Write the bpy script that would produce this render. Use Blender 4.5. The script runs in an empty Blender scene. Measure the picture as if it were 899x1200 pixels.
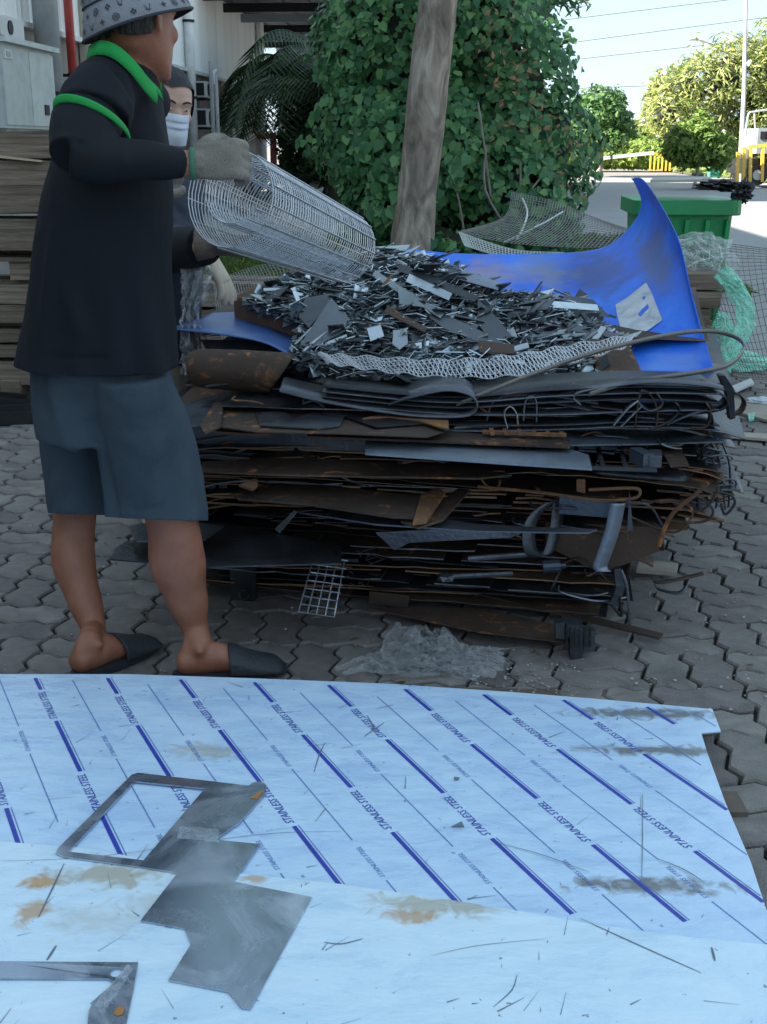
import bpy, bmesh, math, random
import numpy as np
from mathutils import Vector, Matrix, noise
from mathutils.geometry import tessellate_polygon
random.seed(7); rng = np.random.default_rng(7)
sc = bpy.context.scene
C = sc.collection
# ---------------------------------------------------------------- camera
FPX, CX, CY, CAMH = 1400.0, 449.5, 600.0, 1.27
PITCH = math.atan(430/1400)
cd = bpy.data.cameras.new('camera'); cam = bpy.data.objects.new('camera', cd); C.objects.link(cam)
cam.location = (0, 0, CAMH); cam.rotation_euler = (math.pi/2-PITCH, 0, 0)
cd.sensor_fit = 'HORIZONTAL'; cd.sensor_width = 36; cd.lens = FPX/899*36
cd.clip_start = 0.05; cd.clip_end = 3000
sc.camera = cam
# ---------------------------------------------------------------- light
MILK = .9
SUN_EL, SUN_AZ = math.radians(32), math.radians(252)     # azimuth clockwise from +Y: sun at the left, a little behind the camera
w = bpy.data.worlds.new('World'); sc.world = w; w.use_nodes = True
wn = w.node_tree; bg = wn.nodes['Background']
sky = wn.nodes.new('ShaderNodeTexSky'); sky.sky_type = 'NISHITA'; sky.sun_disc = False
sky.sun_elevation = SUN_EL; sky.sun_rotation = SUN_AZ; sky.air_density = 1.0; sky.dust_density = 0.4; sky.ozone_density = 1.3
# a milky, nearly even morning sky: the clear-sky model thinned into pale blue high haze
mxs = wn.nodes.new('ShaderNodeMix'); mxs.data_type = 'RGBA'; mxs.inputs[0].default_value = MILK; wn.links.new(sky.outputs[0], mxs.inputs[6]); mxs.inputs[7].default_value = (1.2, 1.6, 1.95, 1)
wn.links.new(mxs.outputs[2], bg.inputs[0]); bg.inputs[1].default_value = 0.13
sl = bpy.data.lights.new('sun', 'SUN'); sl.energy = 4.6; sl.angle = math.radians(0.5); sl.color = (1, .93, .82)
so = bpy.data.objects.new('sun', sl); C.objects.link(so)
sdir = Vector((math.sin(SUN_AZ)*math.cos(SUN_EL), math.cos(SUN_AZ)*math.cos(SUN_EL), math.sin(SUN_EL)))
so.rotation_euler = sdir.to_track_quat('Z', 'Y').to_euler(); so.location = sdir*50
sc.view_settings.view_transform = 'Standard'; sc.view_settings.look = 'None'
sc.view_settings.exposure = 2.15; sc.view_settings.gamma = 1
# ---------------------------------------------------------------- places: the photograph's sight lines meet real planes
cp, sp = math.cos(PITCH), math.sin(PITCH)
def ray(x, y):
    a = (x-CX)/FPX; b = -(y-CY)/FPX
    return Vector((a, cp+b*sp, -sp+b*cp))
def pz(x, y, z=0.0):                       # on the level plane z
    d = ray(x, y); t = (z-CAMH)/d.z
    return Vector((d.x*t, d.y*t, z))
def pd(x, y, D):                           # at ground distance D
    d = ray(x, y); t = D/d.y
    return Vector((d.x*t, D, CAMH+d.z*t))
YAW = math.radians(3.3)                    # the street runs a little to the right
sdv = Vector((math.sin(YAW), math.cos(YAW), 0)); srv = Vector((math.cos(YAW), -math.sin(YAW), 0))
def S(a, b, z=0.0): return srv*a + sdv*b + Vector((0, 0, z))
def ps(x, y, a):                           # on the street-parallel wall at offset a: (b, z)
    d = ray(x, y); t = a/(d.dot(srv)); p = d*t
    return p.dot(sdv), CAMH+p.z
# ---------------------------------------------------------------- materials
MATS = {}
def M(name, cols, scale=6, rough=.6, metal=0, bump=.2, bscale=40, rv=None, rnd=.15, spec=.5, aniso=None, detail=6, dist=.4, coat=0, island=0, trans=0, stretch=None, pos=None):
    """noise-driven colour ramp, fine bump, per-object brightness"""
    if name in MATS: return MATS[name]
    m = bpy.data.materials.new(name); m.use_nodes = True; nt = m.node_tree; N = nt.nodes; L = nt.links
    b = N['Principled BSDF']; MATS[name] = m
    tc = N.new('ShaderNodeTexCoord'); mp = N.new('ShaderNodeMapping'); L.new(tc.outputs['Object'], mp.inputs[0])
    if stretch: mp.inputs['Scale'].default_value = stretch
    n = N.new('ShaderNodeTexNoise'); n.inputs['Scale'].default_value = scale; n.inputs['Detail'].default_value = detail; n.inputs['Roughness'].default_value = .62; n.inputs['Distortion'].default_value = dist
    L.new(mp.outputs[0], n.inputs['Vector'])
    cr = N.new('ShaderNodeValToRGB'); e = cr.color_ramp.elements
    k = len(cols)
    P = pos or [.3+.4*i/max(1, k-1) for i in range(k)]
    e[0].position = P[0]; e[0].color = (*cols[0], 1)
    e[1].position = P[-1] if k > 1 else 1; e[1].color = (*cols[-1], 1)
    for i in range(1, k-1):
        q = e.new(P[i]); q.color = (*cols[i], 1)
    L.new(n.outputs['Fac'], cr.inputs[0]); col = cr.outputs[0]
    if rnd or island:
        oi = N.new('ShaderNodeObjectInfo'); mr = N.new('ShaderNodeMapRange')
        src = oi.outputs['Random']
        amt = rnd
        if island:
            g = N.new('ShaderNodeNewGeometry'); ad = N.new('ShaderNodeMath'); ad.operation = 'ADD'; fr = N.new('ShaderNodeMath'); fr.operation = 'FRACT'
            L.new(oi.outputs['Random'], ad.inputs[0]); L.new(g.outputs['Random Per Island'], ad.inputs[1]); L.new(ad.outputs[0], fr.inputs[0]); src = fr.outputs[0]; amt = island
        L.new(src, mr.inputs[0]); mr.inputs[3].default_value = 1-amt; mr.inputs[4].default_value = 1+amt
        hs = N.new('ShaderNodeHueSaturation'); L.new(mr.outputs[0], hs.inputs['Value']); L.new(col, hs.inputs['Color']); col = hs.outputs[0]
        if island:
            mh = N.new('ShaderNodeMapRange'); L.new(src, mh.inputs[0]); mh.inputs[3].default_value = .48; mh.inputs[4].default_value = .52; L.new(mh.outputs[0], hs.inputs['Hue'])
    L.new(col, b.inputs['Base Color'])
    b.inputs['Metallic'].default_value = metal; b.inputs['Specular IOR Level'].default_value = spec
    if coat: b.inputs['Coat Weight'].default_value = coat; b.inputs['Coat Roughness'].default_value = .15
    if trans: b.inputs['Transmission Weight'].default_value = trans
    r2 = N.new('ShaderNodeMapRange'); L.new(n.outputs['Fac'], r2.inputs[0]); lo, hi = rv or (rough-.1, rough+.12)
    r2.inputs[1].default_value = .3; r2.inputs[2].default_value = .7
    r2.inputs[3].default_value = lo; r2.inputs[4].default_value = min(1, hi); L.new(r2.outputs[0], b.inputs['Roughness'])
    if bump:
        n2 = N.new('ShaderNodeTexNoise'); n2.inputs['Scale'].default_value = bscale; n2.inputs['Detail'].default_value = 5; L.new(mp.outputs[0], n2.inputs['Vector'])
        bp = N.new('ShaderNodeBump'); bp.inputs['Strength'].default_value = bump; bp.inputs['Distance'].default_value = .01; L.new(n2.outputs['Fac'], bp.inputs['Height']); L.new(bp.outputs[0], b.inputs['Normal'])
    return m
def leafmat(name, c1, c2, c3, rough=.5, tl=.35):
    m = bpy.data.materials.new(name); m.use_nodes = True; nt = m.node_tree; N = nt.nodes; L = nt.links
    b = N['Principled BSDF']; g = N.new('ShaderNodeNewGeometry'); oi = N.new('ShaderNodeObjectInfo')
    ad = N.new('ShaderNodeMath'); ad.operation = 'ADD'; fr = N.new('ShaderNodeMath'); fr.operation = 'FRACT'
    L.new(g.outputs['Random Per Island'], ad.inputs[0]); L.new(oi.outputs['Random'], ad.inputs[1]); L.new(ad.outputs[0], fr.inputs[0])
    cr = N.new('ShaderNodeValToRGB'); e = cr.color_ramp.elements; e[0].color = (*c1, 1); e[1].color = (*c3, 1); q = e.new(.55); q.color = (*c2, 1)
    L.new(fr.outputs[0], cr.inputs[0]); L.new(cr.outputs[0], b.inputs['Base Color']); b.inputs['Roughness'].default_value = rough; b.inputs['Specular IOR Level'].default_value = .35
    t = N.new('ShaderNodeBsdfTranslucent'); L.new(cr.outputs[0], t.inputs[0]); mx = N.new('ShaderNodeMixShader'); mx.inputs[0].default_value = tl
    L.new(b.outputs[0], mx.inputs[1]); L.new(t.outputs[0], mx.inputs[2]); L.new(mx.outputs[0], N['Material Output'].inputs[0])
    return m
def filmmat(name, tint, alpha, rough=.12, fac=.35):
    """thin clear plastic: mostly see-through, glossy on its creases"""
    m = bpy.data.materials.new(name); m.use_nodes = True; nt = m.node_tree; N = nt.nodes; L = nt.links
    b = N['Principled BSDF']; b.inputs['Base Color'].default_value = (*tint, 1); b.inputs['Roughness'].default_value = rough
    b.inputs['Specular IOR Level'].default_value = .9
    lw = N.new('ShaderNodeLayerWeight'); lw.inputs[0].default_value = .35
    n = N.new('ShaderNodeTexNoise'); n.inputs['Scale'].default_value = 35; n.inputs['Distortion'].default_value = 1.5; tc = N.new('ShaderNodeTexCoord'); L.new(tc.outputs['Object'], n.inputs['Vector'])
    mr = N.new('ShaderNodeMapRange'); mr.inputs[1].default_value = .4; mr.inputs[2].default_value = .7; mr.inputs[3].default_value = alpha*.5; mr.inputs[4].default_value = alpha*1.3; L.new(n.outputs['Fac'], mr.inputs[0])
    ad = N.new('ShaderNodeMath'); ad.operation = 'MULTIPLY_ADD'; L.new(lw.outputs['Facing'], ad.inputs[0]); ad.inputs[1].default_value = fac; L.new(mr.outputs[0], ad.inputs[2]); ad.use_clamp = True
    L.new(ad.outputs[0], b.inputs['Alpha'])
    bp = N.new('ShaderNodeBump'); bp.inputs['Strength'].default_value = .5; bp.inputs['Distance'].default_value = .01; L.new(n.outputs['Fac'], bp.inputs['Height']); L.new(bp.outputs[0], b.inputs['Normal'])
    return m
# ---------------------------------------------------------------- mesh helpers
def tag(o, label=None, cat=None, group=None, kind=None):
    if label: o['label'] = label
    if cat: o['category'] = cat
    if group: o['group'] = group
    if kind: o['kind'] = kind
    return o
def empty(name, loc, label, cat, group=None):
    o = bpy.data.objects.new(name, None); C.objects.link(o); o.location = loc; o.empty_display_size = .1
    return tag(o, label, cat, group)
def link(name, me, mats, parent=None, smooth=False):
    o = bpy.data.objects.new(name, me); C.objects.link(o)
    if mats is not None and not me.materials:
        for m in (mats if isinstance(mats, (list, tuple)) else [mats]): me.materials.append(m)
    if smooth: me.polygons.foreach_set('use_smooth', [True]*len(me.polygons))
    if parent is not None:
        o.parent = parent; o.matrix_parent_inverse = Matrix.Translation(-parent.location) if parent.type == 'EMPTY' or True else o.matrix_parent_inverse
    return o
def copytree(o, parent=None):
    c = o.copy(); C.objects.link(c)
    if parent is not None: c.parent = parent
    for ch in list(o.children): copytree(ch, c)
    return c
class MB:
    def __init__(s): s.v = []; s.f = []; s.mi = []; s.cur = 0
    def add(s, vs, fs):
        o = len(s.v); s.v += [tuple(p) for p in vs]; s.f += [tuple(i+o for i in f) for f in fs]; s.mi += [s.cur]*len(fs); return s
    def box(s, c, d, R=None):
        x, y, z = [q/2 for q in d]; c = Vector(c)
        vs = [Vector((i*x, j*y, k*z)) for k in (-1, 1) for j in (-1, 1) for i in (-1, 1)]
        if R is not None: vs = [R @ p for p in vs]
        return s.add([p+c for p in vs], [(0, 2, 3, 1), (4, 5, 7, 6), (0, 1, 5, 4), (2, 6, 7, 3), (0, 4, 6, 2), (1, 3, 7, 5)])
    def bar(s, a, b, w_, h_, up=Vector((0, 0, 1))):
        a = Vector(a); b = Vector(b); d = (b-a).normalized(); x = d.cross(up)
        x = Vector((1, 0, 0)) if x.length < 1e-4 else x.normalized()
        u = x.cross(d).normalized(); vs = []
        for p in (a, b):
            for i, j in ((-1, -1), (1, -1), (1, 1), (-1, 1)): vs.append(p+x*i*w_/2+u*j*h_/2)
        return s.add(vs, [(0, 1, 2, 3), (7, 6, 5, 4), (0, 4, 5, 1), (1, 5, 6, 2), (2, 6, 7, 3), (3, 7, 4, 0)])
    def tube(s, pts, r, n=6, closed=False, cap=True):
        pts = [Vector(p) for p in pts]; m = len(pts); rr = r if isinstance(r, (list, tuple)) else [r]*m
        vs = []; up = Vector((.13, .21, .97))
        for i, p in enumerate(pts):
            d = (pts[(i+1) % m]-pts[i-1]) if closed else (pts[min(m-1, i+1)]-pts[max(0, i-1)])
            if d.length < 1e-9: d = Vector((0, 0, 1))
            d.normalize(); x = d.cross(up)
            if x.length < .05: x = d.cross(Vector((1, 0, 0)))
            x.normalize(); u = x.cross(d)
            up = u
            for k in range(n):
                a = 2*math.pi*k/n; vs.append(p+(x*math.cos(a)+u*math.sin(a))*rr[i])
        fs = []
        for i in range(m if closed else m-1):
            j = (i+1) % m
            for k in range(n): fs.append((i*n+k, i*n+(k+1) % n, j*n+(k+1) % n, j*n+k))
        if cap and not closed: fs += [tuple(range(n-1, -1, -1)), tuple((m-1)*n+k for k in range(n))]
        return s.add(vs, fs)
    def loft(s, rings):
        n = len(rings[0]); vs = [p for r in rings for p in r]; fs = []
        for i in range(len(rings)-1):
            for k in range(n): fs.append((i*n+k, i*n+(k+1) % n, (i+1)*n+(k+1) % n, (i+1)*n+k))
        fs += [tuple(range(n-1, -1, -1)), tuple((len(rings)-1)*n+k for k in range(n))]
        return s.add(vs, fs)
    def prism(s, poly, off, holes=()):
        """polygon (3-D points) extruded by off"""
        off = Vector(off); loops = [[Vector(p) for p in poly]]+[[Vector(p) for p in h] for h in holes]
        flat = [p for l in loops for p in l]; tr = tessellate_polygon(loops); n = len(flat)
        nrm = Vector((0, 0, 0)); L0 = loops[0]
        for i in range(len(L0)): nrm += L0[i].cross(L0[(i+1) % len(L0)])
        fs = []
        for t in tr:
            a, b, c = t; q = (flat[b]-flat[a]).cross(flat[c]-flat[a])
            if q.dot(off) > 0: t = (a, c, b)
            fs.append(tuple(t)); fs.append(tuple(i+n for i in reversed(t)))
        k = 0
        for li, l in enumerate(loops):
            m = len(l)
            for i in range(m): fs.append((k+i, k+(i+1) % m, k+(i+1) % m+n, k+i+n))
            k += m
        return s.add(flat+[p+off for p in flat], fs)
    def ico(s, c, r, sub=1, sc_=(1, 1, 1), jit=0):
        bm = bmesh.new(); bmesh.ops.create_icosphere(bm, subdivisions=sub, radius=1)
        vs = []
        for v in bm.verts:
            k = 1+jit*(random.random()-.5); vs.append(Vector(c)+Vector((v.co.x*r*sc_[0]*k, v.co.y*r*sc_[1]*k, v.co.z*r*sc_[2]*k)))
        fs = [tuple(v.index for v in f.verts) for f in bm.faces]; bm.free(); return s.add(vs, fs)
    def mesh(s, name='m'):
        me = bpy.data.meshes.new(name); me.from_pydata(s.v, [], s.f); me.update()
        if any(s.mi): me.polygons.foreach_set('material_index', s.mi)
        bm = bmesh.new(); bm.from_mesh(me); bmesh.ops.recalc_face_normals(bm, faces=bm.faces); bm.to_mesh(me); bm.free()
        return me
    def build(s, name, mats, parent=None, smooth=False): return link(name, s.mesh(name), mats, parent, smooth)
def cr(pts, n=8, closed=False):
    """Catmull-Rom through points"""
    P = [Vector(p) for p in pts]; m = len(P); out = []
    for i in range(m if closed else m-1):
        g = (lambda k: P[k % m]) if closed else (lambda k: P[max(0, min(m-1, k))])
        p0, p1, p2, p3 = g(i-1), g(i), g(i+1), g(i+2)
        for j in range(n):
            t = j/n; out.append(.5*((2*p1)+(p2-p0)*t+(2*p0-5*p1+4*p2-p3)*t*t+(-p0+3*p1-3*p2+p3)*t**3))
    if not closed: out.append(P[-1])
    return out
def solid_grid(P, t, mask=None, mb=None, edge=0):
    """P[j,i,3] surface thickened by t, mask[j,i] of cells kept"""
    P = np.asarray(P, float); nv, nu, _ = P.shape
    du = np.gradient(P, axis=1); dv = np.gradient(P, axis=0); n = np.cross(du, dv); n /= np.linalg.norm(n, axis=2, keepdims=True)+1e-12
    A = P+n*t/2; B = P-n*t/2; em = []
    if mask is None: mask = np.ones((nv-1, nu-1), bool)
    K = nv*nu; vs = np.concatenate([A.reshape(-1, 3), B.reshape(-1, 3)]); fs = []
    for j in range(nv-1):
        for i in range(nu-1):
            if not mask[j, i]: continue
            a, b, c, d = j*nu+i, j*nu+i+1, (j+1)*nu+i+1, (j+1)*nu+i
            fs.append((a, b, c, d)); fs.append((d+K, c+K, b+K, a+K)); em += [0, 0]; n0 = len(fs)
            if j == 0 or not mask[j-1, i]: fs.append((b, a, a+K, b+K))
            if j == nv-2 or not mask[j+1, i]: fs.append((d, c, c+K, d+K))
            if i == 0 or not mask[j, i-1]: fs.append((a, d, d+K, a+K))
            if i == nu-2 or not mask[j, i+1]: fs.append((c, b, b+K, c+K))
            em += [edge]*(len(fs)-n0)
    used = sorted({i for f in fs for i in f}); mp = {u: k for k, u in enumerate(used)}
    mb = mb or MB(); mb.add([tuple(vs[u]) for u in used], [tuple(mp[i] for i in f) for f in fs])
    if edge: mb.mi[-len(fs):] = em
    return mb
def patch(rows, ku=6, kv=6):
    """smooth surface through a grid of control points"""
    R = [cr(r, ku) for r in rows]; cols = [cr([R[j][i] for j in range(len(R))], kv) for i in range(len(R[0]))]
    return np.array([[tuple(cols[i][j]) for i in range(len(cols))] for j in range(len(cols[0]))])
def ribbon(pts, wv, t, k=8, mb=None, closed=False):
    """flat strap along a path, wv = width vector (one, or one per point)"""
    c = cr(pts, k, closed); m = len(c)
    if closed: c.append(c[0]); m += 1
    if isinstance(wv, list):
        ww = cr(wv, k, closed)
        if closed: ww.append(ww[0])
    else: ww = [Vector(wv)]*m
    P = np.array([[tuple(c[i]-ww[i]/2) for i in range(m)], [tuple(c[i]) for i in range(m)], [tuple(c[i]+ww[i]/2) for i in range(m)]])
    return solid_grid(P, t, None, mb)
def ring(c, ax, ay, n=20, ph=0, e=1.0):
    out = []
    for k in range(n):
        a = 2*math.pi*k/n+ph; x, y = math.cos(a), math.sin(a)
        if e != 1: x = math.copysign(abs(x)**e, x); y = math.copysign(abs(y)**e, y)
        out.append(Vector(c)+Vector(ax)*x+Vector(ay)*y)
    return out
def remesh(mb, voxel, smooth=4, fac=.5):
    me = mb.mesh('tmp'); o = bpy.data.objects.new('tmp', me); C.objects.link(o)
    r = o.modifiers.new('r', 'REMESH'); r.mode = 'VOXEL'; r.voxel_size = voxel; r.adaptivity = 0
    s = o.modifiers.new('s', 'SMOOTH'); s.iterations = smooth; s.factor = fac
    dg = bpy.context.evaluated_depsgraph_get(); dg.update(); out = bpy.data.meshes.new_from_object(o.evaluated_get(dg)); out.materials.clear()
    bpy.data.objects.remove(o); bpy.data.meshes.remove(me); return out
def leaves(name, centers, normals, size, mat, parent=None, shape='leaf', jit=.5, droop=.0):
    """many small leaf faces, one mesh"""
    n = len(centers); centers = np.asarray(centers); nr = np.asarray(normals)+rng.normal(0, jit, (n, 3)); nr /= np.linalg.norm(nr, axis=1, keepdims=True)
    a = rng.normal(0, 1, (n, 3)); a[:, 2] -= droop; a -= (a*nr).sum(1, keepdims=True)*nr; a /= np.linalg.norm(a, axis=1, keepdims=True); b = np.cross(nr, a)
    sz = size*rng.uniform(.6, 1.3, (n, 1))
    shp = {'leaf': [(-.5, 0, 0), (-.1, .26, .05), (.5, 0, -.06), (-.1, -.26, .05)],
           'heart': [(-.42, 0, 0), (-.5, .3, .06), (-.05, .46, .04), (.6, 0, -.1), (-.05, -.46, .04), (-.5, -.3, .06)],
           'long': [(-.6, 0, 0), (0, .12, .03), (.6, 0, -.12), (0, -.12, .03)]}[shape]
    vs = np.concatenate([(centers+a*sz*p[0]+b*sz*p[1]+nr*sz*p[2])[:, None, :] for p in shp], axis=1).reshape(-1, 3)
    k = len(shp)
    me = bpy.data.meshes.new(name); me.vertices.add(n*k); me.vertices.foreach_set('co', vs.ravel())
    me.loops.add(n*k); me.loops.foreach_set('vertex_index', np.arange(n*k)); me.polygons.add(n); me.polygons.foreach_set('loop_start', np.arange(n)*k); me.polygons.foreach_set('loop_total', np.full(n, k))
    me.update(); me.validate()
    return link(name, me, mat, parent)
def shell(ells, n, keep=None, depth=.25):
    """points near the outside of a union of ellipsoids (cx,cy,cz,rx,ry,rz)"""
    E_ = np.array(ells, float); wgt = E_[:, 3]*E_[:, 5]+E_[:, 3]*E_[:, 4]; wgt /= wgt.sum(); P = []; Nn = []
    while len(P) < n:
        i = rng.choice(len(E_), size=n*2, p=wgt); d = rng.normal(0, 1, (n*2, 3)); d /= np.linalg.norm(d, axis=1, keepdims=True)
        r = 1-np.abs(rng.normal(0, depth, (n*2, 1)))+.04; p = E_[i, :3]+d*E_[i, 3:]*r
        ok = np.ones(len(p), bool)
        for e in E_: ok &= (((p-e[:3])/e[3:])**2).sum(1) > .62
        ok &= p[:, 2] > .02
        if keep is not None: ok &= keep(p)
        P += list(p[ok]); Nn += list((d/E_[i, 3:])[ok])
    Nn = np.array(Nn[:n]); Nn /= np.linalg.norm(Nn, axis=1, keepdims=True); return np.array(P[:n]), Nn
# ================================================================ THE SETTING
m_ground = M('ground_dust', [(.16, .15, .13), (.24, .22, .2)], 2, .9, bump=.3)
m_joint = M('joint_soil', [(.012, .011, .009), (.035, .032, .027)], 30, .95, bump=.5, bscale=150)
m_paver = M('concrete_paver', [(.115, .105, .095), (.19, .172, .158), (.27, .245, .225)], 9, .82, bump=.45, bscale=220, rnd=.16, island=.18)
m_asph = M('road_asphalt', [(.24, .24, .235), (.31, .31, .3)], 1.2, .85, bump=.4, bscale=260, rnd=0)
m_conc = M('grey_concrete', [(.2, .195, .18), (.3, .29, .27), (.36, .35, .33)], 3, .85, bump=.3, bscale=60)
m_grass = leafmat('grass_blades', (.05, .11, .02), (.1, .18, .035), (.2, .26, .06), .6)
m_soil = M('verge_soil', [(.06, .07, .03), (.1, .1, .05)], 5, .95, bump=.5, bscale=60)
def sheet(name, pts, z, m, kind='structure', parent=None):
    mb = MB(); mb.prism([Vector((p.x, p.y, z)) for p in pts], (0, 0, -.12)); o = mb.build(name, m, parent)
    if kind: o['kind'] = kind
    return o
g = MB(); g.add([(-900, -300, -.16), (900, -300, -.16), (900, 1500, -.16), (-900, 1500, -.16)], [(0, 1, 2, 3)]); tag(g.build('ground', m_ground), kind='structure')
sheet('road', [S(1.2, 7.2), S(40, 7.2), S(40, 52), S(-5.6, 52), S(-5.6, 19), S(1.2, 19)], -.03, m_asph)
sheet('yard', [S(-5.6, 7.2), S(1.2, 7.2), S(1.2, 19), S(-5.6, 19)], -.034, m_conc)
verge = sheet('verge', [S(-2.4, 10.4), S(2.25, 10.4), S(2.6, 12.5), S(2.75, 17.5), S(-3.4, 17.5)], .03, m_soil)
cen = []
for _ in range(9000):
    a, b = random.uniform(-2.6, 2.6), random.uniform(10.5, 17.4); cen.append(S(a, b, .06))
tag(leaves('grass', cen, [(0, .9, .2)]*len(cen), .11, m_grass, shape='long', jit=.6), kind='stuff', label='short green grass on the verge under the creeper covered tree', cat='grass')
# ---- pavers, basket weave of zigzag blocks
W_ = .1125
GP = [(0, 0), (.3, .0115), (.62, -.0115)]
def gz(t):
    t %= 1.0; q = GP+[(1, 0)]
    for (a, b), (c, d) in zip(q, q[1:]):
        if a <= t <= c: return b+(d-b)*(t-a)/(c-a)
def paver_outline(w, h):
    ts = [0, .3, .62]; o = []
    for i in range(w):
        for t in ts: o.append(((i+t)*W_, gz(t)))
    for j in range(h):
        for t in ts: o.append((w*W_+gz(t), (j+t)*W_))
    for i in range(w, 0, -1):
        for t in [0, .38, .7]: o.append(((i-t)*W_, h*W_+gz(1-t if t else 0)))
    for j in range(h, 0, -1):
        for t in [0, .38, .7]: o.append((gz(1-t if t else 0), (j-t)*W_))
    return o
def inset(o, d):
    n = len(o); r = []
    for i in range(n):
        p, q, s_ = o[i-1], o[i], o[(i+1) % n]
        e1 = Vector((q[0]-p[0], q[1]-p[1])).normalized(); e2 = Vector((s_[0]-q[0], s_[1]-q[1])).normalized()
        n1 = Vector((-e1.y, e1.x)); n2 = Vector((-e2.y, e2.x)); b = (n1+n2); b = b/max(.5, b.length**2/2)
        r.append((q[0]+b.x*d, q[1]+b.y*d))
    return r
def paver_geo(w, h):
    o = paver_outline(w, h); A = inset(o, .0043); B = inset(o, .0085); n = len(o)
    vs = [(x, y, -.022) for x, y in A]+[(x, y, -.0055) for x, y in A]+[(x, y, 0) for x, y in B]
    fs = [(i, (i+1) % n, n+(i+1) % n, n+i) for i in range(n)]+[(n+i, n+(i+1) % n, 2*n+(i+1) % n, 2*n+i) for i in range(n)]+[tuple(range(2*n, 3*n))]
    return vs, fs
PG = {'h': paver_geo(2, 1), 'v': paver_geo(1, 2)}
def pmesh(k):
    me = bpy.data.meshes.new('paver'); me.from_pydata(PG[k][0], [], PG[k][1]); me.update(); me.materials.append(m_paver); return me
PM = {k: pmesh(k) for k in PG}
pave = MB(); pave.prism([S(-5.5, -6, -.02), S(6, -6, -.02), S(6, 7.2, -.02), S(-5.5, 7.2, -.02)], (0, 0, -.1))
pavement = tag(pave.build('pavement', m_joint), kind='structure')
def toscreen(p):
    d = Vector(p)-Vector((0, 0, CAMH)); zc = d.y*cp-d.z*sp
    return (CX+FPX*d.x/zc, CY-FPX*(d.y*sp+d.z*cp)/zc) if zc > .1 else (-999, 9999)
lst = []
for i in range(-20, 21):
    for j in range(3, 32):
        x0, y0 = i*2*W_+.05, j*2*W_
        for q in (0, 1):
            k = 'h' if (i+j) % 2 else 'v'; x, y = (x0, y0+q*W_) if k == 'h' else (x0+q*W_, y0)
            p = S(x, y, 0); X, Y = toscreen(p); lst.append((p, k, X, Y))
view = [q for q in lst if -30 < q[2] < 915 and q[3] > 485 and not (q[3] > 800 and q[2] < 800+(q[3]-800)*.3) and not (190 < q[2] < 690 and q[3] < 660) and not (q[3] > 1200)]
view.sort(key=lambda q: -q[3]); single = set(id(q) for q in view[:300])
rest = MB()
for q in lst:
    p, k, X, Y = q; dz = random.uniform(-.004, .003); R = Matrix.Rotation(-YAW+random.uniform(-.012, .012), 4, 'Z') @ Matrix.Rotation(random.uniform(-.015, .015), 4, 'X') @ Matrix.Rotation(random.uniform(-.015, .015), 4, 'Y')
    T = Matrix.Translation(p+Vector((0, 0, dz))) @ R
    if id(q) in single:
        o = bpy.data.objects.new('paver', PM[k]); C.objects.link(o); o.parent = pavement; o.matrix_local = T
    else: rest.add([T @ Vector(v) for v in PG[k][0]], PG[k][1])
o = rest.build('paver_field', m_paver, pavement); o['kind'] = 'stuff'
# kerb between paving and road
kb = MB()
for i in range(34):
    kb.box(S(1.2, 7.45+i*.35-.0, .0), (.12, .34, .2), Matrix.Rotation(-YAW, 3, 'Z'))
tag(kb.build('kerb', m_conc), kind='structure')
# ================================================================ FACTORY ON THE LEFT
A0 = -5.7
m_corr = M('pale_corrugated_steel', [(.74, .75, .73), (.84, .84, .82), (.88, .87, .84)], .7, .5, 0, bump=.1, rnd=.05, stretch=(3, 3, .25))
m_lowwall = M('weathered_render', [(.17, .155, .135), (.27, .245, .21), (.36, .33, .29)], 1.5, .9, bump=.3, stretch=(1.5, 1.5, .5))
m_white = M('white_paint', [(.55, .56, .55), (.72, .73, .72)], 4, .5, bump=.05)
m_grey = M('grey_paint', [(.3, .32, .33), (.42, .44, .45)], 4, .5, bump=.08)
m_cab = M('cabinet_grey_paint', [(.38, .42, .42), (.5, .55, .55), (.58, .61, .61)], 5, .45, .2, bump=.08)
m_red = M('red_paint', [(.35, .03, .03), (.5, .05, .04)], 5, .4)
m_dark = M('dark_metal', [(.015, .017, .02), (.035, .037, .04)], 6, .55, .5)
m_brick = M('cream_brick', [(.42, .4, .32), (.5, .47, .38)], 3, .85)
bw = 40.0
bEnd, zl = ps(303, 106, A0)
fac = empty('factory_building', S(A0, 20, 0), 'long pale corrugated factory with a weathered grey lower wall, behind the workers', 'building')
def inst(me, T, name, parent=None):
    o = bpy.data.objects.new(name, me); C.objects.link(o)
    if parent is not None: o.parent = parent; o.matrix_parent_inverse = Matrix.Translation(-parent.location)
    o.matrix_basis = T; return o
RS = Matrix.Rotation(-YAW, 4, 'Z')
def corr_mesh(w_, h_, n=6):
    # sheet 1 panel wide along y, ribs vertical
    xs = []
    for i in range(n):
        for t, d in ((0, 0), (.55, 0), (.68, .03), (.87, .03)): xs.append(((i+t)/n*w_, d))
    xs.append((w_, 0)); mb = MB(); vs = [(d, y, z) for z in (0, h_) for y, d in xs]; k = len(xs)
    fs = [(i, i+1, k+i+1, k+i) for i in range(k-1)]; mb.add(vs, fs); me = mb.mesh('corrugated_panel'); me.materials.append(m_corr); return me
cm = corr_mesh(1.0, 6.6-zl)
b = -14.0
bb0, _ = ps(92, 40, A0); bb1 = bb0+1.2
while b < bEnd-.02:
    if not (bb0-1.0 < b < bb1): inst(cm, Matrix.Translation(S(A0+random.uniform(0, .006), b, zl)) @ RS, 'wall_panel', fac)
    b += 1.0
mb = MB(); mb.prism([S(A0, bb0, 0), S(A0, bb1, 0), S(A0, bb1, 6.6), S(A0, bb0, 6.6)], srv*.14); o = mb.build('brick_pier', m_brick, fac)
br = MB()
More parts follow.
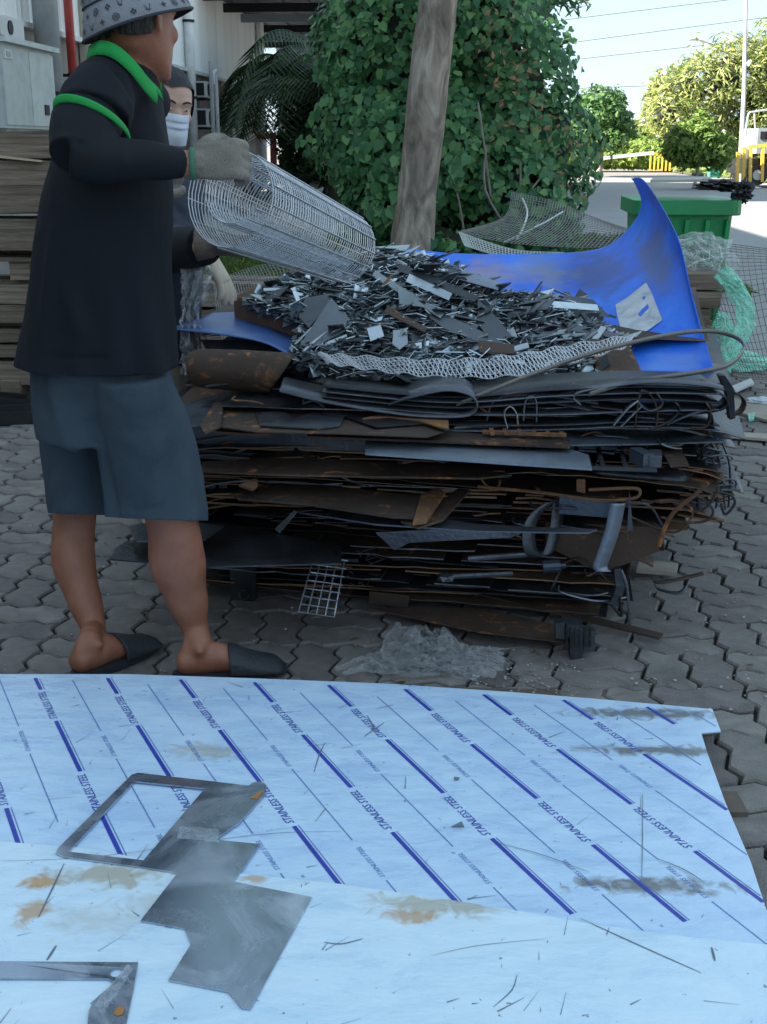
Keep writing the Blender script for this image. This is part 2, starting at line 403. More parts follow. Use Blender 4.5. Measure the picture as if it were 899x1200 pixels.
for k in range(65):
    z = .05+k*.1
    for q in range(6):
        yy = bb0+(q+(.5 if k % 2 else 0))*.2
        if yy+.19 < bb1: br.box(S(A0+.145, yy+.1, z+.04), (.02, .188, .088), Matrix.Rotation(-YAW, 3, 'Z'))
o = br.build('brick_courses', m_brick, fac); o['kind'] = 'stuff'
mb = MB(); mb.prism([S(A0-.02, -14, 0), S(A0-.02, bEnd, 0), S(A0-.02, bEnd, zl), S(A0-.02, -14, zl)], -srv*.2)
mb.build('lower_wall', m_lowwall, fac)
pl = MB()
b = -13.0
while b < bEnd:
    pl.box(S(A0-.01, b, zl/2), (.05, .12, zl-.1), Matrix.Rotation(-YAW, 3, 'Z')); b += 3.1
pl.build('wall_pilasters', m_lowwall, fac)['kind'] = 'stuff'
mb = MB(); mb.bar(S(A0+.05, -14, zl), S(A0+.05, bEnd, zl), .1, .07); mb.build('flashing', m_white, fac)
mb = MB(); mb.prism([S(A0-10, -14, 0), S(A0-.25, -14, 0), S(A0-.25, bEnd, 0), S(A0-10, bEnd, 0)], (0, 0, 6.5)); mb.build('building_mass', m_corr, fac)
mb = MB(); mb.prism([S(A0-10.2, -14.2, 6.6), S(A0+.2, -14.2, 6.6), S(A0+.2, bEnd+.3, 6.6), S(A0-10.2, bEnd+.3, 6.6)], (0, 0, .15)); mb.build('roof', m_grey, fac)
mb = MB(); mb.prism([S(A0-.02, bEnd, 0), S(A0+.06, bEnd, 0), S(A0+.06, bEnd+.05, 0), S(A0-.02, bEnd+.05, 0)], (0, 0, 6.6)); mb.build('corner_trim', m_white, fac)
def pipe_on_wall(x, ytop, ybot, r, m, name, label, a=A0+.14, clamp=True, ztop=None, zbot=None):
    b1, z1 = ps(x, ytop, a); b2, z2 = ps(x, ybot, a); z1 = ztop or z1
    if zbot is not None: z2 = zbot
    e = empty(name, S(a, b1, z2), label, 'pipe'); mb = MB(); mb.tube([S(a, b1, z2), S(a, b1, z1)], r, 12); mb.build('pipe', m, e, True)
    if clamp:
        z = z2+.6
        while z < z1: q = MB(); q.tube([S(a, b1, z), S(a, b1, z+.05)], r*1.25, 12); q.bar(S(a, b1, z+.025), S(A0, b1, z+.025), .04, .04); q.build('clamp', m_dark, e); z += 1.5
    return e
pipe_on_wall(223, 75, 150, .1, m_white, 'downpipe', 'thick white downpipe on the factory wall right of the front worker face', ztop=6.5, zbot=.1)
# downpipe at the far corner with its elbow to the gutter
bq, _ = ps(306, 90, A0+.16); e = empty('downpipe', S(A0+.16, bq, .1), 'cream downpipe with bent top at the far corner of the factory', 'pipe')
bx_, zx = ps(322, 2, A0+.16)
mb = MB(); mb.tube([S(A0+.16, bq, .1), S(A0+.16, bq, zl+2.6), S(A0+.16, bq, zl+2.75), S(A0+.75, bq+.05, zl+3.2), S(A0+.8, bq+.05, 6.5)], .11, 12); mb.build('pipe', m_white, e, True)
pipe_on_wall(52, 0, 52, .17, m_grey, 'duct_pipe', 'fat grey duct pipe rising from the electrical cabinet', a=A0+.3, zbot=1.3, ztop=6.5)
pipe_on_wall(80, 10, 85, .065, m_red, 'fire_pipe', 'red fire pipe climbing the factory wall beside the cabinet', a=A0+.22, zbot=.1, ztop=6.5)
# air conditioners
def aircon(x0, y0, x1, y1, label, a=A0+.35):
    b1, z1 = ps(x0, y0, a); b2, z2 = ps(x1, y1, a); h = abs(z1-z2); z = min(z1, z2)
    w_ = .82; e = empty('air_conditioner', S(a, b1, z), label, 'air conditioner', 'air conditioners on the factory wall')
    R = Matrix.Rotation(-YAW, 3, 'Z')
    mb = MB(); mb.box(S(a-.16, b1+w_/2, z+h/2), (.3, w_, h), R); mb.build('casing', m_white, e)
    mb = MB(); mb.tube([S(a-.015, b1+w_*.4, z+h/2), S(a+.005, b1+w_*.4, z+h/2)], h*.4, 18); mb.build('fan_grille', m_dark, e)
    mb = MB(); mb.box(S(a-.16, b1-.006, z+h/2), (.24, .01, h*.8), R); mb.build('side_vent', m_dark, e)
    mb = MB(); mb.bar(S(a-.35, b1+.1, z-.03), S(a, b1+.1, z-.03), .04, .04); mb.build('bracket', m_dark, e); mb = MB(); mb.bar(S(a-.35, b1+w_-.1, z-.03), S(a, b1+w_-.1, z-.03), .04, .04); mb.build('bracket', m_dark, e)
aircon(241, 95, 265, 118, 'upper white air conditioner on the factory wall')
aircon(243, 127, 266, 150, 'lower white air conditioner on the factory wall, behind the glove')
aircon(0, 18, 18, 44, 'air conditioner above the electrical cabinet on the factory wall')
e = empty('vent_stack', S(A0+.6, ps(250, 150, A0+.6)[0], 0), 'thin grey post with hooked vent pipe in front of the air conditioners', 'pipe')
bp_ = ps(250, 150, A0+.6)[0]; mb = MB(); mb.tube([S(A0+.6, bp_, 0), S(A0+.6, bp_, ps(250, 73, A0+.6)[1])], .045, 8); mb.build('post', m_grey, e)
zt = ps(256, 86, A0+.6)[1]; mb = MB(); mb.tube(cr([S(A0+.6, bp_+.5, .1), S(A0+.6, bp_+.5, zt-.2), S(A0+.6, bp_+.42, zt), S(A0+.6, bp_+.25, zt-.05), S(A0+.6, bp_+.2, zt-.25)], 5), .04, 8); mb.build('hooked_pipe', m_white, e)
# tall narrow window frame near the corner
w0, wz0 = ps(270, 100, A0+.01); w1, wz1 = ps(278, 160, A0+.01); e = MB()
for bq2 in (w0, w1): e.bar(S(A0+.03, bq2, .8), S(A0+.03, bq2, wz0), .05, .05)
e.bar(S(A0+.03, w0, wz0), S(A0+.03, w1, wz0), .05, .05); e.bar(S(A0+.03, w0, (wz0+.8)/2), S(A0+.03, w1, (wz0+.8)/2), .05, .05); wf = e.build('window', m_white, fac)
mb = MB(); mb.prism([S(A0-.01, w0, .8), S(A0-.01, w1, .8), S(A0-.01, w1, wz0), S(A0-.01, w0, wz0)], srv*.02); mb.build('pane', m_grey, wf)
# electrical cabinet
ca = -4.4
c0, _ = ps(2, 100, ca); c1, _ = ps(62, 100, ca); _, zt_ = ps(5, 50, ca); _, zb_ = ps(10, 150, ca)
e = empty('electrical_cabinet', S(ca, c0, 0), 'pale grey two-door electrical cabinet above the timber stack', 'cabinet')
R = Matrix.Rotation(-YAW, 3, 'Z'); cw = c1-c0; ch = zt_-zb_
mb = MB(); mb.box(S(ca-.25, c0+cw/2, zb_+ch/2), (.5, cw, ch), R); mb.build('body', m_cab, e)
for q in (0, 1):
    mb = MB(); mb.box(S(ca+.012, c0+cw*(.25+.5*q), zb_+ch*.5), (.022, cw*.485, ch*.92), R); d = mb.build('door', m_cab, e)
    if q: mb = MB(); mb.box(S(ca+.03, c0+cw*.78, zb_+ch*.25), (.015, cw*.08, ch*.13), R); mb.build('handle_recess', m_dark, d)
    else:
        mb = MB(); mb.box(S(ca+.03, c0+cw*.1, zb_+ch*.87), (.012, cw*.14, ch*.11), R); st = mb.build('sticker', m_white, d)
        mb = MB(); mb.box(S(ca+.038, c0+cw*.1, zb_+ch*.87), (.008, cw*.07, ch*.06), R); mb.build('sticker_mark', m_grey, d)
mb = MB(); mb.box(S(ca-.22, c0+cw/2, zt_+.025), (.62, cw*1.05, .05), R); mb.build('rain_hood', m_cab, e)
mb = MB(); mb.box(S(ca-.22, c0+cw/2, zb_/2), (.4, cw*.9, zb_), R); mb.build('plinth', m_conc, e)
# ================================================================ CANOPY BEYOND THE FACTORY
m_canopy = M('dark_blue_sheeting', [(.02, .03, .045), (.04, .055, .08)], 1.5, .6, .2)
m_beam = M('steel_beam_paint', [(.2, .24, .27), (.3, .34, .36)], 4, .6)
e = empty('canopy', S(-2, 40, 0), 'dark open-sided canopy roof beyond the end of the factory', 'canopy')
me = MB(); n = 30
for i in range(n):
    a_ = -7.0+i*.32
    me.box(S(a_, 35, 4.62+(.035 if i % 2 else 0)), (.36, 15, .03), R)
me.build('roof_sheeting', m_canopy, e)
for bq2 in (28.5, 31, 33.5, 36.5, 39.5, 42): q = MB(); q.bar(S(-7, bq2, 4.45), S(1.1, bq2, 4.45), .12, .2); q.build('beam', m_beam if bq2 in (33.5, 39.5) else m_dark, e)
for a_, bq2 in ((-1.6, 36), (-1.6, 42), (1.0, 36), (1.0, 42)): q = MB(); q.bar(S(a_, bq2, -.1), S(a_, bq2, 4.4), .16, .16); q.build('post', m_dark, e)
q = MB(); q.box(S(-2.6, 43, 2.9), (7.0, .3, 3.4), R); q.build('dark_backdrop', m_canopy, e)  # added dark backdrop standing in for the gloom behind the open canopy
# white shed behind canopy, red post, hydrant
e = MB(); e.box(S(-4.2, 58, 1.9), (4.6, 6, 3.9), R); tag(e.build('white_shed', m_white), 'sunlit white shed glimpsed under the dark canopy', 'building')
e = empty('red_post', S(-4.5, 36, 0), 'red gate post at the corner of the factory', 'post')
b3, z3 = ps(320, 155, -3.9); mb = MB(); mb.bar(S(-3.9, b3, 0), S(-3.9, b3, z3), .13, .13); mb.build('upright', m_red, e); mb = MB(); mb.bar(S(-4.25, b3, z3-.08), S(-3.9, b3, z3-.08), .1, .1); mb.build('crossbar', m_red, e)
# ================================================================ TREES AND PLANTS
m_bark = M('smooth_grey_bark', [(.1, .08, .065), (.23, .19, .155), (.34, .29, .24), (.52, .46, .39)], 5, .9, bump=1.0, bscale=26, stretch=(1, 1, .35), detail=12, dist=1.2, pos=[.32, .45, .55, .68])
m_ivy = leafmat('creeper_leaves', (.03, .12, .05), (.075, .21, .08), (.17, .34, .12), .42, .25)
m_ivyred = leafmat('creeper_shoots', (.34, .17, .1), (.42, .25, .15), (.22, .26, .09), .5)
m_core = M('dark_core', [(.012, .02, .01), (.03, .035, .02)], 9, .95, bump=.6)
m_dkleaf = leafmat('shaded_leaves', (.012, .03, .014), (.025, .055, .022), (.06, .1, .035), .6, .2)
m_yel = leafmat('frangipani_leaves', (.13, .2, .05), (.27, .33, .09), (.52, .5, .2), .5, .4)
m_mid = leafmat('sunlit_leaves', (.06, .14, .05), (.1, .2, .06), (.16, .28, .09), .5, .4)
m_hedge = leafmat('hedge_leaves', (.08, .15, .03), (.15, .24, .05), (.26, .34, .09), .6, .4)
m_twig = M('pale_branch', [(.2, .17, .14), (.35, .31, .27)], 8, .8)
def pell(x, y, D, rx, ry, rd):
    """ellipsoid centred on a sight line, radii from its apparent size"""
    c = pd(x, y, D); s = FPX/(c.y*cp-(c.z-CAMH)*sp)
    return (c.x, c.y, c.z, rx/s, rd, ry/s)
D0 = 14.0
ells = [pell(468, 70, D0, 78, 110, 1.1), pell(560, 50, D0+.3, 72, 120, 1.2), pell(592, 140, D0, 72, 100, 1.1), pell(500, 190, D0-.2, 105, 95, 1.2), pell(440, 165, D0, 66, 95, 1.0),
        pell(575, 225, D0-.3, 80, 75, 1.0), pell(630, 170, D0, 52, 78, .9), pell(640, 232, D0, 36, 46, .8), pell(455, 250, D0-.6, 60, 55, .9), pell(520, -70, D0+.4, 110, 110, 1.4), pell(436, 60, D0, 50, 90, .9), pell(600, 262, D0-.3, 70, 40, .8), pell(500, 285, D0-1.0, 60, 28, .7)]
e = empty('creeper_bush', pd(520, 290, D0).to_tuple()[:2]+(0,), 'tall dense mass of green broad-leaved creeper behind the leaning tree trunk', 'bush')
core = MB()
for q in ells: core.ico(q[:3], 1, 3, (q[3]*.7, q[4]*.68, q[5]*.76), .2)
core.build('bush_core', m_core, e)['kind'] = 'stuff'  # solid dark core added to block the view through the leaves
P_, N_ = shell(ells, 24000, depth=.15)
P_ = P_+N_*np.array([[.42*noise.noise(Vector(p)*1.5)+.2*noise.noise(Vector(p)*4.2)] for p in P_])
N_ = N_*1.0+np.array([0, -.5, .25])
fr = np.array([toscreen(p)+(p[1],) for p in P_]); ordr = np.argsort(P_[:, 1]+rng.uniform(0, .8, len(P_)))
big = [i for i in ordr if 0 < fr[i][0] < 899 and -5 < fr[i][1] < 290][:300]; bs = set(big)
oth = np.array([i for i in range(len(P_)) if i not in bs])
leaves('foliage', P_[oth], N_[oth], .088, m_ivy, e, 'heart', .42, .9)['kind'] = 'stuff'
lm = bpy.data.meshes.new('leaf'); lm.from_pydata([(-.42, 0, 0), (-.5, .3, .06), (-.05, .46, .04), (.6, 0, -.12), (-.05, -.46, .04), (-.5, -.3, .06)], [], [(0, 3, 2, 1), (0, 5, 4, 3)]); lm.update(); lm.materials.append(m_ivy)
for i in big:
    o = bpy.data.objects.new('leaf', lm); C.objects.link(o); o.parent = e; nrm = Vector(N_[i])+Vector(rng.normal(0, .35, 3)); ax = Vector((random.uniform(-.6, .6), 0, -1))
    nrm.normalize(); ax = (ax-nrm*ax.dot(nrm)).normalized(); R_ = Matrix((ax, nrm.cross(ax), nrm)).transposed()
    o.matrix_local = Matrix.Translation(Vector(P_[i])+Vector((0, -.05, 0))-e.location) @ R_.to_4x4() @ Matrix.Scale(random.uniform(.075, .15), 4)
cl = [(585, 60), (600, 70), (612, 85), (560, 40), (640, 130), (650, 150), (595, 20), (675, 165), (660, 215), (590, 150), (655, 235), (612, 120), (570, 170), (620, 155), (600, 100)]
cc = []; cn = []
for x, y in cl:
    c = pd(x, y, D0-1.05)
    for _ in range(10): cc.append((c.x+random.gauss(0, .11), c.y+random.gauss(0, .06), c.z+random.gauss(0, .1))); cn.append((0, -1, .4))
leaves('young_shoots', cc, cn, .075, m_ivyred, e, 'leaf', .7)['kind'] = 'stuff'
tw = MB()
for x, y, x2, y2 in ((570, 170, 600, 275), (610, 190, 590, 280), (520, 180, 545, 280), (640, 200, 610, 270), (600, 240, 645, 262), (560, 120, 575, 230)):
    a_ = pd(x, y, D0-1.2); b_ = pd(x2, y2, D0-1.15); tw.tube(cr([a_, (a_+b_)/2+Vector((random.uniform(-.15, .15), -.05, 0)), b_], 4), .012, 5)
tw.build('hanging_vines', m_twig, e)['kind'] = 'stuff'
# leaning trunk
Dt = 12.4
def trunk_obj(e, pts, rad, m, name='trunk', n=16):
    mb = MB(); c = cr(pts, 5); r = []
    for i in range(len(c)):
        t = i/(len(c)-1)*(len(rad)-1); k = int(min(t, len(rad)-2)); r.append(rad[k]+(rad[k+1]-rad[k])*(t-k))
    rings = []
    for i, p in enumerate(c):
        rg = []
        for k in range(n):
            a_ = 2*math.pi*k/n; rr = r[i]*(1+.03*noise.noise(Vector((math.cos(a_)*6, math.sin(a_)*6, p.z*9)))+.11*noise.noise(Vector((math.cos(a_)*1.3, math.sin(a_)*1.3, p.z*1.1)))+.04*noise.noise(Vector((math.cos(a_)*4, math.sin(a_)*4, p.z*3))))
            rg.append(p+Vector((math.cos(a_)*rr, math.sin(a_)*rr, 0)))
        rings.append(rg)
    mb.loft(rings); return mb.build(name, m, e, True)
pb = pd(485, 300, Dt); pb.z = -.05
e = empty('leaning_tree', pb, 'smooth grey leaning tree trunk rising in front of the creeper', 'tree')
tp = [pb, pd(485, 280, Dt), pd(491, 210, Dt), pd(500, 120, Dt), pd(506, 70, Dt), pd(514, 0, Dt), pd(522, -80, Dt), pd(540, -190, Dt)]
trunk_obj(e, tp, [.27, .225, .195, .2, .19, .185, .18, .16], m_bark)
top = tp[-1]; lim = []
for dx, dy, dz in ((-1.6, .4, 1.6), (1.7, .2, 1.5), (.3, 1.5, 1.9), (-.4, -1.6, 1.6), (.9, -1.0, 2.2)):
    q = top+Vector((dx, dy, dz)); lim.append(q); trunk_obj(e, [top-Vector((0, 0, .25)), top+Vector((dx, dy, dz))*.5+Vector((0, 0, .2)), q], [.1, .07, .03], m_bark, 'limb', 8)
E2 = [(q.x, q.y, q.z+.4, 1.5, 1.5, .9) for q in lim]
P_, N_ = shell(E2, 9000, depth=.35); leaves('crown', P_, N_+np.array([0, 0, .5]), .14, m_mid, e, 'leaf', .7)
sp_ = []; c0_ = pd(655, -14, 10.5); sprig = MB()
for k in range(5):
    a_ = c0_; b_ = pd(640+k*13, 4+random.uniform(0, 12), 10.5); sprig.tube([top+Vector((.9, -1.0, 2.0)) if k == 0 else a_, b_], .006, 4)
    for q in range(22): t = .3+.7*q/22; c = a_.lerp(b_, t); sp_.append((c.x+random.gauss(0, .03), c.y+random.gauss(0, .03), c.z+random.gauss(0, .025)))
sprig.build('drooping_twigs', m_bark, e)['kind'] = 'stuff'
leaves('drooping_leaves', sp_, [(0, -.6, .6)]*len(sp_), .09, m_ivy, e, 'long', .5)['kind'] = 'stuff'
# dark trees below the canopy
def palm(x, ybase, D, h, nf, L_, label):
    p = pd(x, ybase, D); p.z = 0; e = empty('palm_tree', p, label, 'palm tree', 'dark palms beside the factory corner')
    trunk_obj(e, [p, p+Vector((.1, 0, h*.5)), p+Vector((.05, 0, h))], [.2, .15, .13], m_core)
    c_ = p+Vector((.05, 0, h)); fm = MB(); lc = []
    for k in range(nf):
        a_ = k*2.4; el = random.uniform(-.1, 1.1); d = Vector((math.cos(a_), math.sin(a_), 0))
        pts = cr([c_, c_+d*L_*.4+Vector((0, 0, L_*.4*el)), c_+d*L_*.8+Vector((0, 0, L_*.35*el-.1)), c_+d*L_*1.05+Vector((0, 0, L_*.1*el-.5*L_))], 6)
        mb = MB(); mb.tube(pts, .015, 4); s_ = d.cross(Vector((0, 0, 1)))
        for q in range(2, len(pts)):
            for sg in (-1, 1):
                for h2 in (0, .5):
                    o_ = pts[q-1].lerp(pts[q], h2); tip = o_+s_*sg*L_*.28+d*L_*.1+Vector((0, 0, -.16*L_)); f_ = d*.035
                    mb.add([o_-f_, o_+f_, tip], [(0, 1, 2)])
        mb.build('frond', m_dkleaf, e)
    return e
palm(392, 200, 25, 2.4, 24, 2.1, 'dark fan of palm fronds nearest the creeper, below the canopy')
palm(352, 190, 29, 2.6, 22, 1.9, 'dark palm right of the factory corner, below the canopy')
def tree(name, lab, cat, ells, n, size, m, base, rad, shape='leaf', limbs=4, crm=None, depth=.3, tm=None, group=None, core_=.0):
    e = empty(name, base, lab, cat, group)
    mid = Vector((np.mean([q[0] for q in ells]), np.mean([q[1] for q in ells]), min(q[2]-q[5]*.3 for q in ells)))
    trunk_obj(e, [base, base.lerp(mid, .5)+Vector((rad*.5, 0, 0)), mid], [rad, rad*.8, rad*.6], tm or m_bark)
    for q in ells[:limbs]: trunk_obj(e, [mid-Vector((0, 0, rad)), mid.lerp(Vector(q[:3]), .6)+Vector((0, 0, .1)), Vector(q[:3])], [rad*.5, rad*.35, rad*.12], tm or m_bark, 'limb', 7)
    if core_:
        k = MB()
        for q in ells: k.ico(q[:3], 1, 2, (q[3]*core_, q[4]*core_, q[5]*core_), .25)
        k.build('crown_core', m_core, e)['kind'] = 'stuff'  # solid dark filler closing the gaps inside the crown
    P_, N_ = shell(ells, n, depth=depth); rm = float(np.mean([q[3] for q in ells])); P_ = P_+N_*rm*np.array([[.55*noise.noise(Vector(p)*(1.6/rm))+.35*noise.noise(Vector(p)*(4.5/rm))] for p in P_]); leaves('crown', P_, N_+np.array([0, 0, .4]), size, m, e, shape, .6); return e
b_ = pd(345, 190, 24); b_.z = 0
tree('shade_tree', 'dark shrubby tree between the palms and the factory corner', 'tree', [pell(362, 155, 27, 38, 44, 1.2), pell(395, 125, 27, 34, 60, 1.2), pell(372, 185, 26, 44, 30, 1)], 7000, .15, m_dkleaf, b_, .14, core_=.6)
# far sunlit tree and hedge beyond the barrier
b_ = pd(702, 180, 58); b_.z = 0
tree('broad_tree', 'feathery sunlit green tree beyond the white barrier boom', 'tree', [pell(700, 135, 58, 34, 22, 2), pell(680, 150, 58, 26, 20, 2), pell(722, 148, 58, 18, 12, 1.6), pell(705, 118, 58, 22, 12, 1.5), pell(690, 168, 58, 20, 14, 1.5), pell(720, 165, 57, 14, 10, 1.3)], 7000, .26, m_mid, b_, .2, depth=.3)
m_fieldg = leafmat('field_leaves', (.16, .26, .05), (.26, .36, .08), (.42, .5, .14), .6, .45)
def hedge(name, lab, x0, x1, ytop, ybot, D, dep, n, size, m, group=None):
    a_ = pd(x0, ybot, D); c_ = pd(x1, ybot, D); h = pd(x0, ytop, D).z; n_ = 14; el = []
    for k in range(n_):
        t = (k+.5)/n_; el.append((a_.x+(c_.x-a_.x)*t, D+random.uniform(-.3, .3), h*.45, (c_.x-a_.x)/n_*.9, dep/2, h*.55*random.uniform(.85, 1.1)))
    P_, N_ = shell(el, n, depth=.2); o = leaves(name, P_, N_+np.array([0, -.2, .5]), size, m, None, 'leaf', .6)
    tag(o, lab, 'hedge', kind='stuff'); return o
hedge('hedge', 'sunlit hedge of rough green plants behind the barrier boom', 620, 830, 163, 196, 70, 4, 9000, .3, m_fieldg)
hedge('distant_treeline', 'pale hazy line of distant trees on the horizon', 560, 960, 138, 172, 150, 10, 5000, 1.3, m_hedge)
# frangipani
Df = 47
el = [pell(x, y, Df+d, rx, ry, 1.6) for x, y, rx, ry, d in ((800, 112, 42, 40, 0), (850, 95, 48, 46, 0), (890, 110, 40, 60, 0), (780, 135, 26, 22, -.5), (830, 150, 44, 30, .3), (875, 150, 35, 28, .5), (910, 70, 40, 35, 0), (940, 100, 40, 60, 1))]
b_ = pd(862, 195, Df); b_.z = 0
fr_ = tree('frangipani_tree', 'broad sunlit frangipani tree with yellow-green leaves and pale branches', 'tree', el, 12000, .28, m_yel, b_, .16, 'long', 8, depth=.35, tm=m_twig, core_=.55)
fl = []; 
P_, N_ = shell(el, 420, depth=.05); leaves('blossom', P_+N_*.05, N_, .14, m_white, fr_, 'heart', .8)['kind'] = 'stuff'
b_ = pd(815, 195, 38); b_.z = 0
tree('shrub', 'rounded green shrub below the frangipani beside the far bin', 'shrub', [pell(800, 172, 38, 20, 22, .9), pell(820, 165, 38, 20, 28, .9), pell(842, 178, 38, 16, 18, .8)], 3500, .2, m_hedge, b_, .06, core_=.6)
gv = sheet('grass_strip', [pz(775, 197, -.02), pz(925, 218, -.02), pz(960, 196, -.02), pz(780, 191, -.02)], -.01, m_soil)
cen = []
for _ in range(4000):
    u_, v_ = random.random(), random.random(); A_ = pz(775, 197).lerp(pz(925, 218), u_); B_ = pz(780, 191).lerp(pz(960, 196), u_); q = A_.lerp(B_, v_); cen.append((q.x, q.y, .06))
tag(leaves('grass', cen, [(0, -.3, .9)]*len(cen), .3, m_fieldg, shape='long', jit=.5), 'bright green grass strip beside the far road', 'grass', kind='stuff')
# ================================================================ STREET THINGS
m_binG = M('bin_green_plastic', [(.008, .19, .06), (.014, .26, .08)], 2, .42, bump=.05)
m_binL = M('bin_teal_plastic', [(.05, .3, .2), (.07, .38, .26)], 2, .5)
m_yelp = M('yellow_paint', [(.6, .38, .03), (.7, .46, .05)], 4, .5)
m_bag = M('black_bag_plastic', [(.006, .006, .007), (.015, .015, .018)], 10, .35, bump=.6, bscale=20)
m_rub = M('black_rubber', [(.012, .012, .013), (.03, .03, .03)], 12, .7, bump=.2)
def bin_(p, wtop, h, rot, label, m, mlid, lidlift=.0, lidopen=False):
    e = empty('wheelie_bin', p, label, 'bin'); R = Matrix.Rotation(rot, 3, 'Z'); T = lambda x, y, z: p+R @ Vector((x, y, z))
    w1, w0 = wtop/2, wtop/2*.8; d1, d0 = wtop*.6, wtop*.42; z1 = h*.93
    def rr(w_, d, z): 
        o = []; r = .05
        for cx_, cy_, a0 in ((w_-r, d-r, 0), (-w_+r, d-r, 90), (-w_+r, -d+r, 180), (w_-r, -d+r, 270)):
            for k in range(4): a_ = math.radians(a0+k*30); o.append(T(cx_+r*math.cos(a_), cy_+r*math.sin(a_), z))
        return o
    mb = MB(); mb.loft([rr(w0, d0, .06), rr(w0+(w1-w0)*.5, d0+(d1-d0)*.5, h*.45), rr(w1, d1, z1)]); mb.build('body', m, e)
    mb = MB(); mb.loft([rr(w1+.025, d1+.025, z1-.07), rr(w1+.03, d1+.03, z1-.065), rr(w1+.03, d1+.03, z1), rr(w1+.005, d1+.005, z1+.003)]); mb.build('rim', m, e)
    mb = MB()
    for k in range(-2, 3): mb.bar(T(k*w1*.36, -d0*1.02-.006, .15), T(k*w1*.42, -d1-.012, z1-.09), .02, .02)
    mb.build('stiffening_ribs', m, e)
    if lidlift is not None:
        mb = MB(); mb.loft([rr(w1+.03, d1+.03, z1+.005), rr(w1+.02, d1+.02, z1+.03), rr(w1*.7, d1*.7, z1+.06+lidlift)]); mb.build('lid', mlid, e)
    for s_ in (-1, 1):
        mb = MB(); mb.tube([T(s_*(w0-.02), d0+.02, .1), T(s_*(w0+.05), d0+.02, .1)], .1, 16); mb.build('wheel', m_rub, e)
    mb = MB(); mb.tube([T(-w1*.7, d1+.09, z1-.02), T(w1*.7, d1+.09, z1-.02)], .015, 8); mb.build('handle', m, e)
    return e
p = pd(791, 300, 6.25); p.z = 0
bin_(p, .46, 1.09, math.radians(-4), 'big dark green wheelie bin behind the curled blue sheet', m_binG, m_binG, None)
mb = MB(); a_ = pd(800, 208, 6.3); mb.prism([pd(762, 214, 6.05), pd(835, 213, 6.05), pd(831, 209.5, 6.4), pd(766, 210, 6.4)], (0, 0, .012)); tag(mb.build('cardboard_flap', M('pale_card', [(.35, .33, .3), (.45, .43, .4)], 6, .9)), 'flat grey card lying across the open top of the big green bin', 'cardboard')
p = pz(837, 209); p.z = 0; bin_(p, .58, .98, 0, 'small pale green wheelie bin standing on the far grass', m_binL, m_binG, .12)
# barrier boom and yellow railing
e = empty('barrier', pz(690, 199), 'white barrier boom across the far road', 'barrier'); a_ = pd(690, 187, 62); b_ = pd(766, 179, 62)
mb = MB(); mb.bar(a_, b_, .12, .16); mb.build('boom', m_white, e); mb = MB(); q = a_.copy(); q.z = 0; mb.bar(q, a_, .2, .2); mb.build('post', m_beam, e)
e = empty('yellow_railing', pz(763, 198), 'yellow painted railing at the end of the road', 'railing')
for k in range(6): q = pd(763+k*4.6, 181, 64); q2 = q.copy(); q2.z = 0; mb = MB(); mb.bar(q2, q, .08, .08); mb.build('upright', m_yelp, e)
mb = MB(); mb.bar(pd(762, 181, 64), pd(788, 181, 64), .08, .1); mb.build('rail', m_yelp, e)
# street lamp and power lines
b_ = pd(868, 200, 44); b_.z = 0; e = empty('street_lamp', b_, 'slim pale pole rising through the frangipani tree', 'pole')
mb = MB(); mb.tube([b_, pd(872, 110, 44), pd(877, -120, 44)], [.1, .08, .05], 8); mb.build('pole', m_grey, e)
b_ = pd(846, 200, 60); b_.z = 0; e = empty('street_lamp', b_, 'curved-arm street lamp above the frangipani tree', 'street lamp')
mb = MB(); mb.tube([b_, pd(843, 80, 60)]+cr([pd(843, 70, 60), pd(839, 56, 60), pd(826, 48, 60), pd(812, 45, 60)], 5), .07, 8); mb.build('pole', m_grey, e)
mb = MB(); mb.ico(pd(812, 45, 60), .2, 2, (1.3, .8, .5)); mb.build('lamp_head', m_white, e, True)
m_wire = M('cable', [(.12, .13, .14), (.16, .17, .18)], 4, .8)
for (x0, y0, x1, y1), lab in zip(((560, 36, 960, -14), (560, 66, 960, 10), (560, 80, 960, 40), (600, 84, 960, 116)), ('topmost power cable crossing the sky above the creeper', 'second power cable from the top crossing the sky', 'third sagging power cable crossing the sky', 'lowest faint power cable near the distant trees')):
    a_ = pd(x0-300, y0+38, 75); b_ = pd(x1+100, y1-10, 75); c_ = pd((x0+x1)/2, (y0+y1)/2, 75)
    mb = MB(); mb.tube(cr([a_, c_, b_], 10), .022, 5); tag(mb.build('power_cable', m_wire), lab, 'cable', 'power cables')
# work truck at the far right
b_ = pz(885, 219); e = empty('work_truck', b_, 'small work truck with yellow rails and white cab, cut by the right edge', 'truck')
Dq = b_.y
def bb(x0, y0, x1, y1, D, th, m, name, bev=0):
    a_ = pd(x0, y0, D); c_ = pd(x1, y1, D); mb = MB(); mb.box((a_.x/2+c_.x/2, D+th/2, (a_.z+c_.z)/2), (abs(a_.x-c_.x), th, abs(a_.z-c_.z))); return mb.build(name, m, e)
bb(889, 150, 925, 180, Dq+.3, 1.6, m_beam, 'cab'); bb(892, 154, 905, 163, Dq+.26, .03, m_dark, 'window')
bb(877, 186, 940, 204, Dq, 2.4, m_dark, 'chassis'); bb(868, 164, 880, 186, Dq-.1, .1, m_white, 'side_panel')
for x in (864, 871, 879, 893): mb = MB(); mb.bar(pd(x, 213, Dq-.15), pd(x+1, 172 if x > 865 else 178, Dq-.15), .09, .09); mb.build('yellow_rail', m_yelp, e)
mb = MB(); mb.bar(pd(878, 172, Dq-.15), pd(925, 168, Dq-.15), .1, .1); mb.build('yellow_rail', m_yelp, e)
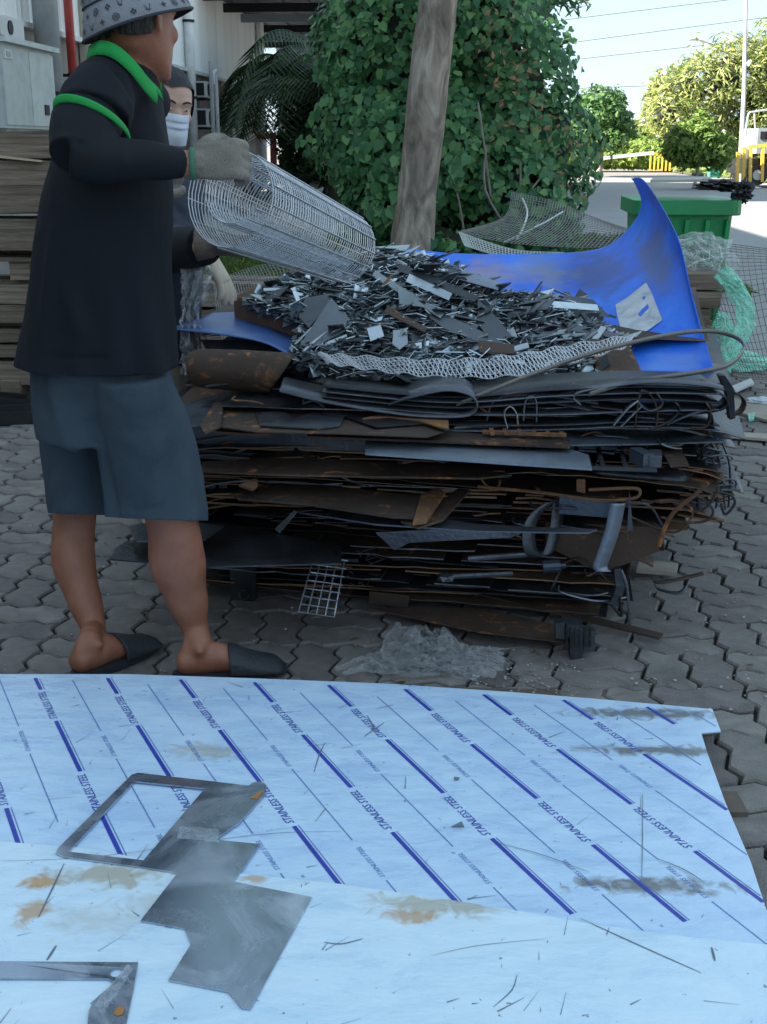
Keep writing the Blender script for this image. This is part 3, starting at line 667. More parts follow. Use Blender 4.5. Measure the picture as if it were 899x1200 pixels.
mb = MB(); mb.tube(cr([pd(873, 165, Dq), pd(877, 135, Dq), pd(884, 131, Dq), pd(905, 128, Dq)], 4), .035, 6); mb.tube([pd(884, 131, Dq), pd(886, 165, Dq)], .03, 6); mb.build('pipe_frame', m_grey, e)
for x in (888, 915): mb = MB(); c = pd(x, 205, Dq-.1); mb.tube([c, c+Vector((0, .25, 0))], .32, 20); wq = mb.build('wheel', m_rub, e); mb = MB(); mb.tube([c-Vector((0, .02, 0)), c+Vector((0, .02, 0))], .16, 14); mb.build('rim', m_grey, wq)
# motorbikes near the red post
def bike(x, y, D, label, m):
    p = pd(x, y, D); p.z = 0; e = empty('motorbike', p, label, 'motorbike', 'motorbikes parked under the canopy')
    for dx in (-.62, .62):
        mb = MB(); c = p+Vector((dx, 0, .3)); pts = [c+Vector((.27*math.cos(t*.449), 0, .27*math.sin(t*.449))) for t in range(14)]; mb.tube(pts, .05, 6, True); mb.build('wheel', m_rub, e)
    mb = MB(); mb.loft([ring(p+Vector((-.75, 0, .72)), (.05, 0, 0), (0, .09, .05), 8), ring(p+Vector((-.3, 0, .62)), (.02, 0, .22), (0, .14, 0), 8), ring(p+Vector((.15, 0, .5)), (.02, 0, .16), (0, .1, 0), 8), ring(p+Vector((.5, 0, .72)), (.05, 0, .28), (0, .16, 0), 8), ring(p+Vector((.55, 0, .98)), (.03, 0, .08), (0, .12, 0), 8)]); mb.build('body', m, e, True)
    mb = MB(); mb.loft([ring(p+Vector((-.7, 0, .8)), (0, 0, .05), (0, .11, 0), 8), ring(p+Vector((0, 0, .76)), (0, 0, .05), (0, .11, 0), 8)]); mb.build('seat', m_rub, e)
    mb = MB(); mb.tube([p+Vector((.45, -.33, 1.05)), p+Vector((.52, 0, 1.0)), p+Vector((.45, .33, 1.05))], .02, 6); mb.build('handlebar', m_grey, e)
    for sg in (-1, 1): mb = MB(); mb.ico(p+Vector((.5, sg*.36, 1.22)), .07, 1, (1, .4, .8)); mb.tube([p+Vector((.47, sg*.25, 1.04)), p+Vector((.5, sg*.36, 1.2))], .01, 4); mb.build('mirror', m_grey, e)
bike(338, 190, 30, 'red motorbike parked left, below the palms', m_red); bike(362, 192, 27, 'dark motorbike parked close to the creeper', m_dark); bike(322, 192, 33, 'grey motorbike behind the red one', m_grey)
# ================================================================ FOREGROUND STEEL SHEETS
m_film = M('blue_white_film', [(.45, .56, .66), (.56, .67, .76), (.6, .71, .79)], 3, .34, 0, bump=.35, bscale=14, rnd=0, spec=.6, stretch=(1, 2.2, 1))
def filmstain(name, base, thr, spot):
    """sheet film with its own dirt smudges and rusty water marks"""
    m = M(name, base, 5.5, .3, 0, bump=.4, bscale=12, rnd=0, spec=.7, stretch=(1, 1.9, 1), detail=9, dist=1.2, rv=(.18, .45)); nt = m.node_tree; N = nt.nodes; L = nt.links; b = N['Principled BSDF']
    src = b.inputs['Base Color'].links[0].from_socket; tc = N.new('ShaderNodeTexCoord'); geo = tc.outputs['Object']
    acc = None
    for (c, r, col, amt) in spot:
        sb = N.new('ShaderNodeVectorMath'); sb.operation = 'SUBTRACT'; L.new(geo, sb.inputs[0]); sb.inputs[1].default_value = c
        sc2 = N.new('ShaderNodeVectorMath'); sc2.operation = 'MULTIPLY'; L.new(sb.outputs[0], sc2.inputs[0]); sc2.inputs[1].default_value = (1/r[0], 1/r[1], 0)
        ln = N.new('ShaderNodeVectorMath'); ln.operation = 'LENGTH'; L.new(sc2.outputs[0], ln.inputs[0])
        nz = N.new('ShaderNodeTexNoise'); nz.inputs['Scale'].default_value = 26; nz.inputs['Detail'].default_value = 8; nz.inputs['Distortion'].default_value = 1.2; L.new(geo, nz.inputs['Vector'])
        ma = N.new('ShaderNodeMath'); ma.operation = 'MULTIPLY_ADD'; L.new(nz.outputs['Fac'], ma.inputs[0]); ma.inputs[1].default_value = 2.4; ma.inputs[2].default_value = -.72
        s2 = N.new('ShaderNodeMath'); s2.operation = 'SUBTRACT'; L.new(ma.outputs[0], s2.inputs[0]); L.new(ln.outputs['Value'], s2.inputs[1])
        mr = N.new('ShaderNodeMapRange'); L.new(s2.outputs[0], mr.inputs[0]); mr.inputs[1].default_value = -.5; mr.inputs[2].default_value = .15; mr.inputs[3].default_value = 0; mr.inputs[4].default_value = amt
        mx = N.new('ShaderNodeMix'); mx.data_type = 'RGBA'; L.new(mr.outputs[0], mx.inputs[0]); L.new(src, mx.inputs[6]); mx.inputs[7].default_value = (*col, 1); src = mx.outputs[2]
    nz = N.new('ShaderNodeTexNoise'); nz.inputs['Scale'].default_value = 60; nz.inputs['Detail'].default_value = 3; L.new(geo, nz.inputs['Vector'])
    mr = N.new('ShaderNodeMapRange'); L.new(nz.outputs['Fac'], mr.inputs[0]); mr.inputs[1].default_value = .715; mr.inputs[2].default_value = .74; mr.inputs[4].default_value = .75
    mx = N.new('ShaderNodeMix'); mx.data_type = 'RGBA'; L.new(mr.outputs[0], mx.inputs[0]); L.new(src, mx.inputs[6]); mx.inputs[7].default_value = (.16, .17, .19, 1); src = mx.outputs[2]
    L.new(src, b.inputs['Base Color']); return m
SA, SB, SZ = -.0211, -.0416, .052
def psh(x, y, up=0.0):                    # on the slightly tilted stack of sheets
    d = ray(x, y); t = (SZ+up-CAMH-SB*2.7)/(d.z-SA*d.x-SB*d.y); return Vector((d.x*t, d.y*t, CAMH+d.z*t))
def shz(X, Y, up=0.0): return Vector((X, Y, SZ+up+SA*X+SB*(Y-2.7)))
far = [(-140, 789), (0, 790), (150, 790), (300, 795), (450, 801), (600, 811), (700, 819), (835, 831), (845, 857), (822, 859), (829, 882), (850, 940), (880, 1010), (897, 1062), (915, 1112), (990, 1290)]
low = [(899, 1107), (800, 1097), (700, 1084), (600, 1066), (550, 1058), (400, 1036), (300, 1026), (200, 1012), (100, 994), (0, 986), (-140, 972)]
rust = (.5, .3, .12); tan = (.42, .38, .27); gr = (.2, .215, .22)
def sp3(x, y, up=0): return tuple(psh(x, y, up))
m_pf = filmstain('printed_film', [(.44, .61, .84), (.52, .7, .88), (.58, .75, .9)], 0, [(sp3(760, 836), (.2, .035), gr, .95), (sp3(790, 880), (.26, .03), gr, .95), (sp3(768, 1038), (.17, .03), gr, 1.0), (sp3(240, 880), (.09, .05), tan, .55)])
m_wf = filmstain('plain_film', [(.54, .72, .86), (.64, .8, .9), (.7, .84, .92)], 0, [(sp3(130, 1028), (.14, .045), tan, .8), (sp3(300, 1032), (.03, .025), rust, .7), (sp3(45, 1035), (.03, .03), rust, .9), (sp3(40, 1070), (.03, .04), rust, .8), (sp3(510, 1062), (.13, .04), tan, .75), (sp3(480, 1075), (.06, .02), rust, .7), (sp3(110, 1080), (.1, .05), tan, .3), (sp3(200, 1062), (.1, .05), tan, .35)])
stack = empty('steel_sheet', shz(0, 2.2, -.02), 'large steel sheet in blue striped protective film lying in front of the worker', 'metal sheet')
full = [psh(*p) for p in far]+[psh(-300, 1290), psh(-300, 789)]
mb = MB(); mb.prism(full, (0, 0, -.0025)); mb.build('sheet', m_pf, stack)
for k in range(2):
    mb = MB(); mb.prism([p+Vector((-.05-.01*k if p.x > .3 else 0, -.03-.01*k, -.005-.006*k)) for p in full], (0, 0, -.003)); tag(mb.build('under_sheet', m_wf, stack))
for k in range(3):
    mb = MB(); a_ = shz(-1.4, 2.62-k*.5); b_ = shz(.72, 2.62-k*.5); a_.z -= .075; b_.z -= .075; a_.z = max(a_.z, .03); mb.bar(a_, b_, .08, .05); mb.build('timber_bearer', M('bearer_wood', [(.1, .08, .06), (.2, .16, .12)], 4, .9, bump=.3), stack)
ws = empty('steel_sheet', shz(0, 1.7, .0), 'plain pale film-wrapped steel sheet with rust stains, nearest the camera', 'metal sheet')
lo3 = [psh(x, y, .0025) for x, y in low]
mb = MB(); mb.prism([psh(930, 1111, .0025)]+lo3+[psh(-300, 955, .0025), psh(-300, 1290, .0025), psh(975, 1290, .0025)], (0, 0, -.0018)); mb.build('sheet', m_wf, ws)
# ---- printed stripes and lettering on the film
UT = .182
m_ink = M('blue_ink', [(.02, .04, .34), (.04, .07, .44)], 5, .45, bump=0, rnd=0)
m_ink2 = M('pale_blue_ink', [(.12, .2, .48), (.16, .24, .52)], 5, .45, bump=0, rnd=0)
TH, SP, TT, BB, OX, OY, QQ = -1.12836, .15457, .43834, .25419, -.89419, 2.72683, .09003
dv = Vector((math.cos(TH), math.sin(TH))); nv = Vector((-dv.y, dv.x))
def inside(X, Y, poly):
    r = False; n = len(poly)
    for i in range(n):
        (x1, y1), (x2, y2) = poly[i], poly[i-1]
        if (y1 > Y) != (y2 > Y) and X < (x2-x1)*(Y-y1)/(y2-y1)+x1: r = not r
    return r
pr_poly = [(x, y+(4 if y < 860 else 0)) for x, y in far[:15]]+low
pr_poly = [(x-(3 if x > 800 else 0), y) for x, y in pr_poly]
def U(i, u, off=0.0, up=.0006):
    q = Vector((OX, OY))+dv*(u+QQ*i)+nv*(SP*i+off); return shz(q.x, q.y, up)
def strip(i, u0, u1, off, wd, m, name):
    n = max(2, int((u1-u0)/.008)); seg = None
    for k in range(n+1):
        u = u0+(u1-u0)*k/n; X, Y = toscreen(U(i, u, off)); ok = inside(X, Y, pr_poly)
        if ok and seg is None: seg = u
        if seg is not None and (not ok or k == n):
            if u-seg > .012:
                mb = MB(); P_ = [U(i, seg, off-wd/2), U(i, u, off-wd/2), U(i, u, off+wd/2), U(i, seg, off+wd/2)]; mb.add(P_, [(0, 1, 2, 3)]); mb.build(name, m, stack)
            seg = None
def textmesh(s, length, height, shear=.25):
    cu = bpy.data.curves.new('lettering', 'FONT'); cu.body = s; cu.shear = shear; cu.resolution_u = 2; o = bpy.data.objects.new('lettering', cu); C.objects.link(o)
    dg = bpy.context.evaluated_depsgraph_get(); dg.update(); me = bpy.data.meshes.new_from_object(o.evaluated_get(dg)); bpy.data.objects.remove(o)
    c = np.zeros(len(me.vertices)*3); me.vertices.foreach_get('co', c); c = c.reshape(-1, 3); c[:, 0] -= c[:, 0].min(); c[:, 0] *= length/c[:, 0].max(); c[:, 1] *= height/.72; c[:, 2] = 0
    me.vertices.foreach_set('co', c.ravel()); me.update(); me.materials.clear(); return me
tm1 = textmesh('STAINLESS STEEL', .158, .0165); tm1.materials.append(m_ink); tm2 = textmesh('STAINLESS STEEL', .105, .009); tm2.materials.append(m_ink2)
def puttext(me, i, u, off):
    X, Y = toscreen(U(i, u, off)); X2, Y2 = toscreen(U(i, u-.1, off)); X3, Y3 = toscreen(U(i, u-.05, off))
    if not (inside(X, Y, pr_poly) and inside(X2, Y2, pr_poly) and inside(X3, Y3+6, pr_poly)): return
    o_ = U(i, u, off); ex = (U(i, u-.1, off)-o_).normalized(); ey = (U(i, u, off-.1)-o_).normalized() if False else None
    nz_ = Vector((-SA, -SB, 1)).normalized(); ey = nz_.cross(ex)
    o = bpy.data.objects.new('lettering', me); C.objects.link(o); o.parent = stack; o.matrix_parent_inverse = Matrix.Translation(-stack.location)
    Mx = Matrix((ex, ey, nz_)).transposed().to_4x4(); Mx.translation = o_+Vector((0, 0, .0003)); o.matrix_basis = Mx
for i in range(-8, 13):
    for k in range(-3, 9):
        strip(i, k*TT, k*TT+BB, 0, .0085, m_ink, 'blue_stripe'); strip(i, k*TT, k*TT+BB, .0085, .0022, m_ink2, 'thin_stripe')
        puttext(tm1, i, k*TT-.012, .006)
        strip(i+.5, k*TT+UT, k*TT+UT+.298, 0, .0024, m_ink2, 'thin_stripe'); puttext(tm2, i+.5, k*TT+UT-.011, .004)
# scratches
m_scr = M('dark_scratch', [(.1, .13, .17), (.18, .22, .27)], 20, .5, rnd=0)
for pts, wd in (([(430, 838), (437, 850), (440, 858)], .003), ([(427, 863), (438, 855), (450, 847)], .003), ([(368, 905), (374, 885), (381, 870)], .0025), ([(585, 988), (640, 1003), (690, 1022)], .002), ([(680, 1076), (750, 1108), (822, 1140)], .0025), ([(834, 1110), (838, 1126)], .004), ([(440, 830), (452, 828), (461, 826)], .002), ([(75, 1012), (62, 1040), (45, 1075)], .003), ([(0, 1009), (120, 1003), (300, 978), (400, 974)], .0012), ([(753, 930), (753, 980), (752, 1032)], .0016), ([(770, 1006), (800, 1018), (826, 1034)], .003), ([(66, 1108), (55, 1125)], .004), ([(380, 1104), (400, 1106), (425, 1100)], .0025), ([(578, 1180), (600, 1160), (606, 1142)], .0016), ([(505, 1120), (560, 1108), (640, 1100)], .001)):
    c = cr([psh(x, y, .0034 if y > 1000 else .0012) for x, y in pts], 4); mb = MB(); P_ = []
    for i in range(len(c)):
        d = (c[min(i+1, len(c)-1)]-c[max(0, i-1)]).normalized(); s_ = d.cross(Vector((0, 0, 1)))*wd*(.3+.7*math.sin(math.pi*(i+.5)/len(c))); P_.append((c[i]-s_/2, c[i]+s_/2))
    n = len(P_); mb.add([p for q in P_ for p in q], [(2*i, 2*i+1, 2*i+3, 2*i+2) for i in range(n-1)]); mb.build('scratch', m_scr, stack)
fsn = MB()
for k in range(150):
    x, y = random.uniform(-20, 890), random.uniform(800, 1230); p = psh(x, y); Xp, Yp = toscreen(p); up_ = .0034 if not inside(Xp, Yp, pr_poly) else .0012
    if x > 820+(y-860)*.2: continue
    p = psh(x, y, up_); a_ = random.gauss(.9, .9); L_ = random.choice([.005, .01, .02, .05]); d_ = Vector((math.cos(a_), math.sin(a_), 0)); q = psh(*toscreen(p+d_*L_), up_); s_ = Vector((-d_.y, d_.x, 0))*random.choice([.0004, .0006, .001]); fsn.add([p-s_, q-s_*.3, q+s_*.3, p+s_], [(0, 1, 2, 3)])
fsn.build('fine_scratches', m_scr, stack)['kind'] = 'stuff'
mb = MB(); mb.prism([psh(529, 970, .004), psh(541, 964, .012), psh(544, 970, .004)], (0, 0, .003)); tag(mb.build('steel_chip', m_scr), 'tiny dark triangular steel chip lying on the striped film', 'metal chip')
mb = MB(); mb.ico(psh(535, 912, .004), .006, 1, (1, .8, .6), .6); tag(mb.build('dirt_lump', m_scr), 'small dark lump of dirt on the striped film', 'dirt')
# ---- laser-cut offcuts lying on the sheets
m_bare = M('bare_mild_steel', [(.26, .31, .38), (.36, .42, .5), (.56, .62, .7)], 6, .3, .85, bump=.08, bscale=7, rv=(.14, .4), dist=1.5)
def V(l): return [(x/2.366, 880+y/2.366) for x, y in l]
outer = V([(155, 283), (160, 270), (365, 66), (382, 60), (690, 96), (700, 88), (722, 84), (737, 92), (735, 118), (662, 200), (608, 236), (600, 246), (720, 258), (648, 362), (865, 405), (695, 715), (670, 712), (632, 667), (467, 635), (530, 535), (512, 492), (390, 470), (493, 337), (395, 322), (175, 293)])
hole = V([(190, 279), (372, 84), (568, 104), (398, 303)])
pc = empty('laser_cut_plate', psh(110, 1020, .006), 'bare grey stepped laser-cut plate with a thin framed opening, on the sheets', 'metal plate')
mb = MB(); mb.prism([psh(x, y, .006) for x, y in outer], (0, 0, -.0025), [[psh(x, y, .006) for x, y in hole]]); mb.build('plate', m_bare, pc)
m_clear = filmmat('clear_film', (.8, .85, .88), .1, .06, .12)
def crumple(name, pts, up, m, parent, amp=.012, n=26, surf=psh, zadd=0):
    """a crumpled piece of film spanning four corner points"""
    A_, B_, C_, D_ = [surf(x, y, up) for x, y in pts]; P_ = np.zeros((n, n, 3))
    sd = random.random()*50
    for j in range(n):
        for i in range(n):
            u, v = i/(n-1), j/(n-1); p = A_.lerp(B_, u).lerp(D_.lerp(C_, u), v)
            q = Vector((u*8+sd, v*5, sd)); h = (.55-abs(noise.noise(q)))*1.0+(.4-abs(noise.noise(q*2.3)))*.7+(.3-abs(noise.noise(q*4.7)))*.45; h *= min(1, 6*min(u, v, 1-u, 1-v)+.15)
            p = p+Vector((noise.noise(q+Vector((9, 9, 0)))*amp*1.5, noise.noise(q+Vector((0, 19, 0)))*amp*1.5, h*amp*1.6)); P_[j, i] = p
    return solid_grid(P_, .0004).build(name, m, parent)
crumple('film_scrap', [(212, 968), (258, 972), (256, 987), (206, 982)], .0075, m_clear, pc, .003, 20)
m_rustp = M('rust_patch', [(.3, .12, .03), (.45, .22, .07)], 20, .9)
for pts in ([(293, 935), (303, 928), (309, 926), (302, 936)],): mb = MB(); mb.prism([psh(x, y, .0068) for x, y in pts], (0, 0, -.0006)); mb.build('rust_patch', m_rustp, pc)
o2 = V([(-160, 583), (0, 583), (383, 586), (372, 650), (350, 757), (330, 850), (250, 850), (243, 757), (246, 720), (262, 690), (300, 660), (316, 640), (300, 631), (0, 630), (-160, 630)])
hc = psh(322/2.366, 880+613/2.366, .0065); hl = [hc+Vector((.0085*math.cos(a_), .011*math.sin(a_), 0)) for a_ in np.linspace(0, 2*math.pi, 14)[:-1]]
p2 = empty('laser_cut_plate', psh(100, 1150, .006), 'narrow grey L-shaped plate with a round hole, cut by the bottom left edge', 'metal plate')
mb = MB(); mb.prism([psh(x, y, .0065) for x, y in o2], (0, 0, -.003), [hl]); mb.build('plate', m_bare, p2)
crumple('film_scrap', [(110, 1178), (150, 1130), (156, 1136), (120, 1190)], .0078, m_clear, p2, .003, 16)
mb = MB(); c = psh(140, 1185, .0072); mb.add([c+Vector((.008*math.cos(a_)*random.uniform(.7, 1.3), .01*math.sin(a_), .0004)) for a_ in np.linspace(0, 6.28, 9)[:-1]], [tuple(range(8))]); mb.build('rust_patch', m_rustp, p2)
# ================================================================ TIMBER STACK AT THE LEFT
m_wood = M('weathered_timber', [(.075, .055, .038), (.17, .13, .095), (.32, .26, .2)], 7, .88, bump=.6, bscale=40, stretch=(.35, 4, 6), rnd=.28, detail=8)
tb = empty('timber_stack', (-2.6, 6.2, 0), 'tall stack of weathered dark timber boards behind the front worker', 'timber stack')
bm_ = []
for k in range(5):
    mb = MB(); n = 14; L_ = 2.4; rings = []
    for i in range(n+1):
        x = L_*i/n; j1 = .004*noise.noise(Vector((x*3, k*7, 0))); rings.append([Vector((x, -.05+j1, -.055+.006*noise.noise(Vector((x*2, k, 3))))), Vector((x, .05, -.055)), Vector((x, .05, .055)), Vector((x, -.05+j1, .055+.006*noise.noise(Vector((x*2, k, 9)))))])
    mb.loft(rings); me = mb.mesh('board'); me.materials.append(m_wood); bm_.append(me)
D_ = 6.0
ys = [(152, 180, .06), (181, 215, .1), (217, 255, .1), (256, 297, .1), (301, 306, .02), (328, 352, .06), (358, 381, .05), (385, 402, .05), (404, 420, .05), (423, 453, .07)]
for j, (y0, y1, _) in enumerate(ys):
    a_, c_ = pd(30, y0, D_), pd(30, y1, D_); z = (a_.z+c_.z)/2; h = a_.z-c_.z
    for r in range(4):
        o = bpy.data.objects.new('board', bm_[(j*3+r) % 5]); C.objects.link(o); o.parent = tb; o.matrix_parent_inverse = Matrix.Translation(-tb.location)
        o.matrix_basis = Matrix.Translation(Vector((-3.9+random.uniform(-.03, .05)+(.05 if j % 2 else 0), D_+.06+r*.13+random.uniform(0, .012), z))) @ Matrix.Rotation(random.uniform(-.006, .012), 4, 'Y') @ Matrix.Diagonal((1, 1, h/.122, 1))
for y0, y1, x in ((306, 328, 22), (453, 480, 8), (306, 328, -60), (352, 358, 10), (453, 480, -80)):
    a_, c_ = pd(x, y0, D_+.05), pd(x, y1, D_+.05); mb = MB(); mb.box(((a_.x), D_+.35, (a_.z+c_.z)/2), (.1, .6, a_.z-c_.z)); mb.build('spacer_block', m_wood, tb)
for k in range(3): mb = MB(); q = -3.6+k*.85; mb.box((q, D_+.35, .06), (.1, .7, .13)); mb.build('bearer', m_wood, tb)
mb = MB(); mb.prism([pd(-10, 184, D_-.01), pd(48, 190, D_-.01), pd(48, 188, D_-.01), pd(-10, 181, D_-.01)], (0, .06, 0)); mb.build('pale_batten', M('pale_batten', [(.4, .33, .22), (.5, .42, .3)], 6, .8), tb)
# steel lengths on the ground below the timber
for k, (x0, y0, x1, y1, r, lab) in enumerate(((-60, 492, 46, 489, .03, 'dark steel angle lying on the paving under the timber stack'), (-40, 482, 44, 480, .025, 'second dark steel length tucked under the timber stack'), (-10, 472, 30, 476, .03, 'short rounded dark bar under the timber stack'))):
    mb = MB(); a_, b_ = pz(x0, y0, r), pz(x1, y1, r); mb.bar(a_, b_, .05, r*2); mb.bar(a_+Vector((0, .03, r)), b_+Vector((0, .03, r)), .006, .05); tag(mb.build('steel_length', m_dark), lab, 'steel bar')
# second timber pile behind the scrap and behind the flap
def tpile(x0, x1, yt, yb, D, n, label, dep=.5):
    a_, b_ = pd(x0, yt, D), pd(x1, yb, D); e = empty('timber_pile', ((a_.x+b_.x)/2, D, 0), label, 'timber stack'); h = (a_.z-b_.z)/n
    for k in range(n):
        z = b_.z+h*(k+.5)
        for r in range(3):
            mb = MB(); dx = random.uniform(-.03, .03); mb.box(((a_.x+b_.x)/2+dx, D+.07+r*.16, z), (b_.x-a_.x+random.uniform(-.04, .03), .13, h*random.uniform(.8, .93)), Matrix.Rotation(random.uniform(-.02, .02), 3, 'Y')); mb.build('board', m_wood, e)
    zb = b_.z
    if zb > .05:
        mb = MB(); mb.box(((a_.x+b_.x)/2, D+.25, zb/2), (b_.x-a_.x-.1, .4, zb)); mb.build('crate_base', m_wood, e)
    return e
tpile(120, 372, 330, 424, 6.3, 3, 'low timber stack behind the scrap pile, beyond the second worker')
tpile(776, 838, 320, 402, 5.3, 4, 'short grey timber stack between the blue sheet and the big bin')
Z3 = Vector((0, 0, 1))
# ================================================================ RIGHT-HAND CLUTTER
m_wirez = M('galvanised_wire', [(.42, .44, .46), (.6, .62, .64)], 30, .35, .8, bump=0, rnd=.1)
m_wirer = M('dull_wire', [(.16, .15, .14), (.3, .29, .28)], 20, .6, .5, bump=0)
m_green = filmmat('green_film', (.25, .75, .55), .5, .25)
def netting(name, rows, nu, nv, r, m, label, cat, ku=5, kv=5, skip=0, group=None):
    P_ = patch(rows, ku, kv); H_, W2, _ = P_.shape; mb = MB()
    def samp(u, v):
        i = u*(W2-1); j = v*(H_-1); i0, j0 = min(int(i), W2-2), min(int(j), H_-2); a_, b_ = i-i0, j-j0
        return Vector(P_[j0, i0]*(1-a_)*(1-b_)+P_[j0, i0+1]*a_*(1-b_)+P_[j0+1, i0]*(1-a_)*b_+P_[j0+1, i0+1]*a_*b_)
    for k in range(nu+1):
        pts = [samp(min(1, max(0, k/nu+skip*q/10)), q/10) for q in range(11)]; mb.tube(pts, r, 3, cap=False)
    for k in range(nv+1):
        pts = [samp(q/24, k/nv) for q in range(25)]; mb.tube(pts, r, 3, cap=False)
    o = mb.build(name, m); tag(o, label, cat, group); return o
crm = filmmat('clear_wrap', (.75, .82, .8), .14)
def blob_film(c, r, sc_, m, name, label, cat='plastic film', seed=3, amp=.45, sub=4):
    bm = bmesh.new(); bmesh.ops.create_icosphere(bm, subdivisions=sub, radius=1)
    for v in bm.verts:
        q = v.co*1.7+Vector((seed, seed*2, 0)); k = 1+amp*(abs(noise.noise(q))*1.2+.6*abs(noise.noise(q*2.6))+.35*abs(noise.noise(q*5.5))-.5)
        v.co = Vector((v.co.x*r*sc_[0]*k, v.co.y*r*sc_[1]*k, v.co.z*r*sc_[2]*k))+Vector(c)
        if v.co.z < .006: v.co.z = .006
    me = bpy.data.meshes.new(name); bm.to_mesh(me); bm.free(); o = link(name, me, m); tag(o, label, cat); return o
blob_film(pd(845, 217, 6.05), .045, (2.2, 1.3, .5), m_bag, 'bin_bag', 'crumpled black bin bag lying over the right rim of the big green bin', 'bag', 21, .9)
blob_film(pd(870, 226, 6.0), .045, (.9, .9, 1.2), m_bag, 'bin_bag', 'hanging end of black plastic outside the right rim of the big green bin', 'bag', 31, .9)
c = pd(818, 300, 5.5); blob_film(c, .14, (1.0, 1.0, .7), crm, 'plastic_bag', 'clear bag of wire scrap on top of the timber stack beside the blue sheet', 'plastic bag', 4)
mb = MB()
for k in range(40):
    a_ = Vector(c)+Vector((random.gauss(0, .07), random.gauss(0, .06), random.gauss(0, .03))); mb.tube([a_, a_+Vector((random.gauss(0, .06), random.gauss(0, .06), random.gauss(0, .03)))], .002, 3)
tag(mb.build('wire_offcuts', m_wirez), 'short wire offcuts inside the clear bag on the timber stack', 'wire', kind='stuff')
def roll_film(pts, r, m, name, label, seed=1):
    c = cr(pts, 8); rings = []
    for i, p in enumerate(c):
        d = (c[min(i+1, len(c)-1)]-c[max(0, i-1)]).normalized(); x = d.cross(Vector((0, 1, .1))).normalized(); y = x.cross(d); rg = []
        for k in range(26):
            a_ = 2*math.pi*k/26; q = Vector((math.cos(a_)*2.2, math.sin(a_)*2.2, i*.35+seed*10)); rr = r*(1+.45*noise.noise(q)+.25*noise.noise(q*2.7)); rg.append(p+x*math.cos(a_)*rr+y*math.sin(a_)*rr)
        rings.append(rg)
    mb = MB(); mb.loft(rings); o = mb.build(name, m); tag(o, label, 'plastic film'); return o
roll_film([pd(845, 318, 5.0), pd(868, 348, 4.95), pd(873, 380, 4.9), pd(855, 410, 4.85), pd(845, 432, 4.85)], .035, m_green, 'plastic_wrap', 'pale green plastic wrap hanging in a curve down the timber by the big bin')
blob_film(pz(870, 425, .04), .13, (1.2, .9, .5), m_green, 'plastic_wrap', 'crumpled pale green plastic wrap on the ground beside the scrap pile', seed=9)
blob_film(pd(846, 385, 4.9), .07, (.5, .8, .9), m_green, 'plastic_wrap', 'small bunched green plastic wrap beside the timber stack', seed=12)
blob_film(pz(893, 470, .02), .07, (1.2, .8, .3), M('white_film', [(.5, .55, .6), (.65, .7, .74)], 8, .4), 'plastic_scrap', 'crumpled white plastic scrap on the paving at the right edge', seed=5, sub=3)
m_cfg = filmmat('clear_film_ground', (.85, .87, .87), .055, .04, .16)
fm_ = MB()
for cs, amp, up in (([(388, 785), (470, 752), (598, 772), (560, 800)], .02, .004), ([(400, 790), (480, 764), (590, 758), (585, 796)], .02, .01), ([(455, 772), (490, 742), (540, 752), (530, 785)], .03, .012)):
    o_ = crumple('tmpf', cs, up, m_cfg, None, amp, 64, surf=lambda x, y, u: pz(x, y, u)); me_ = o_.data
    fm_.add([v.co[:] for v in me_.vertices], [tuple(p.vertices) for p in me_.polygons]); bpy.data.objects.remove(o_)
tag(fm_.build('plastic_sheet', m_cfg, None, True), 'crumpled clear plastic sheet on the paving between scrap and steel sheet', 'plastic sheet')
blob_film(pz(470, 758, .07), .05, (1, .9, 1.1), filmmat('clear_film_ground2', (.8, .82, .82), .04, .05, .14), 'plastic_scrap', 'small upright twist of clear plastic beside the crumpled sheet', 'plastic film', 17, .5, 4)
netting('wire_netting', [[pd(535, 272, 7.5), pd(600, 285, 7.0), pd(680, 290, 6.8), pd(760, 288, 6.6)], [pd(590, 255, 8.0), pd(640, 262, 7.6), pd(700, 268, 7.3), pd(770, 280, 7.0)], [pd(600, 225, 8.4), pd(650, 236, 8.1), pd(700, 256, 7.8), pd(760, 275, 7.4)]], 52, 18, .0022, m_wirer, 'tangled grey wire netting standing behind the blue sheet', 'wire netting')
netting('wire_netting', [[pd(538, 272, 6.9), pd(600, 292, 6.4), pd(660, 296, 6.2)], [pd(545, 288, 6.7), pd(600, 303, 6.3), pd(660, 304, 6.1)]], 36, 6, .003, m_wirez, 'narrow strip of light welded mesh along the back edge of the blue sheet', 'wire netting')
netting('wire_netting', [[pd(790, 282, 5.9), pd(850, 285, 5.9), pd(960, 300, 5.9)], [pd(800, 330, 5.6), pd(860, 350, 5.5), pd(960, 330, 5.6)], [pz(850, 440, .02), pz(890, 445, .02), pz(960, 440, .02)]], 34, 26, .0016, m_wirer, 'faint sagging wire netting in front of the big green bin', 'wire netting')
netting('wire_netting', [[pd(250, 330, 5.6), pd(300, 312, 5.6), pd(372, 300, 5.6)], [pd(240, 400, 5.2), pd(290, 392, 5.2), pd(350, 380, 5.2)]], 40, 18, .0018, m_wirer, 'fine wire netting sheet behind the rusty tray, beyond the scrap', 'wire netting', skip=.25)
mb = MB(); mb.tube(cr([pd(612, 232, 7.8), pd(618, 248, 7.8), pd(614, 265, 7.7), pd(606, 280, 7.6)], 5), .006, 5); tag(mb.build('bent_wire', m_white), 'bent white wire sticking up from the netting behind the blue sheet', 'wire')
mb = MB(); mb.tube([pd(590, 284, 7.4), pd(640, 260, 7.6), pd(660, 248, 7.7)], .006, 5); tag(mb.build('steel_rod', m_wirez), 'pale straight rod lying across the netting behind the blue sheet', 'rod')
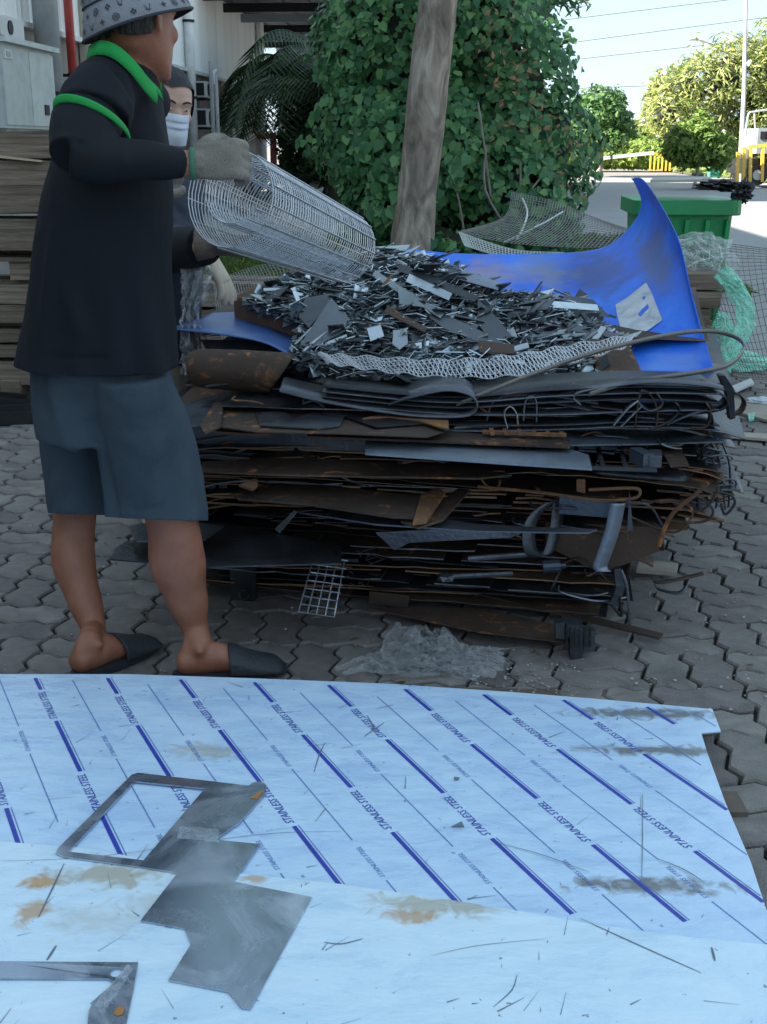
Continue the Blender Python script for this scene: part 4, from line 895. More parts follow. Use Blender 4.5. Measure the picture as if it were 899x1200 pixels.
# loose bits on the paving
m_card = M('worn_card', [(.3, .26, .21), (.4, .36, .3)], 9, .9, bump=.3)
for pts, z, m, nm, lab in (([(858, 452), (880, 443), (884, 448), (862, 458)], .03, m_white, 'metal_strip', 'white painted metal strip on the ground right of the scrap pile'),
    ([(850, 478), (899, 492), (960, 492), (960, 484), (870, 470)], .015, m_card, 'cardboard', 'flattened tan cardboard on the paving at the right edge'),
    ([(826, 508), (899, 514), (990, 516), (990, 509), (899, 508), (830, 504)], .02, m_card, 'wooden_batten', 'long pale batten lying on the paving right of the scrap pile'),
    ([(750, 655), (795, 660), (793, 671), (746, 667)], .03, m_card, 'wood_offcut', 'pale wood offcut on the paving under the right end of the scrap'),
    ([(838, 470), (850, 462), (872, 470), (850, 484)], .02, m_card, 'cardboard', 'small torn tan card beside the strap loops'),
    ([(876, 485), (885, 483), (884, 490), (878, 491)], .02, m_green, 'plastic_scrap', 'tiny green plastic scrap on the paving at the right')):
    mb = MB(); mb.prism([pz(x, y, z) for x, y in pts], (0, 0, -min(z-.002, .012))); tag(mb.build(nm, m), lab, 'debris')
lf = MB()
for k in range(60):
    x, y = random.choice([(random.uniform(700, 899), random.uniform(490, 820)), (random.uniform(0, 200), random.uniform(500, 780)), (random.uniform(330, 700), random.uniform(715, 800))]); p = pz(x, y, .004); a_ = random.uniform(0, 6.28); L_ = random.uniform(.006, .018); d_ = Vector((math.cos(a_), math.sin(a_), 0)); s_ = Vector((-d_.y, d_.x, 0))*random.uniform(.25, .45)
    lf.add([p-d_*L_, p+s_*L_+Z3*.004, p+d_*L_, p-s_*L_+Z3*.003], [(0, 1, 2, 3)])
tag(lf.build('leaf_litter', M('dry_leaf', [(.12, .08, .04), (.3, .22, .12)], 30, .9, island=.4)), 'dry leaf bits and chips scattered over the paving', 'litter', kind='stuff')
cr_ = MB()
for k in range(420):
    x, y = random.choice([(random.uniform(560, 899), random.uniform(760, 835)), (random.uniform(800, 899), random.uniform(470, 800)), (random.uniform(0, 400), random.uniform(500, 790)), (random.uniform(540, 680), random.uniform(775, 812))]); p = pz(x, y, .002)
    cr_.ico(p, random.choice([.0015, .002, .003, .0045]), 0, (1, 1, .6), .5)
tag(cr_.build('grit', M('pale_grit', [(.25, .24, .22), (.42, .4, .38)], 50, .9, island=.4)), 'scattered grit and crumbs on the paving', 'grit', kind='stuff')
# ================================================================ THE SCRAP PILE
def steel(name, cols, rough, metal, rust=.5, seed=0):
    m = M(name, cols, 4.5, rough, metal, bump=.25, bscale=70, rnd=.3); nt = m.node_tree; N = nt.nodes; L = nt.links; b = N['Principled BSDF']
    src = b.inputs['Base Color'].links[0].from_socket; tc = N.new('ShaderNodeTexCoord'); n = N.new('ShaderNodeTexNoise'); n.inputs['Scale'].default_value = 11; n.inputs['Detail'].default_value = 9; n.inputs['Roughness'].default_value = .7; n.inputs['Distortion'].default_value = .8
    mp = N.new('ShaderNodeMapping'); mp.inputs['Location'].default_value = (seed, 0, 0); L.new(tc.outputs['Object'], mp.inputs[0]); L.new(mp.outputs[0], n.inputs[0])
    mr = N.new('ShaderNodeMapRange'); mr.inputs[1].default_value = .5+.22*(1-rust); mr.inputs[2].default_value = .6+.22*(1-rust); L.new(n.outputs['Fac'], mr.inputs[0])
    c2 = N.new('ShaderNodeValToRGB'); c2.color_ramp.elements[0].position = .35; c2.color_ramp.elements[0].color = (.09, .036, .015, 1); c2.color_ramp.elements[1].position = .68; c2.color_ramp.elements[1].color = (.5, .21, .06, 1)
    n3 = N.new('ShaderNodeTexNoise'); n3.inputs['Scale'].default_value = 30; n3.inputs['Detail'].default_value = 6; L.new(mp.outputs[0], n3.inputs[0]); L.new(n3.outputs['Fac'], c2.inputs[0])
    mx = N.new('ShaderNodeMix'); mx.data_type = 'RGBA'; L.new(mr.outputs[0], mx.inputs[0]); L.new(src, mx.inputs[6]); L.new(c2.outputs[0], mx.inputs[7]); L.new(mx.outputs[2], b.inputs['Base Color'])
    inv = N.new('ShaderNodeMath'); inv.operation = 'MULTIPLY_ADD'; L.new(mr.outputs[0], inv.inputs[0]); inv.inputs[1].default_value = -metal; inv.inputs[2].default_value = metal; L.new(inv.outputs[0], b.inputs['Metallic'])
    return m
s_dark = steel('blackened_steel', [(.02, .022, .026), (.07, .076, .088)], .4, .6, .5)
s_pale = steel('pale_blue_steel', [(.16, .19, .23), (.25, .29, .34)], .36, .6, .15, 31)
s_brown = steel('rusty_plate', [(.045, .028, .02), (.085, .055, .04)], .7, .25, .75, 5)
s_blue = steel('blue_grey_steel', [(.07, .09, .115), (.13, .155, .19)], .36, .6, .22, 9)
s_mid = steel('mill_scale_steel', [(.06, .067, .08), (.15, .165, .19)], .36, .65, .4, 13)
s_orange = steel('orange_rust', [(.13, .065, .035), (.24, .12, .055)], .8, .1, .9, 20)
s_edge = steel('rusted_cut_edge', [(.16, .085, .045), (.34, .2, .11)], .7, .2, .6, 3); s_edge2 = steel('worn_cut_edge', [(.1, .11, .12), (.24, .25, .26)], .4, .6, .3, 4)
s_bright = steel('bright_steel', [(.25, .28, .31), (.42, .46, .5)], .32, .85, .1, 25)
s_shard = M('shard_steel', [(.18, .21, .23), (.32, .37, .39), (.55, .6, .62)], 3, .34, .8, bump=.15, rnd=.55, rv=(.22, .5))
s_shardd = M('dark_shard_steel', [(.05, .057, .065), (.12, .135, .15)], 3, .45, .6, bump=.15, rnd=.45)
s_card = M('brown_board', [(.16, .09, .06), (.23, .14, .09)], 3, .8, bump=.2, stretch=(1, 1, 3))
PA = math.radians(-9.5); PO = Vector((.05, 3.13, 0)); pu = Vector((math.cos(PA), math.sin(PA), 0)); pv = Vector((-math.sin(PA), math.cos(PA), 0))
def PP(u, v, z): return PO+pu*u+pv*v+Vector((0, 0, z))
def fd(x, off=0.0): return 3.30-.00056*(x-200)+off          # ground distance of the pile's front face at picture x
GRP = 'flat scrap plates packed in the pile'
labs = {id(s_dark): 'blackened flat offcut packed among the layers of the scrap pile', id(s_brown): 'rust-brown flat offcut packed among the layers of the scrap pile', id(s_mid): 'dull grey flat offcut packed among the layers of the scrap pile', id(s_blue): 'blue-grey flat offcut packed among the layers of the scrap pile'}
def plate(z, u0, u1, v0, v1, m, yaw, tu, tv, warp=.006, th=.0025, notch=5, sag=.0):
    nu = max(8, int((u1-u0)/.05)); nvv = max(5, int((v1-v0)/.07)); P_ = np.zeros((nvv+1, nu+1, 3)); sd = random.uniform(0, 90); cu, cv = (u0+u1)/2, (v0+v1)/2
    je = [random.uniform(-.012, .012) for _ in range(nu+1)]
    for j in range(nvv+1):
        for i in range(nu+1):
            u = u0+(u1-u0)*i/nu-cu; v = v0+(v1-v0)*j/nvv-cv
            if j == 0 and m is not s_blue: v += je[i]*(1 if (i//3) % 2 else 0)
            q = Vector((u*1.6+sd, v*1.6, sd)); h = warp*2.2*noise.noise(q)+tu*u+tv*v
            e_ = max(0, abs(u)/((u1-u0)/2)-.75)*4; h -= sag*e_*e_
            ur = u*math.cos(yaw)-v*math.sin(yaw); vr = u*math.sin(yaw)+v*math.cos(yaw); P_[j, i] = PP(cu+ur, cv+vr, max(.02, z+h))
    mask = np.ones((nvv, nu), bool)
    for _ in range(notch):
        w_ = random.randint(1, max(1, nu//5)); d = random.randint(1, max(1, nvv//3)); i = random.randint(0, nu-1)
        if random.random() < .6: mask[0:d, i:i+w_] = False
        elif random.random() < .5: j = random.randint(1, nvv-2); mask[j:j+d, i:i+w_] = False
        else: j = random.randint(0, nvv-1); (mask.__setitem__((slice(j, j+d), slice(0, w_)), False) if random.random() < .5 else mask.__setitem__((slice(j, j+d), slice(nu-w_, nu)), False))
    if mask.sum() < 4: mask[:] = True
    o = solid_grid(P_, th, mask, edge=1).build('scrap_plate', [m, random.choice([s_edge, s_edge, s_edge2, m] if z > .32 else [m, m, m, s_edge2, s_edge])]); lv = 'lower' if z < .3 else ('middle' if z < .45 else 'upper'); sd2 = 'left' if cu < -.12 else ('right' if cu > .17 else 'centre'); tag(o, labs[id(m)].replace('packed among the layers', 'packed among the %s layers, toward the %s,' % (lv, sd2)), 'scrap plate', 'flat plates in the %s %s of the pile (%s)' % (lv, sd2, m.name.replace('_', ' '))); return o
z = .14; k = 0
while z < .60:
    f = (z-.14)/.46
    span = .74 if f < .25 else (.8 if f < .5 else .86)
    for piece in range(random.choice([1, 2, 2])):
        L_ = random.uniform(.55, 1.0)*span*2; c_ = random.uniform(-1, 1)*(span-L_/2)+(.05 if f > .4 else 0)
        v0 = random.uniform(-.04, .09)+(.16 if f < .3 else 0); v1 = v0+random.uniform(.5, 1.25)
        m = random.choices([s_dark, s_brown, s_mid, s_blue], [5, 4, 3, .5])[0]
        plate(z+random.uniform(-.004, .004), c_-L_/2, c_+L_/2, v0, v1, m, random.uniform(-.09, .09), random.uniform(-.02, .02), random.uniform(0, .04), .007, random.choice([.002, .003, .0045, .006]), random.randint(1, 6), random.choice([0, 0, .02, .03]))
    z += random.uniform(.008, .017); k += 1
for k in range(13): plate(.024+k*.0125, -.62+random.uniform(-.1, .14), .56+random.uniform(-.1, .12), .0+random.uniform(0, .1), 1.2, random.choice([s_dark, s_brown]), random.uniform(-.08, .08), 0, 0, .004, .004, 3)
# plates at the back, rising
for k in range(16):
    z = .2+k*.035; plate(z, -.8+random.uniform(-.05, .1), .85+random.uniform(-.1, .1), .7+random.uniform(-.1, .1), 1.75+random.uniform(-.1, .1), random.choice([s_dark, s_brown, s_mid]), random.uniform(-.05, .05), 0, .02, .004, .004, 2)
# blocks that carry the pile
for q, (u, v) in enumerate(((-.45, .5), (.4, .45), (-.5, 1.3), (.45, 1.3), (0, .9))):
    mb = MB(); mb.box(PP(u, v, .07), (.35, .16, .14), Matrix.Rotation(PA, 3, 'Z')); tag(mb.build('support_block', m_wood), 'dark timber block hidden in the shadow under the scrap pile', 'timber', 'blocks under the scrap pile')
def prism_px(name, pts, z, th, m, label, cat='scrap plate', up=None, parent=None):
    mb = MB(); mb.prism([pz(x, y, z) for x, y in pts], (0, 0, -th)); return tag(mb.build(name, m), label, cat)
def front_px(name, pts, off, depth, m, label, cat='scrap piece'):
    mb = MB(); mb.prism([pd(x, y, fd(x, off)) for x, y in pts], (0, depth, 0)); return tag(mb.build(name, m), label, cat)
def rib_px(name, pts, wv, th, m, label, off=0.0, closed=False, k=8, cat='steel strap'):
    P3 = [pd(x, y, fd(x, off)+(q[0] if q else 0)) for x, y, *q in pts]; o = ribbon(P3, wv, th, k, None, closed).build(name, m, None, True)
    return tag(o, label, cat)
def tube_px(name, pts, r, m, label, off=0.0, closed=False, n=6, k=6, cat='wire'):
    P3 = [pd(x, y, fd(x, off)+(q[0] if q else 0)) for x, y, *q in pts]; mb = MB(); mb.tube(cr(P3, k, closed), r, n, closed); return tag(mb.build(name, m), label, cat)
Yv = Vector((0, .06, 0))
# top layers
prism_px('scrap_plate', [(240, 452), (330, 442), (440, 458), (600, 470), (800, 462), (845, 448), (838, 436), (700, 428), (560, 425), (400, 425), (300, 430)], .632, .004, s_dark, 'broad dark plate under the small shards at the top of the pile')
prism_px('scrap_plate', [(320, 455), (500, 466), (640, 478), (760, 472), (700, 462), (560, 455), (400, 448)], .618, .003, s_mid, 'long curved dark plate edge below the expanded mesh strip')
prism_px('scrap_plate', [(214, 474), (255, 462), (262, 490), (238, 498), (216, 500)], .575, .003, s_blue, 'blue-grey plate corner poking out beside the worker shorts')
prism_px('scrap_plate', [(234, 498), (252, 470), (262, 474), (258, 500), (240, 508)], .582, .004, s_brown, 'rusty pointed plate corner near the rolled brown sheet')
prism_px('scrap_plate', [(262, 478), (340, 470), (430, 476), (520, 488), (520, 506), (500, 512), (400, 508), (300, 506), (258, 500)], .572, .003, s_brown, 'rusty cut-out skeleton sheet above the blue-grey channel')
mb = MB()
mb.prism([pz(x, y, .579) for x, y in ((300, 484), (330, 480), (345, 490), (370, 482), (405, 486), (398, 498), (372, 502), (340, 500), (305, 498))], (0, 0, -.004)); tag(mb.build('scrap_plate', s_mid), 'grey stepped offcut lying on the rusty skeleton sheet', 'scrap plate')
prism_px('scrap_plate', [(405, 488), (440, 480), (520, 494), (440, 500)], .58, .003, s_dark, 'thin dark offcut lying right of the grey stepped offcut')
prism_px('scrap_plate', [(425, 490), (470, 480), (525, 482), (526, 502), (515, 500), (490, 492), (455, 488)], .585, .004, s_orange, 'orange-brown plate with a curved cut edge at the middle of the pile')
prism_px('scrap_plate', [(360, 506), (430, 500), (520, 505), (668, 516), (668, 523), (500, 516), (360, 511)], .553, .006, s_brown, 'long narrow rusty bar above the blue-grey channel')
# channel and its bright neighbour
e = empty('steel_channel', pd(330, 515, fd(330)), 'long blue-grey steel channel running across the front of the pile', 'steel channel')
for (pts, nm) in (([(226, 500), (430, 514), (430, 532), (226, 520)], 'web'),): mb = MB(); mb.prism([pd(x, y, fd(x, -.03)) for x, y in pts], (0, .003, 0)); mb.build(nm, s_blue, e)
mb = MB(); mb.prism([pd(226, 500, fd(226, -.028)), pd(430, 514, fd(430, -.028)), pd(430, 514, fd(430, -.028))+Vector((0, .05, 0)), pd(226, 500, fd(226, -.028))+Vector((0, .05, 0))], (0, 0, -.003)); mb.build('flange', s_blue, e)
s_pale0 = steel('pale_blue_steel', [(.13, .16, .2), (.2, .235, .28)], .4, .6, .15, 31)
prism_px('steel_flat', [(428, 516), (500, 510), (650, 520), (690, 533), (694, 549), (600, 543), (500, 536), (428, 531)], .535, .005, s_pale, 'pale blue-grey steel flat with a ragged rusty edge, middle of the pile')
prism_px('steel_flat', [(566, 507), (735, 503), (815, 505), (848, 517), (760, 520), (670, 521), (620, 517), (566, 513)], .55, .004, s_blue, 'long flat bar reaching past the right end of the pile')
prism_px('scrap_plate', [(615, 502), (668, 495), (672, 502), (632, 507)], .56, .003, s_dark, 'small dark offcut above the long flat bar')
# ladder-like grids
def ladder(name, x0, x1, y0, y1, n, z, m, label):
    e = empty(name, pz((x0+x1)/2, (y0+y1)/2, z), label, 'grating')
    for yy in (y0, y1): mb = MB(); mb.bar(pz(x0, yy, z), pz(x1, yy+4, z), .012, .008); mb.build('rail', m, e)
    for k in range(n): x = x0+(x1-x0)*(k+.5)/n; mb = MB(); mb.bar(pz(x-4, y0, z), pz(x+3, y1+3, z), .011, .006); mb.build('rung', m, e)
    return e
ladder('steel_grid', 566, 664, 484, 506, 6, .565, s_orange, 'rusty ladder-like grid under the looped straps')
ladder('steel_grid', 665, 770, 523, 547, 4, .515, s_dark, 'dark open grid between the two flat bars at the right')
prism_px('scrap_plate', [(772, 522), (796, 521), (808, 545), (786, 546)], .525, .004, s_brown, 'reddish plate piece at the right end between the flat bars')
mb = MB(); c0_ = pz(752, 536, .53); mb.box(c0_, (.03, .07, .035), Matrix.Rotation(.3, 3, 'Z')); tag(mb.build('steel_tube', s_blue), 'short square blue-grey tube sitting in the dark grid', 'steel tube')
mb = MB(); c0_ = pz(768, 537, .53); mb.box(c0_, (.03, .06, .03), Matrix.Rotation(-.2, 3, 'Z')); tag(mb.build('steel_tube', s_mid), 'second short tube beside the square one in the grid', 'steel tube')
# dark folded pocket at the right
o = solid_grid(patch([[pd(690, 548, 3.02), pd(760, 550, 3.0), pd(808, 545, 3.05), pd(812, 556, 3.1)], [pd(700, 556, 2.98), pd(760, 562, 2.96), pd(800, 566, 2.98), pd(811, 562, 3.06)], [pd(740, 566, 3.1), pd(770, 572, 3.08), pd(796, 576, 3.06), pd(806, 570, 3.1)]], 5, 5), .003).build('folded_sheet', s_dark, None, True); tag(o, 'dark folded sheet pocket under the flat bars at the right', 'scrap sheet')
# rolled brown sheet
rows = []
for a_ in (-150, -100, -50, 0, 50, 100, 140):
    t = math.radians(a_); r_ = []
    for x, rr, dx in ((221, .034, 0), (226, .047, 0), (240, .056, 0), (290, .06, 0), (330+16*math.sin(t), .06, 0)):
        c_ = pd(x, 431+(x-224)*.06, 3.36); r_.append(c_+Vector((0, -math.cos(t)*rr, math.sin(t)*rr*.95)))
    rows.append(r_)
o = solid_grid(patch(rows, 5, 4), .004).build('rolled_sheet', s_brown, None, True); tag(o, 'brown sheet rolled into a fat tube at the left front of the pile', 'scrap sheet')
# folded teardrop sheet
rib_px('folded_strap', [(455, 466, .02), (478, 458, .0), (520, 449), (548, 454), (557, 466), (546, 478), (500, 479), (450, 474), (380, 462), (330, 450)], Vector((0, .16, .01)), .004, s_mid, 'wide strip folded back on itself in a teardrop loop at the middle front', cat='folded strip')
rib_px('folded_strap', [(590, 470, .06), (600, 462), (640, 465), (720, 480), (780, 486), (800, 492)], Vector((0, .05, .02)), .003, s_mid, 'dark strap curving right from the looped straps')
# long thin curved strap that loops at the right
rib_px('long_strap', [(535, 474, -.05), (560, 464, -.05), (620, 440, -.02), (700, 412, .12), (780, 393, .3), (830, 388, .42), (862, 395, .4), (872, 408, .3), (858, 425, .18), (830, 434, .1), (740, 448, -.04), (690, 462, -.06)], Vector((0, .0, .012)), .002, steel('tan_strap', [(.22, .2, .18), (.32, .3, .27)], .45, .5, .3, 40), 'long thin tan strap arching over the mesh strip and looping past the blue sheet')
# oval loops at the right
rib_px('strap_loop', [(640, 462), (700, 450), (780, 449), (835, 456), (850, 466), (842, 476), (800, 481), (740, 478), (690, 472)], Vector((0, .05, .01)), .003, s_dark, 'big flattened oval loop of dark strap at the top right of the pile', -.02)
rib_px('strap_loop', [(680, 472), (672, 463), (690, 455), (760, 446), (820, 449), (848, 455)], Vector((0, .02, .008)), .003, s_mid, 'rust-tipped narrow strap folded tight left of the oval loop', -.05)
rib_px('hooked_strap', [(846, 440, .1), (852, 455, .05), (866, 462), (872, 472), (866, 483), (852, 486)], Vector((0, .04, 0)), .002, s_brown, 'small brown hooked strap curling off the right end of the pile', .1)
front_px('bracket', [(843, 440), (850, 440), (860, 455), (862, 490), (856, 492), (852, 462)], .08, .03, s_dark, 'thin dark bracket standing at the right end of the pile')
rib_px('strap_loop', [(594, 500), (590, 482), (597, 474), (604, 482), (606, 496)], Vector((.0, .06, 0)), .003, s_bright, 'bright strap bent in a narrow upright loop left of the grid', -.03)
rib_px('strap_loop', [(613, 492), (615, 470), (622, 463), (628, 470), (628, 494)], Vector((0, .03, 0)), .004, s_mid, 'dark strap band standing upright over the rusty grid', -.04)
rib_px('strap_loop', [(570, 490), (578, 468), (600, 460), (650, 462), (700, 470)], Vector((0, .03, .01)), .004, s_mid, 'dark rounded strap bend arching over the upright loop', -.02)
for pts, lab, m in (([(744, 500), (746, 478), (752, 458), (762, 462), (770, 480), (768, 500)], 'thin rusty strap bent in a tall arch at the right', s_brown), ([(752, 455), (748, 470), (762, 480), (776, 472), (768, 458)], 'small twisted coil of strap above the flat bar', s_mid), ([(760, 502), (785, 492), (796, 478), (790, 470)], 'curled strap tail right of the coil', s_dark), ([(718, 498), (735, 478), (748, 468)], 'bright flat strap leaning against the coil', s_bright), ([(726, 500), (742, 484), (752, 474)], 'second bright strap leaning against the coil, nearer the bar', s_bright), ([(808, 500), (828, 498), (832, 480), (826, 470)], 'rusty strap hooked up at the right end near the bracket', s_brown), ([(780, 497), (800, 488), (830, 480), (836, 500)], 'thin strap sagging at the right end', s_mid)):
    rib_px('bent_strap', pts, Vector((0.0, .022, .004)), .0025, m, lab, -.05)
# long thin sheet edges sweeping right
for k, (y0, y1, y2, m) in enumerate(((452, 442, 446, s_dark), (458, 449, 452, s_mid), (464, 456, 462, s_dark), (471, 470, 470, s_mid), (483, 482, 488, s_dark), (490, 487, 493, s_mid))):
    rib_px('sheet_edge', [(380, y0-8), (520, y0+4), (640, y1+6), (740, y1+2), (830, y2)], Vector((0, .22, .0)), .003, m, ['topmost', 'second', 'third', 'fourth', 'fifth', 'lowest'][k]+' long thin sheet edge sweeping right under the expanded mesh', .05, cat='scrap sheet')
# ragged bent strips poking out of the front face
for k in range(46):
    x = random.uniform(240, 800); y = random.uniform(462, 700); D = fd(x, random.uniform(-.07, -.01)); p = pd(x, y, D)
    if p.z < .08 or (430 < x < 640 and 625 < y < 700): continue
    L_ = random.uniform(.06, .22); a_ = random.gauss(0, .35); c_ = random.uniform(-.05, .05); q1 = p+Vector((L_*.5*math.cos(a_), random.uniform(-.04, .04), L_*.5*math.sin(a_)*.6+c_*.5)); q2 = p+Vector((L_*math.cos(a_), random.uniform(0, .1), L_*math.sin(a_)*.6-abs(c_)))
    m = random.choice([s_mid, s_brown, s_orange, s_pale, s_dark, s_blue]); w_ = random.choice([.006, .012, .02, .03])
    hgt = 'upper' if y < 530 else ('middle' if y < 610 else 'lower'); sd3 = 'left' if x < 430 else ('right' if x > 610 else 'centre')
    if random.random() < .7: o = ribbon([p-Vector((0, -.05, 0)), p, q1, q2], Vector((0, w_, random.choice([0, .004, w_*.6]))), .0025, 6).build('scrap_strip', [m], None, True)
    else: mb = MB(); mb.tube(cr([p-Vector((0, -.05, 0)), p, q1, q2], 5), .003, 5); o = mb.build('scrap_strip', m)
    tag(o, 'bent %s strip poking out of the %s %s of the pile front' % (m.name.replace('_', ' '), hgt, sd3), 'scrap strip', 'bent strips at the %s %s of the pile front (%s)' % (hgt, sd3, m.name.replace('_', ' ')))
# ---- middle front
m_thick = s_brown
prism_px('scrap_plate', [(237, 541), (330, 535), (560, 548), (600, 556), (560, 560), (330, 556), (237, 552)], .462, .005, s_brown, 'long rusty plate under the channel, left half of the pile')
mb = MB(); a_, b_ = pd(232, 530, fd(232, -.02)), pd(303, 535, fd(303, -.02)); mb.bar(a_, b_, .03, .026); tag(mb.build('square_tube', s_blue), 'short blue-grey square tube end below the left of the channel', 'steel tube')
prism_px('scrap_plate', [(270, 578), (310, 568), (380, 568), (498, 582), (490, 606), (460, 605), (360, 590), (280, 584)], .40, .006, s_brown, 'wide brown plate sloping across the lower middle')
prism_px('angle_piece', [(494, 578), (512, 572), (522, 576), (500, 610), (484, 612)], .405, .008, s_orange, 'orange-rusted diagonal bar at the end of the wide brown plate')
prism_px('angle_piece', [(470, 610), (500, 600), (540, 570), (552, 572), (520, 608), (490, 618)], .385, .006, s_brown, 'grey-brown diagonal piece beside the orange-rusted bar')
prism_px('scrap_plate', [(350, 600), (440, 596), (560, 614), (640, 618), (700, 620), (690, 624), (560, 622), (440, 614)], .365, .004, s_mid, 'long thin edge below the wide brown plate')
front_px('scrap_flap', [(440, 624), (560, 618), (620, 621), (600, 630), (480, 636), (462, 645)], -.04, .01, s_mid, 'thin flap of steel hanging over the dark hollow')
front_px('small_block', [(241, 566), (252, 565), (254, 578), (243, 579)], -.02, .04, s_mid, 'first small steel block at the left below the channel')
front_px('small_block', [(256, 564), (266, 563), (267, 576), (257, 577)], -.02, .04, s_mid, 'second small steel block right of the first')
prism_px('board_scrap', [(280, 568), (302, 558), (302, 568), (296, 573)], .44, .006, s_orange, 'tan chip of board stuck between plates at the left')
front_px('strap_stub', [(322, 620), (345, 598), (349, 600), (328, 625)], -.07, .004, s_bright, 'short bright strip lying diagonally on the lower plates')
tube_px('bent_rod', [(236, 562), (270, 560), (300, 553), (330, 548)], .004, s_brown, 'thin curved rod below the channel at the left', -.02, cat='rod')
rib_px('curled_strip', [(560, 553), (568, 566), (578, 573), (584, 568), (586, 562)], Vector((.0, .03, 0)), .004, s_orange, 'small orange curled strip under the pale flat', -.03)
front_px('rust_tab', [(676, 562), (686, 562), (686, 578), (676, 576)], -.05, .01, s_orange, 'small orange rusty tab under the pale flat bar')
tube_px('rod_loop', [(560, 570), (640, 578), (700, 586), (742, 584), (750, 576), (740, 572), (690, 574)], .0045, s_orange, 'rusty rod bent into a long hairpin at the lower right', -.06, cat='rod')
front_px('dark_flap', [(656, 580), (735, 586), (728, 608), (655, 602)], -.05, .004, s_blue, 'dark blue-grey rectangular flap at the lower right of the pile', 'scrap plate')
front_px('scrap_plate', [(640, 612), (770, 618), (779, 622), (772, 646), (705, 672), (640, 640)], .0, .05, s_brown, 'dark brown pointed plate at the lower right corner', 'scrap plate')
prism_px('scrap_plate', [(690, 600), (800, 588), (806, 620), (700, 622)], .3, .004, s_orange, 'flat plate with an orange rusted corner at the right end')
front_px('wedge', [(735, 622), (738, 576), (742, 622)], -.07, .004, s_mid, 'thin tapered grey sliver standing upright at the lower right')
# hanging straps
rib_px('hanging_strap', [(655, 585, .03), (652, 615, .02), (644, 645, -.01), (632, 652, -.04), (622, 645, -.07), (620, 620, -.07), (630, 600, -.05), (646, 588, -.02)], Vector((.035, .02, 0)), .003, s_mid, 'shiny dark strap hanging down in a curved loop at the lower right', -.05)
rib_px('hanging_strap', [(724, 590), (718, 620), (708, 650), (703, 664), (708, 670)], Vector((.038, .0, .0)), .003, s_pale, 'bright narrow strap hanging with a pointed end at the lower right', -.1)
# dark lower zone
mb = MB(); mb.tube([pd(160, 648, 3.2), pd(420, 657, 3.13)], .006, 8); tag(mb.build('steel_rod', s_blue), 'long thin dark rod low on the left front of the pile', 'rod')
mb = MB(); mb.tube([pd(275, 654, 3.12), pd(350, 655, 3.1)], .009, 8); tag(mb.build('steel_rod', s_bright), 'short bright rod low at the left behind the near leg', 'rod')
prism_px('scrap_plate', [(135, 642), (190, 618), (260, 612), (400, 640), (400, 660), (240, 664), (130, 655)], .245, .004, s_dark, 'dark plate corner sticking out left behind the legs')
prism_px('scrap_plate', [(150, 616), (200, 608), (262, 616), (240, 632), (160, 634)], .29, .004, s_mid, 'blackish sheet end sticking out behind the near leg')
front_px('square_tube', [(270, 664), (300, 666), (299, 711), (270, 709)], -.0, .14, s_dark, 'dark square steel tube end with a round bolt hole, low at the left', 'steel tube')
mb = MB(); c_ = pd(286, 697, fd(286, -.002)); mb.tube(cr([c_+Vector((.014*math.cos(a_), 0, .014*math.sin(a_))) for a_ in np.linspace(0, 6.28, 9)[:-1]], 3, True), .002, 5, True); tag(mb.build('bolt_ring', s_mid), 'round ring of the bolt hole on the square tube end', 'ring')
mb = MB()
for q in range(5): mb.bar(pd(368+q*9, 652+q, 3.0+.004*q), pd(350+q*10.5, 717+q*1.5, 2.93), .003, .003)
for q in range(8): t = q/7; mb.bar(pd(370-20*t, 652+65*t, 2.995-.065*t), pd(408-16*t, 657+66*t, 3.0-.065*t), .003, .003)
tag(mb.build('hanging_grid', s_bright), 'small square wire grid hanging from the lower front of the pile', 'wire grid')
mb = MB()
for q in range(26): x = 380+random.uniform(0, 55); y = 645+random.uniform(0, 45); a_ = pd(x, y, 3.05); mb.tube([a_, a_+Vector((random.uniform(-.02, .05), random.uniform(-.02, .03), random.uniform(-.012, .012)))], .0015, 4)
tag(mb.build('wire_ends', s_mid), 'cluster of cut wire ends beside the hanging grid', 'wire', kind='stuff')
mb = MB(); mb.bar(pz(378, 684, .07)+Vector((0, .25, 0)), pz(775, 746, .02), .035, .006); tag(mb.build('rusty_angle', s_brown), 'long rusty angle bar on the ground slanting right under the pile', 'steel bar')
prism_px('scrap_plate', [(430, 712), (560, 712), (700, 742), (660, 752), (560, 740)], .035, .004, s_brown, 'dark rusty plate on the ground under the pile')
front_px('small_plate', [(433, 693), (480, 698), (478, 712), (432, 708)], .02, .005, s_brown, 'small dark rectangular plate low in the hollow', 'scrap plate')
# cast fitting
e = empty('cast_fitting', pz(675, 768), 'grey stepped metal fitting standing on the paving under the pile', 'metal fitting')
for pts, th, m in (([(651, 731), (664, 729), (664, 750), (652, 748)], .03, s_mid), ([(662, 730), (684, 734), (683, 770), (669, 774), (668, 748), (662, 746)], .045, s_mid), ([(684, 738), (698, 740), (697, 763), (684, 764)], .03, s_mid)): mb = MB(); mb.prism([pd(x, y, 2.84) for x, y in pts], (0, th, 0)); mb.build('block', m, e)
for k in range(6): mb = MB(); x = 664+k*5.5; mb.bar(pd(x, 735, 2.835), pd(x, 758, 2.835), .003, .006); mb.build('fin', s_dark, e)
